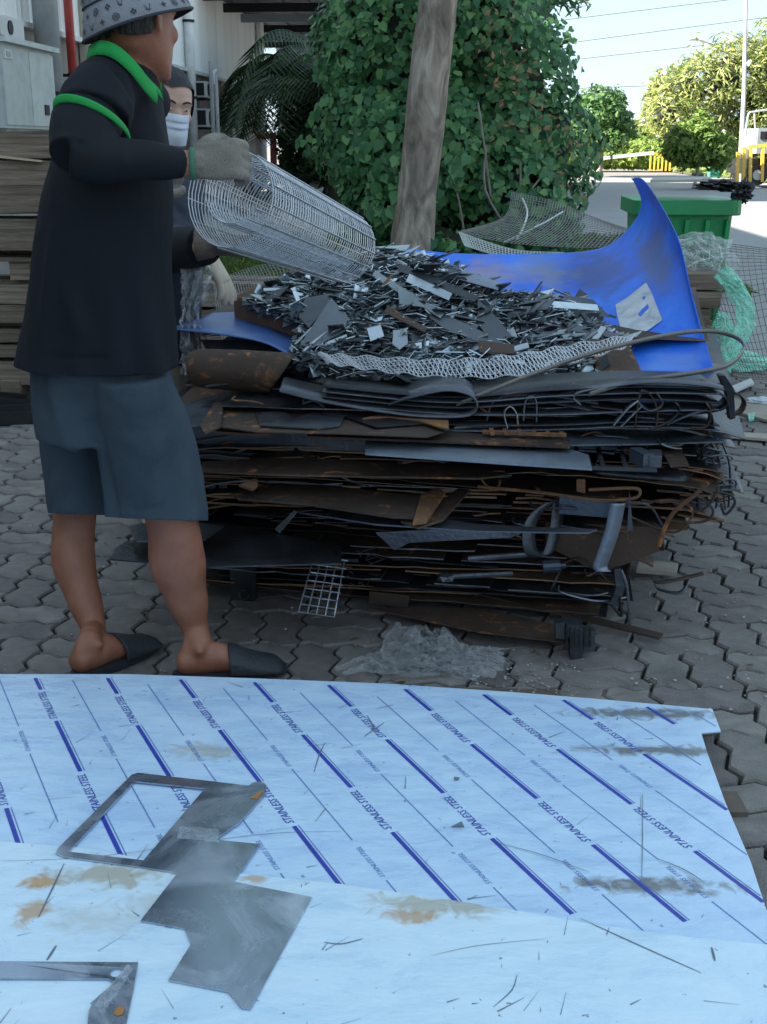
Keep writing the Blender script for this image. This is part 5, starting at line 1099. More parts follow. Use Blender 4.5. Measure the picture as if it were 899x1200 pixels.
# pipes in the hollow
mb = MB(); mb.tube([pd(548, 655, 3.0), pd(640, 648, 3.05)], .008, 8); tag(mb.build('steel_rod', s_mid), 'dark rod crossing the hollow below the thin flap', 'rod')
mb = MB(); mb.tube([pd(520, 676, 3.0), pd(600, 672, 3.05)], .008, 8); mb.ico(pd(522, 677, 3.0), .02, 1, (1.2, 1, .7), .3); tag(mb.build('pipe_fitting', s_mid), 'dark pipe with a knob end low in the hollow', 'pipe')
mb = MB(); mb.tube([pd(636, 664, 2.98), pd(656, 663, 2.98)], .018, 12); mb.tube([pd(656, 663, 2.98), pd(663, 663, 2.98)], .008, 8); tag(mb.build('pipe_fitting', s_blue), 'short dark cylinder fitting under the curved hanging strap', 'pipe')
o = front_px('bracket', [(720, 668), (728, 666), (732, 690), (724, 712), (716, 706), (722, 690)], -.03, .02, s_mid, 'twisted steel bracket hanging under the lower right corner')
tube_px('bent_rod', [(728, 668), (735, 690), (738, 733)], .004, s_mid, 'thin rod hanging straight down at the lower right', -.03, cat='rod')
tube_px('bent_rod', [(700, 705), (716, 708), (728, 722), (726, 700)], .004, s_dark, 'hooked dark rod beside the twisted bracket', -.03, cat='rod')
tube_px('bent_rod', [(773, 640), (778, 622), (790, 600), (812, 582), (830, 566)], .006, s_orange, 'rusty rod curving up from the lower right corner plate', -.05, cat='rod')
# wire basket wreck at the right end
e = empty('wire_basket', pd(825, 550, 3.15), 'crushed dark wire basket hanging at the right end of the pile', 'wire basket')
mb = MB()
for q in range(9): x = 795+q*6.5; mb.tube(cr([pd(x, 520, 3.12+.03*math.sin(q)), pd(x+8+random.uniform(-4, 4), 548, 3.08+.03*math.sin(q*2)), pd(x+14+random.uniform(-6, 6)-q*1.0, 580+random.uniform(0, 22), 3.06)], 4), .0032, 5)
mb.build('upright_wires', s_dark, e)['kind'] = 'stuff'
mb = MB()
for q in range(8): y = 524+q*7.5; mb.tube(cr([pd(797+q*3, y-3, 3.1), pd(822+q*2, y+3*math.sin(q), 3.05), pd(846+random.uniform(-3, 6), y+5, 3.1)], 4), .0032, 5)
for q in range(7): y = 522+q*8; mb.tube(cr([pd(800+q*2, y+14, 3.1), pd(825+q*2, y, 3.07), pd(842+random.uniform(-3, 6), y-8+q, 3.13)], 4), .0028, 5)
mb.build('cross_wires', s_dark, e)['kind'] = 'stuff'
mb = MB()
for q in range(9):
    c_ = pd(838+random.uniform(-10, 14), 555+random.uniform(-22, 26), 3.08+random.uniform(-.03, .05)); r1, r2 = random.uniform(.02, .055), random.uniform(.015, .035); a0 = random.uniform(0, 3)
    mb.tube(cr([c_+Vector((math.cos(t)*r1, math.sin(t+a0)*.02, math.sin(t)*r2)) for t in np.linspace(0, 5.5, 7)], 4), .0025, 5)
mb.build('loose_loops', s_mid, e)['kind'] = 'stuff'
for pts, lab in (([(770, 575), (812, 580), (835, 596), (828, 610), (800, 612), (775, 606)], 'rusty wire loop hanging below the wire basket'), ([(790, 590), (815, 600), (832, 590), (842, 570)], 'short curved wire crossing below the wire basket'), ([(835, 576), (856, 580), (861, 590), (850, 603), (845, 590)], 'long thin wire loop at the extreme right of the pile'), ([(740, 606), (790, 624), (812, 600), (790, 586), (750, 590)], 'large flat rusty wire loop under the folded pocket')):
    tube_px('wire_loop', pts, .0035, s_dark if 'thin' in lab else s_brown, lab, -.03)
# ================================================================ BLUE SHEET, TRAY, SHARDS
m_blue = M('blue_painted_steel', [(.008, .07, .46), (.018, .15, .74), (.06, .26, .84)], 3.4, .45, 0, bump=.5, bscale=6, rnd=0, spec=.3, detail=9)
def addspot(m, spots):
    nt = m.node_tree; N = nt.nodes; L = nt.links; b = N['Principled BSDF']; src = b.inputs['Base Color'].links[0].from_socket; geo = N.new('ShaderNodeTexCoord').outputs['Object']
    for c, r, col, amt in spots:
        sb = N.new('ShaderNodeVectorMath'); sb.operation = 'SUBTRACT'; L.new(geo, sb.inputs[0]); sb.inputs[1].default_value = tuple(c)
        ln = N.new('ShaderNodeVectorMath'); ln.operation = 'LENGTH'; s2 = N.new('ShaderNodeVectorMath'); s2.operation = 'MULTIPLY'; L.new(sb.outputs[0], s2.inputs[0]); s2.inputs[1].default_value = tuple(1/q for q in r); L.new(s2.outputs[0], ln.inputs[0])
        nz = N.new('ShaderNodeTexNoise'); nz.inputs['Scale'].default_value = 14; nz.inputs['Detail'].default_value = 7; L.new(geo, nz.inputs['Vector'])
        ma = N.new('ShaderNodeMath'); ma.operation = 'MULTIPLY_ADD'; L.new(nz.outputs['Fac'], ma.inputs[0]); ma.inputs[1].default_value = 1.6; ma.inputs[2].default_value = -.1
        s3 = N.new('ShaderNodeMath'); s3.operation = 'SUBTRACT'; L.new(ma.outputs[0], s3.inputs[0]); L.new(ln.outputs['Value'], s3.inputs[1])
        mr = N.new('ShaderNodeMapRange'); L.new(s3.outputs[0], mr.inputs[0]); mr.inputs[1].default_value = -.35; mr.inputs[2].default_value = .3; mr.inputs[4].default_value = amt
        mx = N.new('ShaderNodeMix'); mx.data_type = 'RGBA'; L.new(mr.outputs[0], mx.inputs[0]); L.new(src, mx.inputs[6]); mx.inputs[7].default_value = (*col, 1); src = mx.outputs[2]
    L.new(src, b.inputs['Base Color'])
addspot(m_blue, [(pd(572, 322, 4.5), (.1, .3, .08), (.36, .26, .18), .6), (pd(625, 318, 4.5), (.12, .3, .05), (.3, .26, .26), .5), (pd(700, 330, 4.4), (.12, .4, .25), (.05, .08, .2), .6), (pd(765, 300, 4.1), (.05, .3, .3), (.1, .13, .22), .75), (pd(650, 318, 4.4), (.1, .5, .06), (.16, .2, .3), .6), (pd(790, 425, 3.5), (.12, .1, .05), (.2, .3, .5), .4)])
BS = [[pd(452, 291, 4.62), pd(480, 292, 4.66), pd(530, 297, 4.7), pd(600, 298, 4.72), pd(670, 296, 4.7), pd(712, 288, 4.62), pd(742, 262, 4.5), pd(752, 238, 4.42), pd(745, 216, 4.4), pd(740, 209, 4.43)],
      [pd(450, 310, 4.4), pd(480, 312, 4.42), pd(530, 318, 4.45), pd(600, 322, 4.47), pd(665, 322, 4.45), pd(715, 310, 4.38), pd(755, 282, 4.28), pd(772, 252, 4.2), pd(768, 232, 4.18), pd(757, 214, 4.24)],
      [pd(450, 345, 4.05), pd(480, 347, 4.06), pd(530, 355, 4.08), pd(600, 360, 4.1), pd(660, 362, 4.08), pd(712, 356, 4.02), pd(755, 340, 3.96), pd(785, 318, 3.93), pd(797, 300, 3.92), pd(793, 275, 3.95)],
      [pd(450, 385, 3.7), pd(480, 387, 3.7), pd(530, 395, 3.72), pd(600, 402, 3.74), pd(660, 405, 3.72), pd(712, 403, 3.7), pd(755, 396, 3.68), pd(790, 385, 3.66), pd(812, 372, 3.66), pd(812, 350, 3.68)],
      [pd(450, 430, 3.4), pd(480, 432, 3.4), pd(530, 438, 3.4), pd(600, 440, 3.42), pd(660, 438, 3.44), pd(710, 437, 3.45), pd(750, 436, 3.46), pd(790, 437, 3.46), pd(820, 440, 3.46), pd(838, 438, 3.48)]]
bs = empty('blue_sheet', pd(700, 300, 4.6), 'big bent blue painted steel sheet with a tall curled right flap', 'metal sheet')
solid_grid(patch(BS, 6, 8), .003).build('sheet', m_blue, bs, True)
def on_bs(u, v): # u,v 0..1 on sheet
    P_ = patch(BS, 6, 8); H_, W2, _ = P_.shape; return Vector(P_[int(v*(H_-1)), int(u*(W2-1))])
BSP = patch(BS, 6, 8)
def nearest_bs(x, y):
    best = None
    for j in range(BSP.shape[0]-1):
        for i in range(BSP.shape[1]-1):
            A_, B_, C_, D_ = [Vector(BSP[a_, b_]) for a_, b_ in ((j, i), (j, i+1), (j+1, i+1), (j+1, i))]
            pa, pb_, pc_, pd_ = map(toscreen, (A_, B_, C_, D_)); ax, ay = pa
            if inside(x, y, [pa, pb_, pc_, pd_]):
                e1 = Vector((pb_[0]-ax, pb_[1]-ay)); e2 = Vector((pd_[0]-ax, pd_[1]-ay)); d = Vector((x-ax, y-ay)); det = e1.x*e2.y-e1.y*e2.x
                s_ = (d.x*e2.y-d.y*e2.x)/det; t_ = (e1.x*d.y-e1.y*d.x)/det; p = A_+(B_-A_)*s_+(D_-A_)*t_; n = (B_-A_).cross(D_-A_).normalized()
                if n.dot(Vector((0, 0, CAMH))-p) < 0: n = -n
                if best is None or p.y < best.y: best = p+n*.0035
    return best
lp = [(723, 366), (722, 358), (735, 350), (758, 332), (764, 343), (777, 376), (760, 388), (735, 400), (728, 388)]
P_ = [nearest_bs(x, y) for x, y in lp]; c_ = nearest_bs(750, 366)
if all(P_) and c_:
    mid = [(q+c_)/2 for q in [p for p in P_]]; mid = [nearest_bs(*toscreen(q)) or q for q in mid]; n = len(P_)
    mb = MB(); mb.add([c_]+mid+P_, [(0, 1+i, 1+(i+1) % n) for i in range(n)]+[(1+i, 1+n+i, 1+n+(i+1) % n, 1+(i+1) % n) for i in range(n)])
    lbl = mb.build('paper_label', M('torn_paper', [(.3, .34, .38), (.5, .53, .55), (.6, .62, .62)], 14, .8, bump=.5, bscale=60, rnd=0), bs)
    for pts in ([(753, 350), (756, 347), (757, 350), (755, 352)], [(748, 369), (753, 363), (760, 357), (761, 361), (755, 367), (751, 372)]):
        Q_ = [nearest_bs(x, y) for x, y in pts]; mb = MB(); mb.add([q+(Vector((0, 0, CAMH))-q).normalized()*.003 for q in Q_], [tuple(range(len(Q_)))]); mb.build('tear_hole', m_blue, lbl)
o = solid_grid(patch([[pd(250, 367, 3.95), pd(300, 366, 4.0), pd(345, 372, 4.0), pd(400, 392, 3.95)], [pd(222, 378, 3.75), pd(290, 380, 3.75), pd(350, 392, 3.7), pd(400, 412, 3.65)], [pd(195, 385, 3.6), pd(250, 391, 3.5), pd(310, 402, 3.42), pd(352, 425, 3.36)]], 8, 8), .003)
bs2 = o.build('blue_sheet', M('blue_grey_paint', [(.03, .09, .28), (.05, .13, .36), (.07, .16, .4)], 3, .42, 0, bump=.12, rnd=0), None, True); tag(bs2, 'smaller faded blue sheet corner sticking out left of the pile toward the worker', 'metal sheet')
o = solid_grid(patch([[pd(235, 398, 3.6), pd(300, 402, 3.5), pd(356, 422, 3.4)], [pd(250, 425, 3.5), pd(310, 432, 3.42), pd(356, 440, 3.36)]], 6, 4), .003); tag(o.build('scrap_sheet', s_dark), 'black sheet sagging beneath the small blue sheet corner', 'scrap sheet')
# tray
e = empty('metal_tray', pd(310, 370, 3.85), 'shallow brown rusty tray with offcuts at the left of the heap', 'tray')
A_, B_, C_ = pd(275, 352, 3.86), pd(352, 380, 3.62), pd(352, 318, 4.5)
for p, q, hh in ((A_, B_, .075), (A_, C_, .07), (B_, B_+(C_-A_), .05)):
    mb = MB(); mb.prism([p+Vector((0, 0, .015)), q+Vector((0, 0, .015)), q+Vector((0, 0, .015-hh)), p+Vector((0, 0, .015-hh))], (q-p).cross(Vector((0, 0, 1))).normalized()*.003); mb.build('side', s_card, e)
mb = MB(); mb.prism([A_-Vector((0, 0, .055)), B_-Vector((0, 0, .055)), B_+(C_-A_)-Vector((0, 0, .055)), C_-Vector((0, 0, .055))], (0, 0, -.003)); mb.build('floor', s_brown, e)
# ---- the heap of shards
hp = [(452, 298, 4.25, .0), (300, 372, 3.95, 0), (720, 420, 3.6, 0)]
def hz(X, Y):
    """height of the heap above ground"""
    base = .64+.13*(Y-3.35)
    q = Vector((X, Y)); h = 0
    for cx_, cy_, rx, ry, a_ in ((.02, 4.12, .52, .62, .20), (.3, 3.85, .5, .45, .07), (-.15, 3.75, .35, .4, .05)):
        d = ((X-cx_)/rx)**2+((Y-cy_)/ry)**2; h += a_*math.exp(-d*1.2)
    return base+h
def okheap(X, Y):
    x, y = toscreen((X, Y, hz(X, Y))); return inside(x, y, [(345, 404), (352, 396), (352, 380), (290, 356), (304, 345), (350, 326), (380, 310), (420, 300), (452, 296), (500, 302), (540, 318), (580, 345), (650, 352), (690, 362), (705, 385), (735, 405), (700, 440), (560, 445), (400, 440), (345, 428)])
P_ = np.zeros((40, 44, 3)); mask = np.zeros((39, 43), bool)
for j in range(40):
    for i in range(44):
        X, Y = -.6+i*.03, 3.2+j*.034; P_[j, i] = (X, Y, hz(X, Y)-.012+.02*noise.noise(Vector((X*14, Y*14, 0))))
        if i < 43 and j < 39: mask[j, i] = okheap(X+.015, Y+.017)
o = solid_grid(P_, .01, mask).build('shard_bed', s_shardd); tag(o, 'dark bed of fine steel scrap under the loose shards', 'scrap heap', kind='stuff')
pts_ = []
while len(pts_) < 9000:
    X, Y = random.uniform(-.62, .75), random.uniform(3.2, 4.6)
    if okheap(X, Y): pts_.append((X, Y, hz(X, Y)))
def shard_geo(c, L_, W2, T_, az, el, ro):
    R = Matrix.Rotation(az, 3, 'Z') @ Matrix.Rotation(el, 3, 'Y') @ Matrix.Rotation(ro, 3, 'X'); t = random.uniform(.3, 1)
    vs = [(-L_/2, -W2/2), (L_/2, -W2/2*t), (L_/2*random.uniform(.7, 1), W2/2), (-L_/2*random.uniform(.6, 1), W2/2*t)]
    return [Vector(c)+R @ Vector((x, y, z)) for z in (-T_/2, T_/2) for x, y in vs], [(0, 3, 2, 1), (4, 5, 6, 7), (0, 1, 5, 4), (1, 2, 6, 5), (2, 3, 7, 6), (3, 0, 4, 7)]
fine = MB(); fine2 = MB()
for i, p in enumerate(pts_[:8200]):
    s_ = random.uniform(.5, 1.5); L_ = random.choice([.014, .024, .036, .055])*s_; g = shard_geo(Vector(p)+Vector((0, 0, random.uniform(-.006, .014))), L_, L_*random.uniform(.3, .95), random.uniform(.001, .003), random.gauss(2.5 if p[0] < .1 else 2.75, .7), random.gauss(.1, .35), random.gauss(0, .45))
    (fine if i % 3 else fine2).add(*g)
s_fine = M('fine_shards', [(.2, .24, .26), (.36, .42, .44), (.62, .68, .7)], 6, .32, .75, bump=0, rnd=0, island=.75, rv=(.2, .45))
tag(fine.build('fine_scrap', s_fine), 'mass of small glinting steel chips heaped on the pile', 'scrap chips', kind='stuff')
tag(fine2.build('fine_scrap', s_shardd), 'dark small steel chips mixed through the heap', 'scrap chips', kind='stuff')
kinds = [('steel_shard', .085, .019, 'thin grey steel sliver lying in the heap', s_shard, 'sliver', 'thin grey slivers in the heap'), ('steel_shard', .06, .038, 'small grey angular steel shard lying in the heap', s_shard, 'shard', 'grey angular shards in the heap'), ('steel_shard', .1, .035, 'dark long steel offcut lying in the heap', s_shardd, 'offcut', 'dark long offcuts in the heap'), ('steel_shard', .05, .035, 'dark squarish steel chip lying in the heap', s_shardd, 'chip', 'dark squarish chips in the heap')]
protos = []
for nm, L_, W2, lab, m, cat, grp in kinds:
    for _ in range(4): mb = MB(); mb.add(*shard_geo((0, 0, 0), L_*random.uniform(.8, 1.2), W2*random.uniform(.8, 1.2), .002, 0, 0, 0)); me = mb.mesh(nm); me.materials.append(m); protos.append((me, nm, lab, cat, grp))
for i, p in enumerate(pts_[8200:8490]):
    me, nm, lab, cat, grp = random.choice(protos); o = bpy.data.objects.new(nm, me); C.objects.link(o); tag(o, lab, cat, grp)
    az = random.gauss(2.45 if p[0] < .15 else 2.85, .45); k = random.uniform(.8, 1.9)
    o.matrix_world = Matrix.Translation(Vector(p)+Vector((0, 0, random.uniform(.004, .022)))) @ Matrix.Rotation(az, 4, 'Z') @ Matrix.Rotation(random.gauss(.12, .22), 4, 'Y') @ Matrix.Rotation(random.gauss(0, .3), 4, 'X') @ Matrix.Scale(k, 4)
# larger marked pieces
def piece(pts, D, m, lab, th=.003, nm='steel_offcut', cat='offcut', lean=.6):
    c0_ = Vector((np.mean([p[0] for p in pts]), np.mean([p[1] for p in pts]))); P3 = []
    for x, y in pts: P3.append(pd(x, y, D+(c0_.y-y)/400*lean))
    mb = MB(); mb.prism(P3, (0, th*.6, th)); return tag(mb.build(nm, m), lab, cat)
def hD(x, y):
    for D in np.arange(3.2, 4.7, .01):
        p = pd(x, y, D)
        if p.z <= hz(p.x, p.y)+.02: return D
    return 4.3
for pts, m, lab in (([(352, 405), (388, 350), (408, 372), (404, 388), (366, 408)], s_shardd, 'large black triangular plate lying left in the heap'), ([(350, 372), (358, 350), (388, 345), (384, 360), (362, 385)], s_shardd, 'broad blackish plate beside the tray wall'), ([(466, 336), (484, 348), (498, 360), (468, 356)], s_shard, 'pale grey triangular plate near the top of the heap'), ([(461, 388), (477, 388), (478, 402), (468, 410), (460, 404)], s_bright, 'pale rectangular chip in the lower middle of the heap'), ([(430, 386), (446, 382), (450, 394), (434, 400)], s_bright, 'pale squarish chip left of the lower middle of the heap'), ([(505, 305), (540, 316), (586, 332), (584, 340), (540, 328), (508, 312)], s_pale, 'long pale strip at the upper right edge of the heap'), ([(560, 400), (603, 405), (602, 415), (562, 413)], s_brown, 'short brown bar on the lower slope of the heap'), ([(500, 360), (545, 380), (590, 402), (582, 410), (520, 385), (498, 368)], s_shardd, 'long black slab sloping right in the middle of the heap'), ([(560, 352), (575, 365), (600, 395), (575, 400), (560, 380)], s_shardd, 'black kinked plate in the right half of the heap'), ([(664, 347), (695, 352), (715, 372), (640, 365)], s_shardd, 'dark flat offcut under the crossed bars on the right'), ([(690, 398), (735, 400), (752, 436), (700, 436)], s_brown, 'brown plate resting on the blue sheet at the right end'), ([(455, 360), (500, 385), (498, 390), (450, 366)], s_brown, 'thin rusty strip lying across the middle of the heap'), ([(386, 322), (398, 318), (404, 326), (392, 330)], s_bright, 'small bright tab with holes near the roll of mesh'), ([(600, 350), (700, 358), (702, 364), (600, 357)], s_shard, 'long flat grey strip on the right shoulder of the heap'), ([(640, 375), (725, 392), (724, 397), (638, 382)], s_shardd, 'long dark strip pointing at the paper label'), ([(470, 310), (560, 348), (556, 354), (466, 317)], s_shardd, 'long dark blade crossing the upper right of the heap'), ([(440, 318), (520, 368), (516, 373), (436, 324)], s_shard, 'long grey blade crossing the upper middle of the heap'), ([(480, 322), (530, 345), (526, 352), (476, 330)], s_shard, 'broad grey blade just right of the triangular plate')):
    xm, ym = np.mean([p[0] for p in pts]), np.mean([p[1] for p in pts]); piece(pts, hD(xm, ym)-.03, m, lab, .003, lean=1.4)
for a_, b_, r, lab, m in (((664, 343), (692, 380), .007, 'upright dark bar leaning at the right end of the heap', s_shardd), ((628, 342), (722, 372), .006, 'thin dark bar crossing behind the leaning one', s_shardd), ((645, 338), (705, 362), .005, 'slimmer bar above the crossing one', s_mid), ((447, 336), (460, 322), .004, 'short tan rod near the open end of the roll', s_orange), ((560, 352), (572, 332), .003, 'thin rusty rod poking up at the right of the heap', s_brown), ((620, 352), (635, 330), .003, 'thin wire poking up over the blue sheet', s_brown), ((346, 404), (366, 384), .004, 'short bright rod left of the black triangular plate', s_bright), ((356, 412), (383, 388), .005, 'white rod lying by the black triangular plate', s_bright)):
    D1 = hD(*a_)-.03; mb = MB(); mb.bar(pd(*a_, D1), pd(*b_, hD(*b_)-.03), r*2, r); tag(mb.build('steel_bar', m), lab, 'steel bar')
# expanded metal strip
ES = [[pd(372, 414, 3.3), pd(430, 418, 3.26), pd(520, 422, 3.24), pd(600, 416, 3.26), pd(670, 404, 3.32), pd(745, 392, 3.42)], [pd(385, 426, 3.24), pd(440, 434, 3.2), pd(520, 442, 3.18), pd(610, 440, 3.18), pd(680, 422, 3.24), pd(735, 406, 3.36)]]
EP = patch(ES, 24, 4); mb = MB(); H_, W2, _ = EP.shape
def es(u, v):
    i = max(0, min(W2-1.001, u*(W2-1))); j = max(0, min(H_-1.001, v*(H_-1))); i0, j0 = int(i), int(j); a_, b_ = i-i0, j-j0
    return Vector(EP[j0, i0]*(1-a_)*(1-b_)+EP[j0, i0+1]*a_*(1-b_)+EP[j0+1, i0]*(1-a_)*b_+EP[j0+1, i0+1]*a_*b_)+Vector((0, 0, .004*math.sin(u*70)))
NW = 78
for k in range(NW+1):
    u0 = k/NW
    for du in (.028, -.012): mb.tube([es(u0+du*(q/3-.5), q/3) for q in range(4)], .0017, 4)
for v in (0, .25, .5, .75, 1): mb.tube([es(q/90, v) for q in range(91)], .0015, 4)
tag(mb.build('expanded_mesh_strip', m_wirez), 'curved strip of galvanised mesh lying along the front edge of the heap', 'mesh strip')
# ---- the roll of welded wire mesh
rl = empty('wire_mesh_roll', pd(330, 240, 3.05), 'loose roll of shiny welded wire mesh held over the heap', 'wire mesh roll')
c1, c2 = pd(272, 222, 2.86), pd(404, 283, 3.4)
ax = (c2-c1).normalized(); X_ = ax.cross(Vector((0, 0, 1))).normalized(); Z_ = X_.cross(ax)
def spiral(t, s_):   # t along the roll 0..1, s_ turn angle
    f = s_/(2*math.pi*1.6); r = (.132-.062*f)*(1-.16*t)*(1+.35*(1-t)*max(0, (.35-f)) ); c_ = c1.lerp(c2, t)+Z_*(-.022*(1-f))+X_*(.01)
    a_ = s_+1.9
    return c_+X_*math.cos(a_)*r*.95+Z_*math.sin(a_)*r
NT = 46
for k in range(NT+1):
    t = k/NT+random.uniform(-.003, .003); mb = MB(); mb.tube([spiral(t, q*2*math.pi*1.6/44) for q in range(45)], .0015, 4); mb.build('hoop_wire', m_wirez, rl)
for k in range(25):
    s_ = k*2*math.pi*1.6/24; mb = MB(); mb.tube([spiral(q/8, s_)+(spiral(q/8, s_)-c1.lerp(c2, q/8)).normalized()*.003 for q in range(9)], .0022, 4); mb.build('long_wire', m_wirez, rl)
# ================================================================ THE TWO WORKERS
m_skin = M('brown_skin', [(.19, .07, .038), (.27, .105, .06), (.34, .145, .088)], 7, .5, bump=.14, bscale=160, rnd=0)
m_skin2 = M('light_skin', [(.4, .24, .17), (.5, .31, .23)], 5, .5, bump=.08, bscale=160, rnd=0)
m_shirt = M('black_polo_knit', [(.006, .008, .012), (.012, .014, .02)], 5, .85, bump=.25, bscale=500, rnd=0, spec=.25)
m_sleeve = M('black_arm_sleeve', [(.006, .007, .01), (.01, .012, .017)], 4, .75, bump=.15, bscale=500, rnd=0, spec=.25)
m_trim = M('green_knit_trim', [(.01, .28, .05), (.015, .38, .08)], 8, .8, bump=.3, bscale=400, rnd=0)
m_short = M('blue_grey_shorts', [(.028, .042, .056), (.044, .062, .078), (.056, .076, .093)], 6, .88, bump=.35, bscale=350, rnd=0, spec=.2)
m_hat = M('grey_hat_cloth', [(.19, .2, .22), (.28, .295, .32)], 6, .9, bump=.35, bscale=300, rnd=0)
m_hatd = M('dark_hat_edge', [(.03, .033, .04), (.05, .055, .065)], 6, .9, bump=.3, bscale=200, rnd=0)
m_hair = M('black_hair', [(.006, .006, .007), (.02, .018, .017)], 40, .6, bump=.8, bscale=120, rnd=0, stretch=(1, 1, .3))
m_glove = M('dirty_knit_glove', [(.12, .105, .085), (.2, .18, .15), (.3, .28, .24)], 9, .95, bump=.6, bscale=260, rnd=0)
m_glove2 = M('brown_work_glove', [(.07, .055, .045), (.13, .1, .08), (.22, .18, .15)], 9, .95, bump=.6, bscale=260, rnd=0)
m_beige = M('beige_cloth', [(.45, .37, .28), (.55, .47, .37)], 6, .9, bump=.3, rnd=0)
m_navy = M('navy_workwear', [(.012, .016, .028), (.022, .028, .045)], 5, .85, bump=.3, bscale=200, rnd=0)
m_mask = M('pale_face_mask', [(.5, .54, .6), (.6, .64, .7)], 6, .85, bump=.15, rnd=0)
m_eye = M('eye_white', [(.6, .58, .55), (.65, .62, .6)], 3, .2, bump=0, rnd=0); m_iris = M('dark_iris', [(.02, .01, .008), (.03, .018, .012)], 3, .15, bump=0, rnd=0)
def lp(mb, items, n=20, e=1.0):
    """loft of rings: (centre, x-axis vector, y-axis vector)"""
    mb.loft([ring(c, ax_, ay_, n, 0, e) for c, ax_, ay_ in items]); return mb
def limb(mb, pts, rad, n=16, k=5, flat=1.0, fv=None):
    P_ = cr(pts, k); m = len(P_); up = Vector((0, 1, 0)); rings = []
    for i, p in enumerate(P_):
        t = i/(m-1)*(len(rad)-1); q = int(min(t, len(rad)-2)); f = t-q; f = f*f*(3-2*f); r = rad[q]+(rad[q+1]-rad[q])*f
        d = (P_[min(m-1, i+1)]-P_[max(0, i-1)]).normalized(); x = d.cross(fv or up)
        if x.length < .2: x = d.cross(Vector((1, 0, 0)))
        x.normalize(); y = x.cross(d); rings.append(ring(p, x*r, y*r*flat, n))
    mb.loft(rings); return mb
def folds(me, fs):
    """cloth creases: (point a, point b, width, depth) ridge lines, pushed along the normal"""
    n = len(me.vertices); co = np.zeros(n*3); me.vertices.foreach_get('co', co); co = co.reshape(-1, 3); nr = np.array([v.normal[:] for v in me.vertices]); d = np.zeros(n)
    for a_, b_, w_, h in fs:
        a_ = np.array(a_); b_ = np.array(b_); ab = b_-a_; t = np.clip(((co-a_)@ab)/(ab@ab), 0, 1); ds = np.linalg.norm(co-(a_+t[:, None]*ab), axis=1)
        d += 1.7*h*np.exp(-(ds/w_)**2)*np.sin(np.pi*np.clip(t*.9+.05, 0, 1))**.5
    for i in range(n):
        q = Vector(co[i]); d[i] += .0045*noise.noise(Vector((q.x*7, q.y*7, q.z*3.5)))+.0022*(.5-abs(noise.noise(q*13)))+.001*noise.noise(q*30)
    co = co+nr*d[:, None]; me.vertices.foreach_set('co', co.ravel()); me.update()
def drape(me, cx, cy, z0, z1, amp, k, ph=0):
    """soft hanging folds that deepen towards the hem"""
    n = len(me.vertices); co = np.zeros(n*3); me.vertices.foreach_get('co', co); co = co.reshape(-1, 3); nr = np.array([v.normal[:] for v in me.vertices])
    th = np.arctan2(co[:, 1]-cy, co[:, 0]-cx); t = np.clip((z1-co[:, 2])/(z1-z0), 0, 1)**1.4
    w_ = np.array([noise.noise(Vector((c[0]*5, c[1]*5, c[2]*2))) for c in co]); d = amp*t*np.sin(k*th+ph+w_*4+co[:, 2]*5)*(.6+.8*np.abs(w_))
    nr[:, 2] *= .3; co = co+nr*d[:, None]; me.vertices.foreach_set('co', co.ravel()); me.update()
def hem(me, p, nrm):
    bm = bmesh.new(); bm.from_mesh(me); bmesh.ops.bisect_plane(bm, geom=bm.verts[:]+bm.edges[:]+bm.faces[:], plane_co=p, plane_no=nrm, clear_outer=True); bm.to_mesh(me); bm.free(); me.update()
def shell_(o, t=.003):
    m_ = o.modifiers.new('s', 'SOLIDIFY'); m_.thickness = t; m_.offset = -1; return o
def addmesh(me, name, m, parent):
    return link(name, me, m, parent, True)
def hand_mb(mb, wrist, fwd, palmn, size=1.0, curl=(.5, .6, .7, .75), thumb=1, thick=1.0, spread=.12, thumbcurl=.4):
    """palm, four unequal bent fingers and a side thumb; palmn points out of the palm"""
    f = Vector(fwd).normalized(); nrm = Vector(palmn); nrm = (nrm-f*nrm.dot(f)).normalized(); sd = f.cross(nrm)*thumb; s_ = size
    W2 = lambda a, b, c: Vector(wrist)+f*a*s_+sd*b*s_+nrm*c*s_
    lp(mb, [(W2(-.01, 0, 0), sd*.029*s_, nrm*.021*s_), (W2(.02, 0, 0), sd*.035*s_, nrm*.019*s_*thick), (W2(.05, 0, 0), sd*.042*s_, nrm*.018*s_*thick), (W2(.085, 0, -.002), sd*.043*s_, nrm*.015*s_*thick), (W2(.1, 0, -.002), sd*.038*s_, nrm*.011*s_*thick)], 16)
    for k, (b, L_, r) in enumerate(((.031, .072, .0098), (.0105, .08, .0102), (-.0105, .075, .0098), (-.031, .058, .0086))):
        p = W2(.088, b, -.001); a_ = 0; pts = [W2(.07, b*.95, 0), p]; c_ = curl[k]
        for seg, q in ((.45, .75), (.32, 1.0), (.25, .7)):
            a_ += c_*q; d = (f*math.cos(a_)+nrm*math.sin(a_)+sd*spread*b/.031*(1 if k < 4 else 0)*.6).normalized(); p = p+d*L_*seg*s_; pts.append(p)
        limb(mb, pts, [r*1.05*s_*thick, r*1.08*s_*thick, r*s_*thick, r*.96*s_*thick, r*.72*s_*thick], 10, 4)
    pts = [W2(.012, .02, .006), W2(.04, .044, .014), W2(.066, .058, .014+.012*thumbcurl*2), W2(.088, .058-.012*thumbcurl, .016+.03*thumbcurl)]
    limb(mb, pts, [.017*s_*thick, .0135*s_*thick, .0115*s_*thick, .0085*s_*thick], 10, 4); return mb
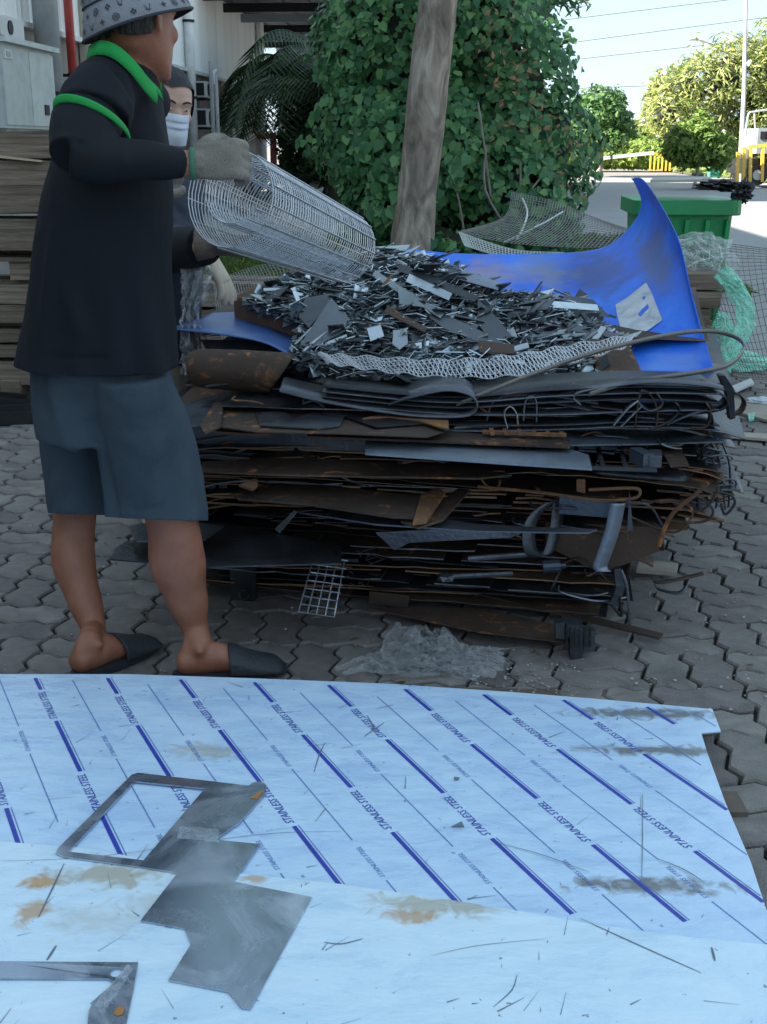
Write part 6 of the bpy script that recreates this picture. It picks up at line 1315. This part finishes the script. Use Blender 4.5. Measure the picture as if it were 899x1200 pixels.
def head_mb(mb, c, face, up, s_=1.0):
    f = Vector(face).normalized(); u = Vector(up); u = (u-f*u.dot(f)).normalized(); r = f.cross(u)
    Q = lambda a, b, k: Vector(c)+r*a*s_+f*b*s_+u*k*s_
    prof = [(-.118, .052, .03, .026), (-.108, .046, .04, .034), (-.088, .028, .052, .055), (-.06, .012, .062, .077), (-.03, .004, .069, .088), (0, 0, .074, .094), (.03, -.004, .077, .097), (.06, -.006, .075, .094), (.085, -.008, .064, .08), (.105, -.01, .044, .056), (.116, -.01, .016, .022)]
    lp(mb, [(Q(0, b, z), r*a*s_, f*d*s_) for z, b, a, d in prof], 28)
    lp(mb, [(Q(0, .086, .012), r*.008*s_, f*.006*s_), (Q(0, .1, -.012), r*.011*s_, f*.012*s_), (Q(0, .108, -.03), r*.015*s_, f*.014*s_), (Q(0, .098, -.04), r*.015*s_, f*.01*s_)], 12)      # nose
    for sg in (-1, 1):
        mb.ico(Q(sg*.012, .1, -.036), .0085*s_, 2); mb.tube(cr([Q(sg*.01, .094, .026), Q(sg*.032, .088, .031), Q(sg*.056, .068, .022)], 4), .0062*s_, 8); mb.ico(Q(sg*.042, .062, -.022), .022*s_, 2, (1, 1, 1))
        # ear: rim, lobe and bowl
        e_ = [Q(sg*.073, -.004, .028), Q(sg*.084, -.016, .034), Q(sg*.088, -.026, .018), Q(sg*.084, -.022, -.006), Q(sg*.076, -.01, -.026), Q(sg*.072, -.002, -.018)]
        mb.tube(cr(e_, 5), .0052*s_, 8); mb.ico(Q(sg*.077, -.011, .004), .018*s_, 2, (.45, .8, 1.3))
    mb.tube(cr([Q(-.024, .082, -.062), Q(0, .096, -.06), Q(.024, .082, -.062)], 5), .0058*s_, 8); mb.tube(cr([Q(-.02, .08, -.071), Q(0, .093, -.071), Q(.02, .08, -.071)], 5), .0062*s_, 8)
    mb.ico(Q(0, .078, -.1), .02*s_, 2, (1.1, .8, .7)); return Q
X1, Y1, Z1 = Vector((1, 0, 0)), Vector((0, 1, 0)), Vector((0, 0, 1))
# ---------------------------------------------------------------- worker 1 (front)
fx = Vector((.86, .5, 0)).normalized(); sx = Vector((-fx.y, fx.x, 0))      # facing right and away; sx = his left
w1 = empty('person', (pz(165, 795)).to_tuple(), 'worker in patterned bucket hat, green-trimmed black polo, shorts and sandals, gripping the mesh roll', 'person')
DM = 2.74
hipc = pd(128, 455, DM)
# feet
na, nt_ = pz(214, 797), pz(322, 789)      # near heel, toe
fa, ft = pz(92, 797), pz(186, 757)
def footdirs(a_, b_): d = (b_-a_); d.z = 0; return d.normalized()
nd = footdirs(na, nt_); fdv = footdirs(fa, ft)
body = MB()
def leg(heel, d, knee, hip, calf_pts, rads):
    ank = heel+d*.045+Z1*.1
    limb(body, [heel+d*.045+Z1*.045, ank]+calf_pts+[knee, hip], rads, 18, 6)
    s_ = d.cross(Z1)
    L_ = .24
    limb(body, [heel+d*.008+Z1*.05, heel+d*.022+Z1*.1, calf_pts[0]-d*.008, calf_pts[1]], [.024, .016, .018, .03], 12, 5)
    lp(body, [(heel-d*.012+Z1*.05, s_*.02, Z1*.018), (heel+d*.0+Z1*.048, s_*.031, Z1*.032), (heel+d*.04+Z1*.052, s_*.034, Z1*.04), (heel+d*.09+Z1*.055, s_*.034, Z1*.04), (heel+d*.14+Z1*.043, s_*.04, Z1*.028), (heel+d*.19+Z1*.034, s_*.044, Z1*.018), (heel+d*.215+Z1*.03, s_*.036, Z1*.012)], 18)
    for sg in (-1, 1): body.ico(ank+s_*.032*sg-Z1*.012, .0125, 2)
    for k in range(5):
        o_ = heel+d*(.205-.008*abs(k-1)*1.2)+s_*(-.03+.0165*k)+Z1*.03; limb(body, [o_, o_+d*.02+Z1*.003, o_+d*(.038-.004*k)-Z1*.004], [.0115-.001*k, .011-.001*k, .007], 10, 3)
nkn = pd(203, 606, 2.72); nank = None
leg(na, nd, pd(200, 604, 2.72), pd(165, 470, DM-.04), [pd(228, 735, 2.745), pd(219, 700, 2.74), pd(208, 658, 2.735)], [.034, .03, .034, .052, .069, .062, .08])
leg(fa, fdv, pd(88, 602, 2.92), pd(100, 470, DM+.1), [pd(110, 737, 2.82), pd(98, 700, 2.86), pd(86, 655, 2.89)], [.034, .029, .032, .045, .056, .054, .07])
tor = [(448, 118, 78), (400, 120, 74), (350, 122, 70), (300, 124, 68), (250, 128, 66), (200, 131, 64), (160, 133, 62), (125, 134, 60), (98, 136, 50), (80, 143, 34)]
rg = []
for y, x, hw in tor:
    c_ = pd(x, y, DM+.02); s_ = FPX/(c_.y*cp-(c_.z-CAMH)*sp); rg.append((c_, X1*hw/s_*.93, Y1*.115*(.75 if y < 90 else 1)))
lp(body, rg, 26)
neckb, neckt = pd(146, 88, DM+.01), pd(158, 40, DM+.01)
limb(body, [neckb-Z1*.05, neckb, neckt, neckt+Z1*.03], [.08, .07, .063, .058], 18)
face = Vector((.52, .85, -.06)).normalized()
hc = pd(158, 27, DM+.0); Qh = head_mb(body, hc, face, Vector((-.12, 0, 1)), .98)
# right arm
shl, elb, wr = pd(104, 118, 2.64), pd(93, 184, 2.5), pd(220, 192, 2.6)
limb(body, [pd(130, 105, 2.7), shl, pd(96, 150, 2.56), elb], [.045, .045, .034, .026], 16, 5); limb(body, [elb, pd(150, 188, 2.53), wr, wr+Vector((.02, .005, 0))], [.026, .03, .028, .026], 16, 5)
# left arm mostly hidden in front of the chest
ls_, le, lw = pd(165, 112, 2.84), pd(165, 195, 2.98), pd(176, 230, 3.1)
limb(body, [ls_, le], [.05, .042], 14); limb(body, [le, lw], [.042, .028], 14)
addmesh(remesh(body, .0058, 5, .5), 'body', m_skin, w1)
hm = MB(); lhw = pd(176, 230, 3.1); hand_mb(hm, lhw, Vector((.1, .9, .1)), Vector((0, -1, .2)), 1.0, (.7, .8, .8, .8)); addmesh(remesh(hm, .0028, 3), 'glove', m_glove, w1)
# glove of the right hand, back of hand toward the camera
hm = MB(); gw = pd(226, 192, 2.605)
hand_mb(hm, gw, Vector((.97, .22, .1)), Vector((.15, .95, -.3)), 1.02, (.95, 1.05, 1.1, 1.15), 1, 1.32, .1, .9)
hm.tube([gw-Vector((.004, 0, 0)), gw+Vector((.022, .003, 0))], .031, 16)
gm = remesh(hm, .003, 5)
folds(gm, [(pd(232, 180, 2.58), pd(262, 172, 2.56), .005, .003), (pd(232, 195, 2.58), pd(262, 196, 2.56), .005, .003), (pd(234, 208, 2.58), pd(260, 212, 2.56), .005, .0025)])
addmesh(gm, 'glove', m_glove, w1)
mb = MB(); mb.tube([gw-Vector((.006, 0, 0)), gw+Vector((.006, .001, 0))], .0335, 20); addmesh(mb.mesh('glove_cuff'), 'glove_cuff', M('green_cuff', [(.05, .16, .1), (.08, .22, .14)], 10, .9, bump=.4), w1)
# arm sleeve
sv = MB(); limb(sv, [pd(111, 120, 2.63), pd(100, 150, 2.555), elb+Vector((-.004, 0, -.002)), ], [.071, .07, .058], 18, 6); limb(sv, [elb+Vector((-.014, 0, .004)), pd(120, 187, 2.51), pd(160, 187, 2.54), pd(214, 192, 2.592)], [.05, .048, .041, .031], 18, 6)
sm = remesh(sv, .005, 6)
folds(sm, [(pd(66, 160, 2.46), pd(100, 175, 2.44), .01, .004), (pd(90, 165, 2.44), pd(125, 168, 2.46), .01, .004), (pd(100, 172, 2.44), pd(110, 200, 2.44), .009, -.005), (pd(130, 175, 2.46), pd(120, 205, 2.46), .007, .003), (pd(150, 172, 2.48), pd(142, 205, 2.48), .006, .003), (pd(175, 175, 2.5), pd(170, 205, 2.5), .006, .002)])
addmesh(sm, 'arm_sleeve', m_sleeve, w1)
# polo shirt
sh = MB(); st = [(455, 112, 95, .152), (437, 112, 93.5, .15), (425, 112.5, 93, .148), (380, 115, 88.5, .145), (330, 117.5, 83, .145), (280, 121, 80, .145), (230, 125.5, 76, .142), (185, 131, 67, .135), (150, 134, 60, .128), (122, 136, 54, .118), (100, 138, 49, .105), (84, 142, 44, .09), (72, 148, 33, .075), (62, 152, 26, .065)]
rg = []
for y, x, hw, d in st:
    c_ = pd(x, y, DM+.015); s_ = FPX/(c_.y*cp-(c_.z-CAMH)*sp); rg.append((c_, X1*hw/s_, Y1*d+Z1*.012))
lp(sh, rg, 30, .92)
limb(sh, [pd(138, 98, 2.71), pd(120, 108, 2.645), pd(113, 126, 2.6), pd(109, 140, 2.575)], [.064, .069, .075, .077], 22, 5)
limb(sh, [pd(158, 100, 2.8), pd(172, 125, 2.88)], [.06, .062], 18, 5)
shm = remesh(sh, .0062, 7)
folds(shm, [(pd(150, 150, 2.58), pd(160, 260, 2.58), .02, -.012), (pd(170, 150, 2.6), pd(182, 250, 2.6), .016, .008), (pd(125, 215, 2.55), pd(140, 330, 2.58), .022, .01), (pd(95, 215, 2.58), pd(90, 320, 2.58), .02, -.008), (pd(185, 230, 2.6), pd(178, 360, 2.6), .016, -.009), (pd(160, 280, 2.58), pd(165, 420, 2.58), .02, .007), (pd(60, 260, 2.62), pd(48, 400, 2.62), .02, .008), (pd(125, 340, 2.58), pd(110, 430, 2.58), .018, -.006), (pd(110, 75, 2.62), pd(150, 90, 2.6), .012, -.006), (pd(120, 85, 2.6), pd(155, 130, 2.58), .012, .007), (pd(140, 85, 2.6), pd(172, 150, 2.58), .01, -.005), (pd(80, 100, 2.58), pd(90, 130, 2.55), .012, .005), (pd(40, 418, 2.62), pd(190, 422, 2.6), .006, -.004), (pd(75, 340, 2.6), pd(100, 400, 2.6), .02, .008)])
c_ = pd(112, 430, DM); drape(shm, c_.x, c_.y, c_.z, c_.z+.35, .007, 9); a_ = pd(20, 428, DM); b_ = pd(204, 433, DM); hem(shm, c_, Vector((-(b_.z-a_.z)/(b_.x-a_.x), .02, 1)).normalized()*-1)
shell_(addmesh(shm, 'polo_shirt', m_shirt, w1))
# sleeve hem, collar
mb = MB(); c_ = pd(108, 144, 2.57); d = (pd(103, 150, 2.55)-pd(104, 132, 2.58)).normalized()
bm_ring = []
for off, rr in ((-.005, .083), (0, .0845), (.010, .085), (.012, .082), (.006, .078)):
    rg_ = []
    for k in range(40):
        a_ = 2*math.pi*k/40; X_ = Vector((1, 0, -.3)).normalized(); Y_ = Vector((0, 1, -.62)).normalized()
        rg_.append(c_+Vector((0, 0, -off))+X_*math.cos(a_)*rr*.94+Y_*math.sin(a_)*rr)
    bm_ring.append(rg_)
n = 40; vs = [p for r_ in bm_ring for p in r_]; fs = [(i*n+k, i*n+(k+1) % n, ((i+1) % 5)*n+(k+1) % n, ((i+1) % 5)*n+k) for i in range(5) for k in range(n)]
mb.add(vs, fs); mb.build('sleeve_trim', m_trim, w1, True)
colr = [pd(112, 62, 2.70), pd(125, 56, 2.655), pd(142, 62, 2.64), pd(160, 78, 2.645), pd(176, 98, 2.66), pd(189, 112, 2.69)]
P_ = cr(colr, 6); grid = []
for off, out in ((-.008, -.006), (.008, .004), (.012, .01), (-.002, .013), (-.014, .016)):
    grid.append([tuple(p+Vector((-.5*out if i > 6 else -out, -out, off*(1+.3*i/len(P_))))) for i, p in enumerate(P_)])
o = solid_grid(np.array(grid), .003).build('collar', m_trim, w1, True)
colb = [pd(112, 62, 2.70), pd(118, 58, 2.78), pd(140, 60, 2.83), pd(165, 72, 2.83), pd(188, 100, 2.76)]
P_ = cr(colb, 6); grid = [[tuple(p+Vector((0, out, off))) for p in P_] for off, out in ((-.01, 0), (.008, .003), (.008, .008), (-.02, .014))]
solid_grid(np.array(grid), .003).build('collar', m_trim, w1, True)
# shorts
so_ = MB()
def srings(l, D, dd, e=.95):
    rg = []
    for y, x, hw, tilt in l:
        c_ = pd(x, y, D); s_ = FPX/(c_.y*cp-(c_.z-CAMH)*sp); rg.append((c_, X1*hw/s_+Z1*tilt, Y1*dd+Z1*.0))
    lp(so_, rg, 26, e)
srings([(415, 117, 80, 0), (450, 119, 83, 0), (485, 125, 86, 0), (512, 131, 88, 0)], DM+.02, .128)
srings([(440, 152, 44, 0), (480, 160, 56, 0), (520, 172, 57, 0), (560, 179, 58, .004), (600, 184, 58, .01), (630, 185, 58, .014)], DM-.035, .105)
srings([(450, 84, 40, 0), (480, 85, 42, 0), (520, 88, 40, 0), (560, 91.5, 37, 0), (596, 94.5, 34.5, 0), (625, 95.5, 34, 0)], 2.86, .09)
som = remesh(so_, .0065, 7)
folds(som, [(pd(75, 432, 2.6), pd(128, 600, 2.62), .02, -.022), (pd(60, 450, 2.65), pd(100, 560, 2.68), .018, .01), (pd(100, 440, 2.58), pd(165, 500, 2.58), .02, .007), (pd(150, 440, 2.58), pd(205, 470, 2.6), .015, -.007), (pd(168, 436, 2.58), pd(172, 452, 2.58), .006, -.008), (pd(60, 520, 2.7), pd(110, 545, 2.7), .014, .006), (pd(58, 560, 2.7), pd(115, 570, 2.7), .014, -.005), (pd(140, 520, 2.58), pd(230, 560, 2.58), .025, .006), (pd(150, 560, 2.58), pd(225, 540, 2.58), .018, -.006), (pd(170, 450, 2.58), pd(190, 590, 2.58), .022, .006), (pd(130, 598, 2.6), pd(235, 592, 2.6), .005, -.0035), (pd(60, 590, 2.7), pd(122, 590, 2.7), .005, -.003)])
ph1, ph2 = pd(184, 609, DM-.14), pd(94, 602, 2.86); c_ = pd(184, 600, DM); drape(som, pd(178, 560, DM).x, DM, c_.z, c_.z+.28, .006, 8)
xs_ = Vector((1, 0, -.045)); nn = xs_.cross((ph2-ph1)).normalized(); nn = -nn if nn.z > 0 else nn
hem(som, ph1.lerp(ph2, .5), nn)
shell_(addmesh(som, 'shorts', m_short, w1))
# sandals
m_sand = M('black_sandal', [(.012, .015, .018), (.03, .035, .04)], 12, .65, bump=.35, bscale=90, rnd=0)
def sandal(heel, d):
    s_ = d.cross(Z1); mb = MB(); out = []
    for k in range(28):
        a_ = 2*math.pi*k/28; x = math.cos(a_); y = math.sin(a_); out.append(heel+d*(.118+x*.142)+s_*y*(.045+.008*x)+Z1*.004)
    mb.prism(out, (0, 0, .02)); sd_ = empty('sandal', heel, None, None); sd_.parent = w1; sd_.matrix_parent_inverse = Matrix.Translation(-w1.location)
    del sd_  # sandal parts hang directly under the person
    mb.build('sandal_sole', m_sand, w1)
    rows = []
    for t, hh in ((.115, .079), (.15, .066), (.19, .05), (.228, .04), (.248, .026)):
        wv_ = .052 if t < .2 else (.05 if t < .24 else .036)
        rows.append([heel+d*t+s_*(-wv_)+Z1*.022, heel+d*t+s_*(-wv_*.95)+Z1*(hh*.72), heel+d*t+s_*(-wv_*.5)+Z1*hh, heel+d*t+Z1*(hh*1.06), heel+d*t+s_*wv_*.5+Z1*hh, heel+d*t+s_*wv_*.95+Z1*(hh*.72), heel+d*t+s_*wv_+Z1*.022])
    solid_grid(patch(rows, 4, 4), .005).build('sandal_strap', m_sand, w1, True)
sandal(na, nd); sandal(fa, fdv)
for o in [o for o in bpy.data.objects if o.name.startswith('sandal') and o.type == 'EMPTY']: bpy.data.objects.remove(o)
# hair and hat
ha = Vector((-.3, -.05, 1)).normalized(); hx = Vector((1, 0, .3)).normalized(); hx = (hx-ha*hx.dot(ha)).normalized(); hy = ha.cross(hx)
mb = MB(); hcen = hc+Vector((-.012, -.004, .012))
bm = bmesh.new(); bmesh.ops.create_icosphere(bm, subdivisions=4, radius=1); fcut = face
for v in bm.verts:
    q = v.co.copy(); k = 1+.03*noise.noise(q*9); v.co = hcen+Vector((q.x*.083*k, q.y*.1*k, q.z*.105*k))
dl = [v for v in bm.verts if (v.co-hcen).dot(face) > -.012+.05*((v.co-hcen).z > .03) or (v.co-hcen).z < -.05]
bmesh.ops.delete(bm, geom=dl, context='VERTS'); me = bpy.data.meshes.new('hair'); bm.to_mesh(me); bm.free(); link('hair', me, m_hair, w1, True)
hb = pd(160, 24, DM-.005)
def hr(h, r, wob=0, sq=1.0): 
    o = []
    for k in range(48):
        a_ = 2*math.pi*k/48; rr = r*(1+wob*noise.noise(Vector((math.cos(a_)*1.8, math.sin(a_)*1.8, h*20)))); o.append(hb+ha*(h+wob*.05*math.sin(a_*3))+hx*math.cos(a_)*rr+hy*math.sin(a_)*rr*1.02)
    return o
prof = [(-.012, .1215, .03), (-.008, .1225, .03), (.02, .112, .03), (.04, .104, .03), (.047, .1, .02), (.052, .1, .02), (.07, .0985, .03), (.1, .094, .04), (.13, .088, .05), (.142, .078, .05), (.147, .05, .05), (.149, .01, 0)]
rings = [hr(*p) for p in prof]
inner = [hr(.03, .1, .02), hr(-.004, .118, .03)]
n = 48; vs = [p for r_ in rings for p in r_]; fs = [(i*n+k, i*n+(k+1) % n, (i+1)*n+(k+1) % n, (i+1)*n+k) for i in range(len(rings)-1) for k in range(n)]; fs.append(tuple((len(rings)-1)*n+k for k in range(n)))
mb = MB(); mb.add(vs, fs); hat = mb.build('bucket_hat', m_hat, w1, True)
mb = MB(); vs = [p for r_ in (rings[0], inner[1], inner[0]) for p in r_]; mb.add(vs, [(i*n+k, (i+1)*n+k, (i+1)*n+(k+1) % n, i*n+(k+1) % n) for i in range(2) for k in range(n)]); mb.build('hat_lining', m_hatd, hat, True)
mb = MB(); mb.tube(hr(-.01, .1222, .03), .0034, 6, True); mb.tube(hr(.05, .1012, .02), .002, 5, True); mb.build('hat_edge', m_hatd, hat, True)
def hatpt(a_, h):
    for (h0, r0, _), (h1, r1, _) in zip(prof[1:], prof[2:]):
        if h0 <= h <= h1: t = (h-h0)/(h1-h0); r = r0+(r1-r0)*t; wob = .035; break
    rr = r*(1+.03*noise.noise(Vector((math.cos(a_)*1.8, math.sin(a_)*1.8, h*20))))+.0022
    return hb+ha*(h+.0015*math.sin(a_*3))+hx*math.cos(a_)*rr+hy*math.sin(a_)*rr*1.02
def mark(a0, h0, kind, s_):
    r = .11; mb = MB(); T = lambda u, v: hatpt(a0+u*s_/r, h0+v*s_)
    def stroke(pts, wd=.17):
        for (x1, y1), (x2, y2) in zip(pts, pts[1:]):
            dx, dy = x2-x1, y2-y1; l = math.hypot(dx, dy); nx, ny = -dy/l*wd/2, dx/l*wd/2; mb.add([T(x1+nx, y1+ny), T(x2+nx, y2+ny), T(x2-nx, y2-ny), T(x1-nx, y1-ny)], [(0, 1, 2, 3)])
    C_ = [(math.cos(t), math.sin(t)) for t in np.linspace(0, 2*math.pi, 17)]
    if kind == 0:      # disc with four-petalled flower
        for q in range(16): mb.add([T(*C_[q]), T(*C_[q+1]), T(C_[q+1][0]*.78, C_[q+1][1]*.78), T(C_[q][0]*.78, C_[q][1]*.78)], [(0, 1, 2, 3)])
        for q in range(4): a_ = q*math.pi/2+math.pi/4; mb.add([T(math.cos(a_)*.75, math.sin(a_)*.75), T(math.cos(a_+.5)*.45, math.sin(a_+.5)*.45), T(0, 0), T(math.cos(a_-.5)*.45, math.sin(a_-.5)*.45)], [(0, 1, 2, 3)])
    elif kind == 1:    # four petals
        for q in range(4):
            a_ = q*math.pi/2; c_ = (math.cos(a_)*.5, math.sin(a_)*.5); mb.add([T(c_[0]+.34*math.cos(t), c_[1]+.34*math.sin(t)) for t in np.linspace(0, 6.283, 9)[:-1]], [tuple(range(8))])
    elif kind == 2:    # interlocked letters
        stroke([(-.8, .9), (0, -.9), (.8, .9)]); stroke([(-.5, .5), (-.5, -.6), (.6, -.6)])
    else:              # four-pointed star
        mb.add([T(math.cos(q*math.pi/4)*(.95 if q % 2 == 0 else .35), math.sin(q*math.pi/4)*(.95 if q % 2 == 0 else .35)) for q in range(8)], [tuple(range(8))])
    mb.build('hat_mark', m_hatd, hat)
k = 0
for row, h in enumerate((.006, .03, .064, .088, .112)):
    for q in range(22):
        a_ = (q+.5*(row % 2))*2*math.pi/22; mark(a_+random.uniform(-.03, .03), h, (q+row*2) % 4, .0075); k += 1
# ---------------------------------------------------------------- worker 2 (behind)
w2 = empty('person', pd(185, 700, 4.05).to_tuple()[:2]+(0,), 'masked worker in navy standing behind the first one, steadying the mesh roll from below', 'person')
D2 = 4.05; body = MB()
def r2(l, D, d, mb, e=1.0):
    rg = []
    for y, x, hw in l:
        c_ = pd(x, y, D); s_ = FPX/(c_.y*cp-(c_.z-CAMH)*sp); rg.append((c_, X1*hw/s_, Y1*d))
    lp(mb, rg, 22, e)
f2 = Vector((.5, -.84, -.16)).normalized()
h2 = pd(197, 126, D2-.02); Q2 = head_mb(body, h2, f2, Vector((.12, 0, 1)), .93)
limb(body, [pd(180, 195, D2), pd(184, 160, D2)], [.06, .055], 16)
r2([(420, 178, 46), (340, 178, 52), (260, 176, 56), (215, 176, 54), (192, 178, 34)], D2, .1, body)
s2, e2, wr2 = pd(200, 212, D2-.1), pd(190, 290, 3.75), pd(244, 289, 3.45)
limb(body, [s2, e2], [.055, .045], 14); limb(body, [e2, wr2], [.045, .03], 14)
s3, e3, wr3 = pd(150, 215, D2), pd(150, 300, 3.95), pd(238, 300, 3.75); limb(body, [s3, e3], [.055, .045], 14); limb(body, [e3, wr3], [.045, .03], 14)
gl = pd(178, 470, D2)
for x, xo in ((160, 150), (200, 208)):
    a_ = pd(x, 425, D2); b_ = Vector((a_.x, D2, .09)); limb(body, [a_, Vector((a_.x, D2-.02, .5)), b_], [.09, .062, .04], 14)
    lp(body, [(b_+Vector((0, .06, -.04)), X1*.04, Z1*.04), (b_+Vector((.03, -.05, -.05)), X1*.045, Z1*.035), (b_+Vector((.06, -.17, -.065)), X1*.035, Z1*.018)], 12)
addmesh(remesh(body, .0065, 4), 'body', m_skin2, w2)
for sg in (-1, 1):
    c_ = Q2(sg*.031, .0835, .006); mb = MB(); mb.ico(c_, .0085, 2, (1.15, 1, .42)); ey = mb.build('eye', m_eye, w2, True); mb = MB(); mb.ico(c_+f2*.0055, .0042, 2, (1, 1, .85)); mb.build('iris', m_iris, ey, True)
    mb = MB(); mb.tube(cr([Q2(sg*.012, .094, .026), Q2(sg*.032, .092, .033), Q2(sg*.054, .07, .026)], 4), .0032, 6); mb.build('eyebrow', m_hair, w2, True)
# mask
uu = (Vector((.12, 0, 1))-f2*Vector((.12, 0, 1)).dot(f2)).normalized(); rr_ = f2.cross(uu)
rows = []
for z, out in ((-.008, .01), (-.028, .02), (-.036, .013), (-.05, .023), (-.058, .015), (-.075, .02), (-.092, .014), (-.112, .0)):
    rows.append([Q2(-.07, .01, z), Q2(-.05, .068+out*.3, z), Q2(-.02, .1+out*.6, z), Q2(0, .108+out*.7, z), Q2(.02, .1+out*.6, z), Q2(.05, .068+out*.3, z), Q2(.07, .01, z)])
solid_grid(patch(rows, 4, 4), .002).build('face_mask', m_mask, w2, True)
mb = MB()
for sg in (-1, 1): mb.tube([Q2(sg*.068, .015, -.02), Q2(sg*.08, -.02, .02)], .0015, 4); mb.tube([Q2(sg*.068, .015, -.08), Q2(sg*.08, -.02, -.01)], .0015, 4)
mb.build('mask_strap', m_mask, w2)
bm = bmesh.new(); bmesh.ops.create_icosphere(bm, subdivisions=4, radius=1); hcn = Q2(0, -.012, .022)
for v in bm.verts: q = v.co.copy(); k_ = 1+.05*noise.noise(q*8)+.03*noise.noise(q*20); v.co = hcn+rr_*q.x*.083*k_+f2*q.y*.1*k_+uu*q.z*.106*k_
bmesh.ops.delete(bm, geom=[v for v in bm.verts if ((v.co-hcn).dot(f2) > .045 and (v.co-hcn).dot(uu) < .045) or (v.co-hcn).dot(uu) < -.05], context='VERTS'); me = bpy.data.meshes.new('hair'); bm.to_mesh(me); bm.free(); link('hair', me, m_hair, w2, True)
sh = MB(); r2([(424, 178, 58), (380, 178, 58), (320, 178, 60), (260, 178, 62), (222, 178, 60), (200, 179, 46), (188, 180, 30), (178, 182, 24)], D2, .125, sh, .95)
limb(sh, [pd(198, 208, D2-.02), pd(212, 235, D2-.14), pd(206, 278, 3.78)], [.07, .074, .066], 18); limb(sh, [pd(200, 285, 3.78), pd(215, 290, 3.62)], [.066, .06], 18); limb(sh, [pd(158, 212, D2), pd(152, 290, 3.95)], [.068, .06], 16); limb(sh, [pd(152, 300, 3.95), pd(225, 300, 3.8)], [.06, .05], 16)
j = remesh(sh, .007, 6)
folds(j, [(pd(205, 225, 3.8), pd(232, 245, 3.7), .012, .008), (pd(203, 240, 3.8), pd(235, 262, 3.7), .012, -.008), (pd(203, 255, 3.75), pd(232, 275, 3.65), .01, .008), (pd(215, 215, 3.8), pd(225, 270, 3.7), .01, -.005)])
addmesh(j, 'jacket', m_navy, w2)
mb = MB(); limb(mb, [pd(198, 290, 3.74), pd(222, 290, 3.6), pd(240, 288, 3.49)], [.07, .062, .056], 20); addmesh(remesh(mb, .006, 3), 'sleeve_cuff', m_sleeve, w2)
tr = MB(); r2([(415, 178, 56), (450, 178, 57), (480, 178, 58)], D2, .12, tr)
for x in (158, 200): a_ = pd(x, 455, D2); limb(tr, [a_+Z1*.05, Vector((a_.x, D2-.01, .45)), Vector((a_.x, D2, .1))], [.1, .08, .07], 16)
addmesh(remesh(tr, .008, 5), 'trousers', M('khaki_trousers', [(.2, .17, .13), (.28, .24, .19)], 5, .9, bump=.3), w2)
hm = MB(); gw2 = pd(243, 285, 3.46); hand_mb(hm, gw2, Vector((.98, -.06, -.1)), Vector((0, .25, 1)), 1.25, (.22, .28, .3, .35), -1, 1.25, .12, .3); hm.tube([gw2-Vector((.03, 0, 0)), gw2+Vector((.02, 0, 0))], [.05, .04], 14)
g2 = remesh(hm, .0035, 4); folds(g2, [(pd(246, 278, 3.4), pd(262, 279, 3.4), .004, .004), (pd(246, 286, 3.4), pd(262, 288, 3.4), .004, .004), (pd(246, 294, 3.4), pd(262, 295, 3.4), .004, .003)]); addmesh(g2, 'glove', m_glove2, w2)
hm = MB(); gw3 = pd(241, 296, 3.72); hand_mb(hm, gw3, Vector((.5, -.1, -.85)), Vector((-.8, .2, -.3)), 1.05, (.15, .2, .3, .35), 1, 1.25, .1, .3); addmesh(remesh(hm, .0035, 4), 'glove', m_beige, w2)
# hanging clear plastic beside him
P_ = np.zeros((46, 16, 3))
for j_ in range(46):
    for i in range(16):
        x = 212+(i/15)*(30+8*math.sin(j_*.2)); y = 300+j_*3.1; p = pd(x, y, 3.62+.02*math.sin(i*1.3+j_*.15)); q = Vector((i*.5, j_*.22, 4)); P_[j_, i] = p+Vector((noise.noise(q)*.012, noise.noise(q*1.9)*.05, noise.noise(q+Vector((7, 0, 0)))*.012))
tag(solid_grid(P_, .0006).build('plastic_sheet', filmmat('hanging_film', (.75, .78, .78), .22), None, True), 'long piece of clear plastic hanging down beside the second worker', 'plastic sheet')
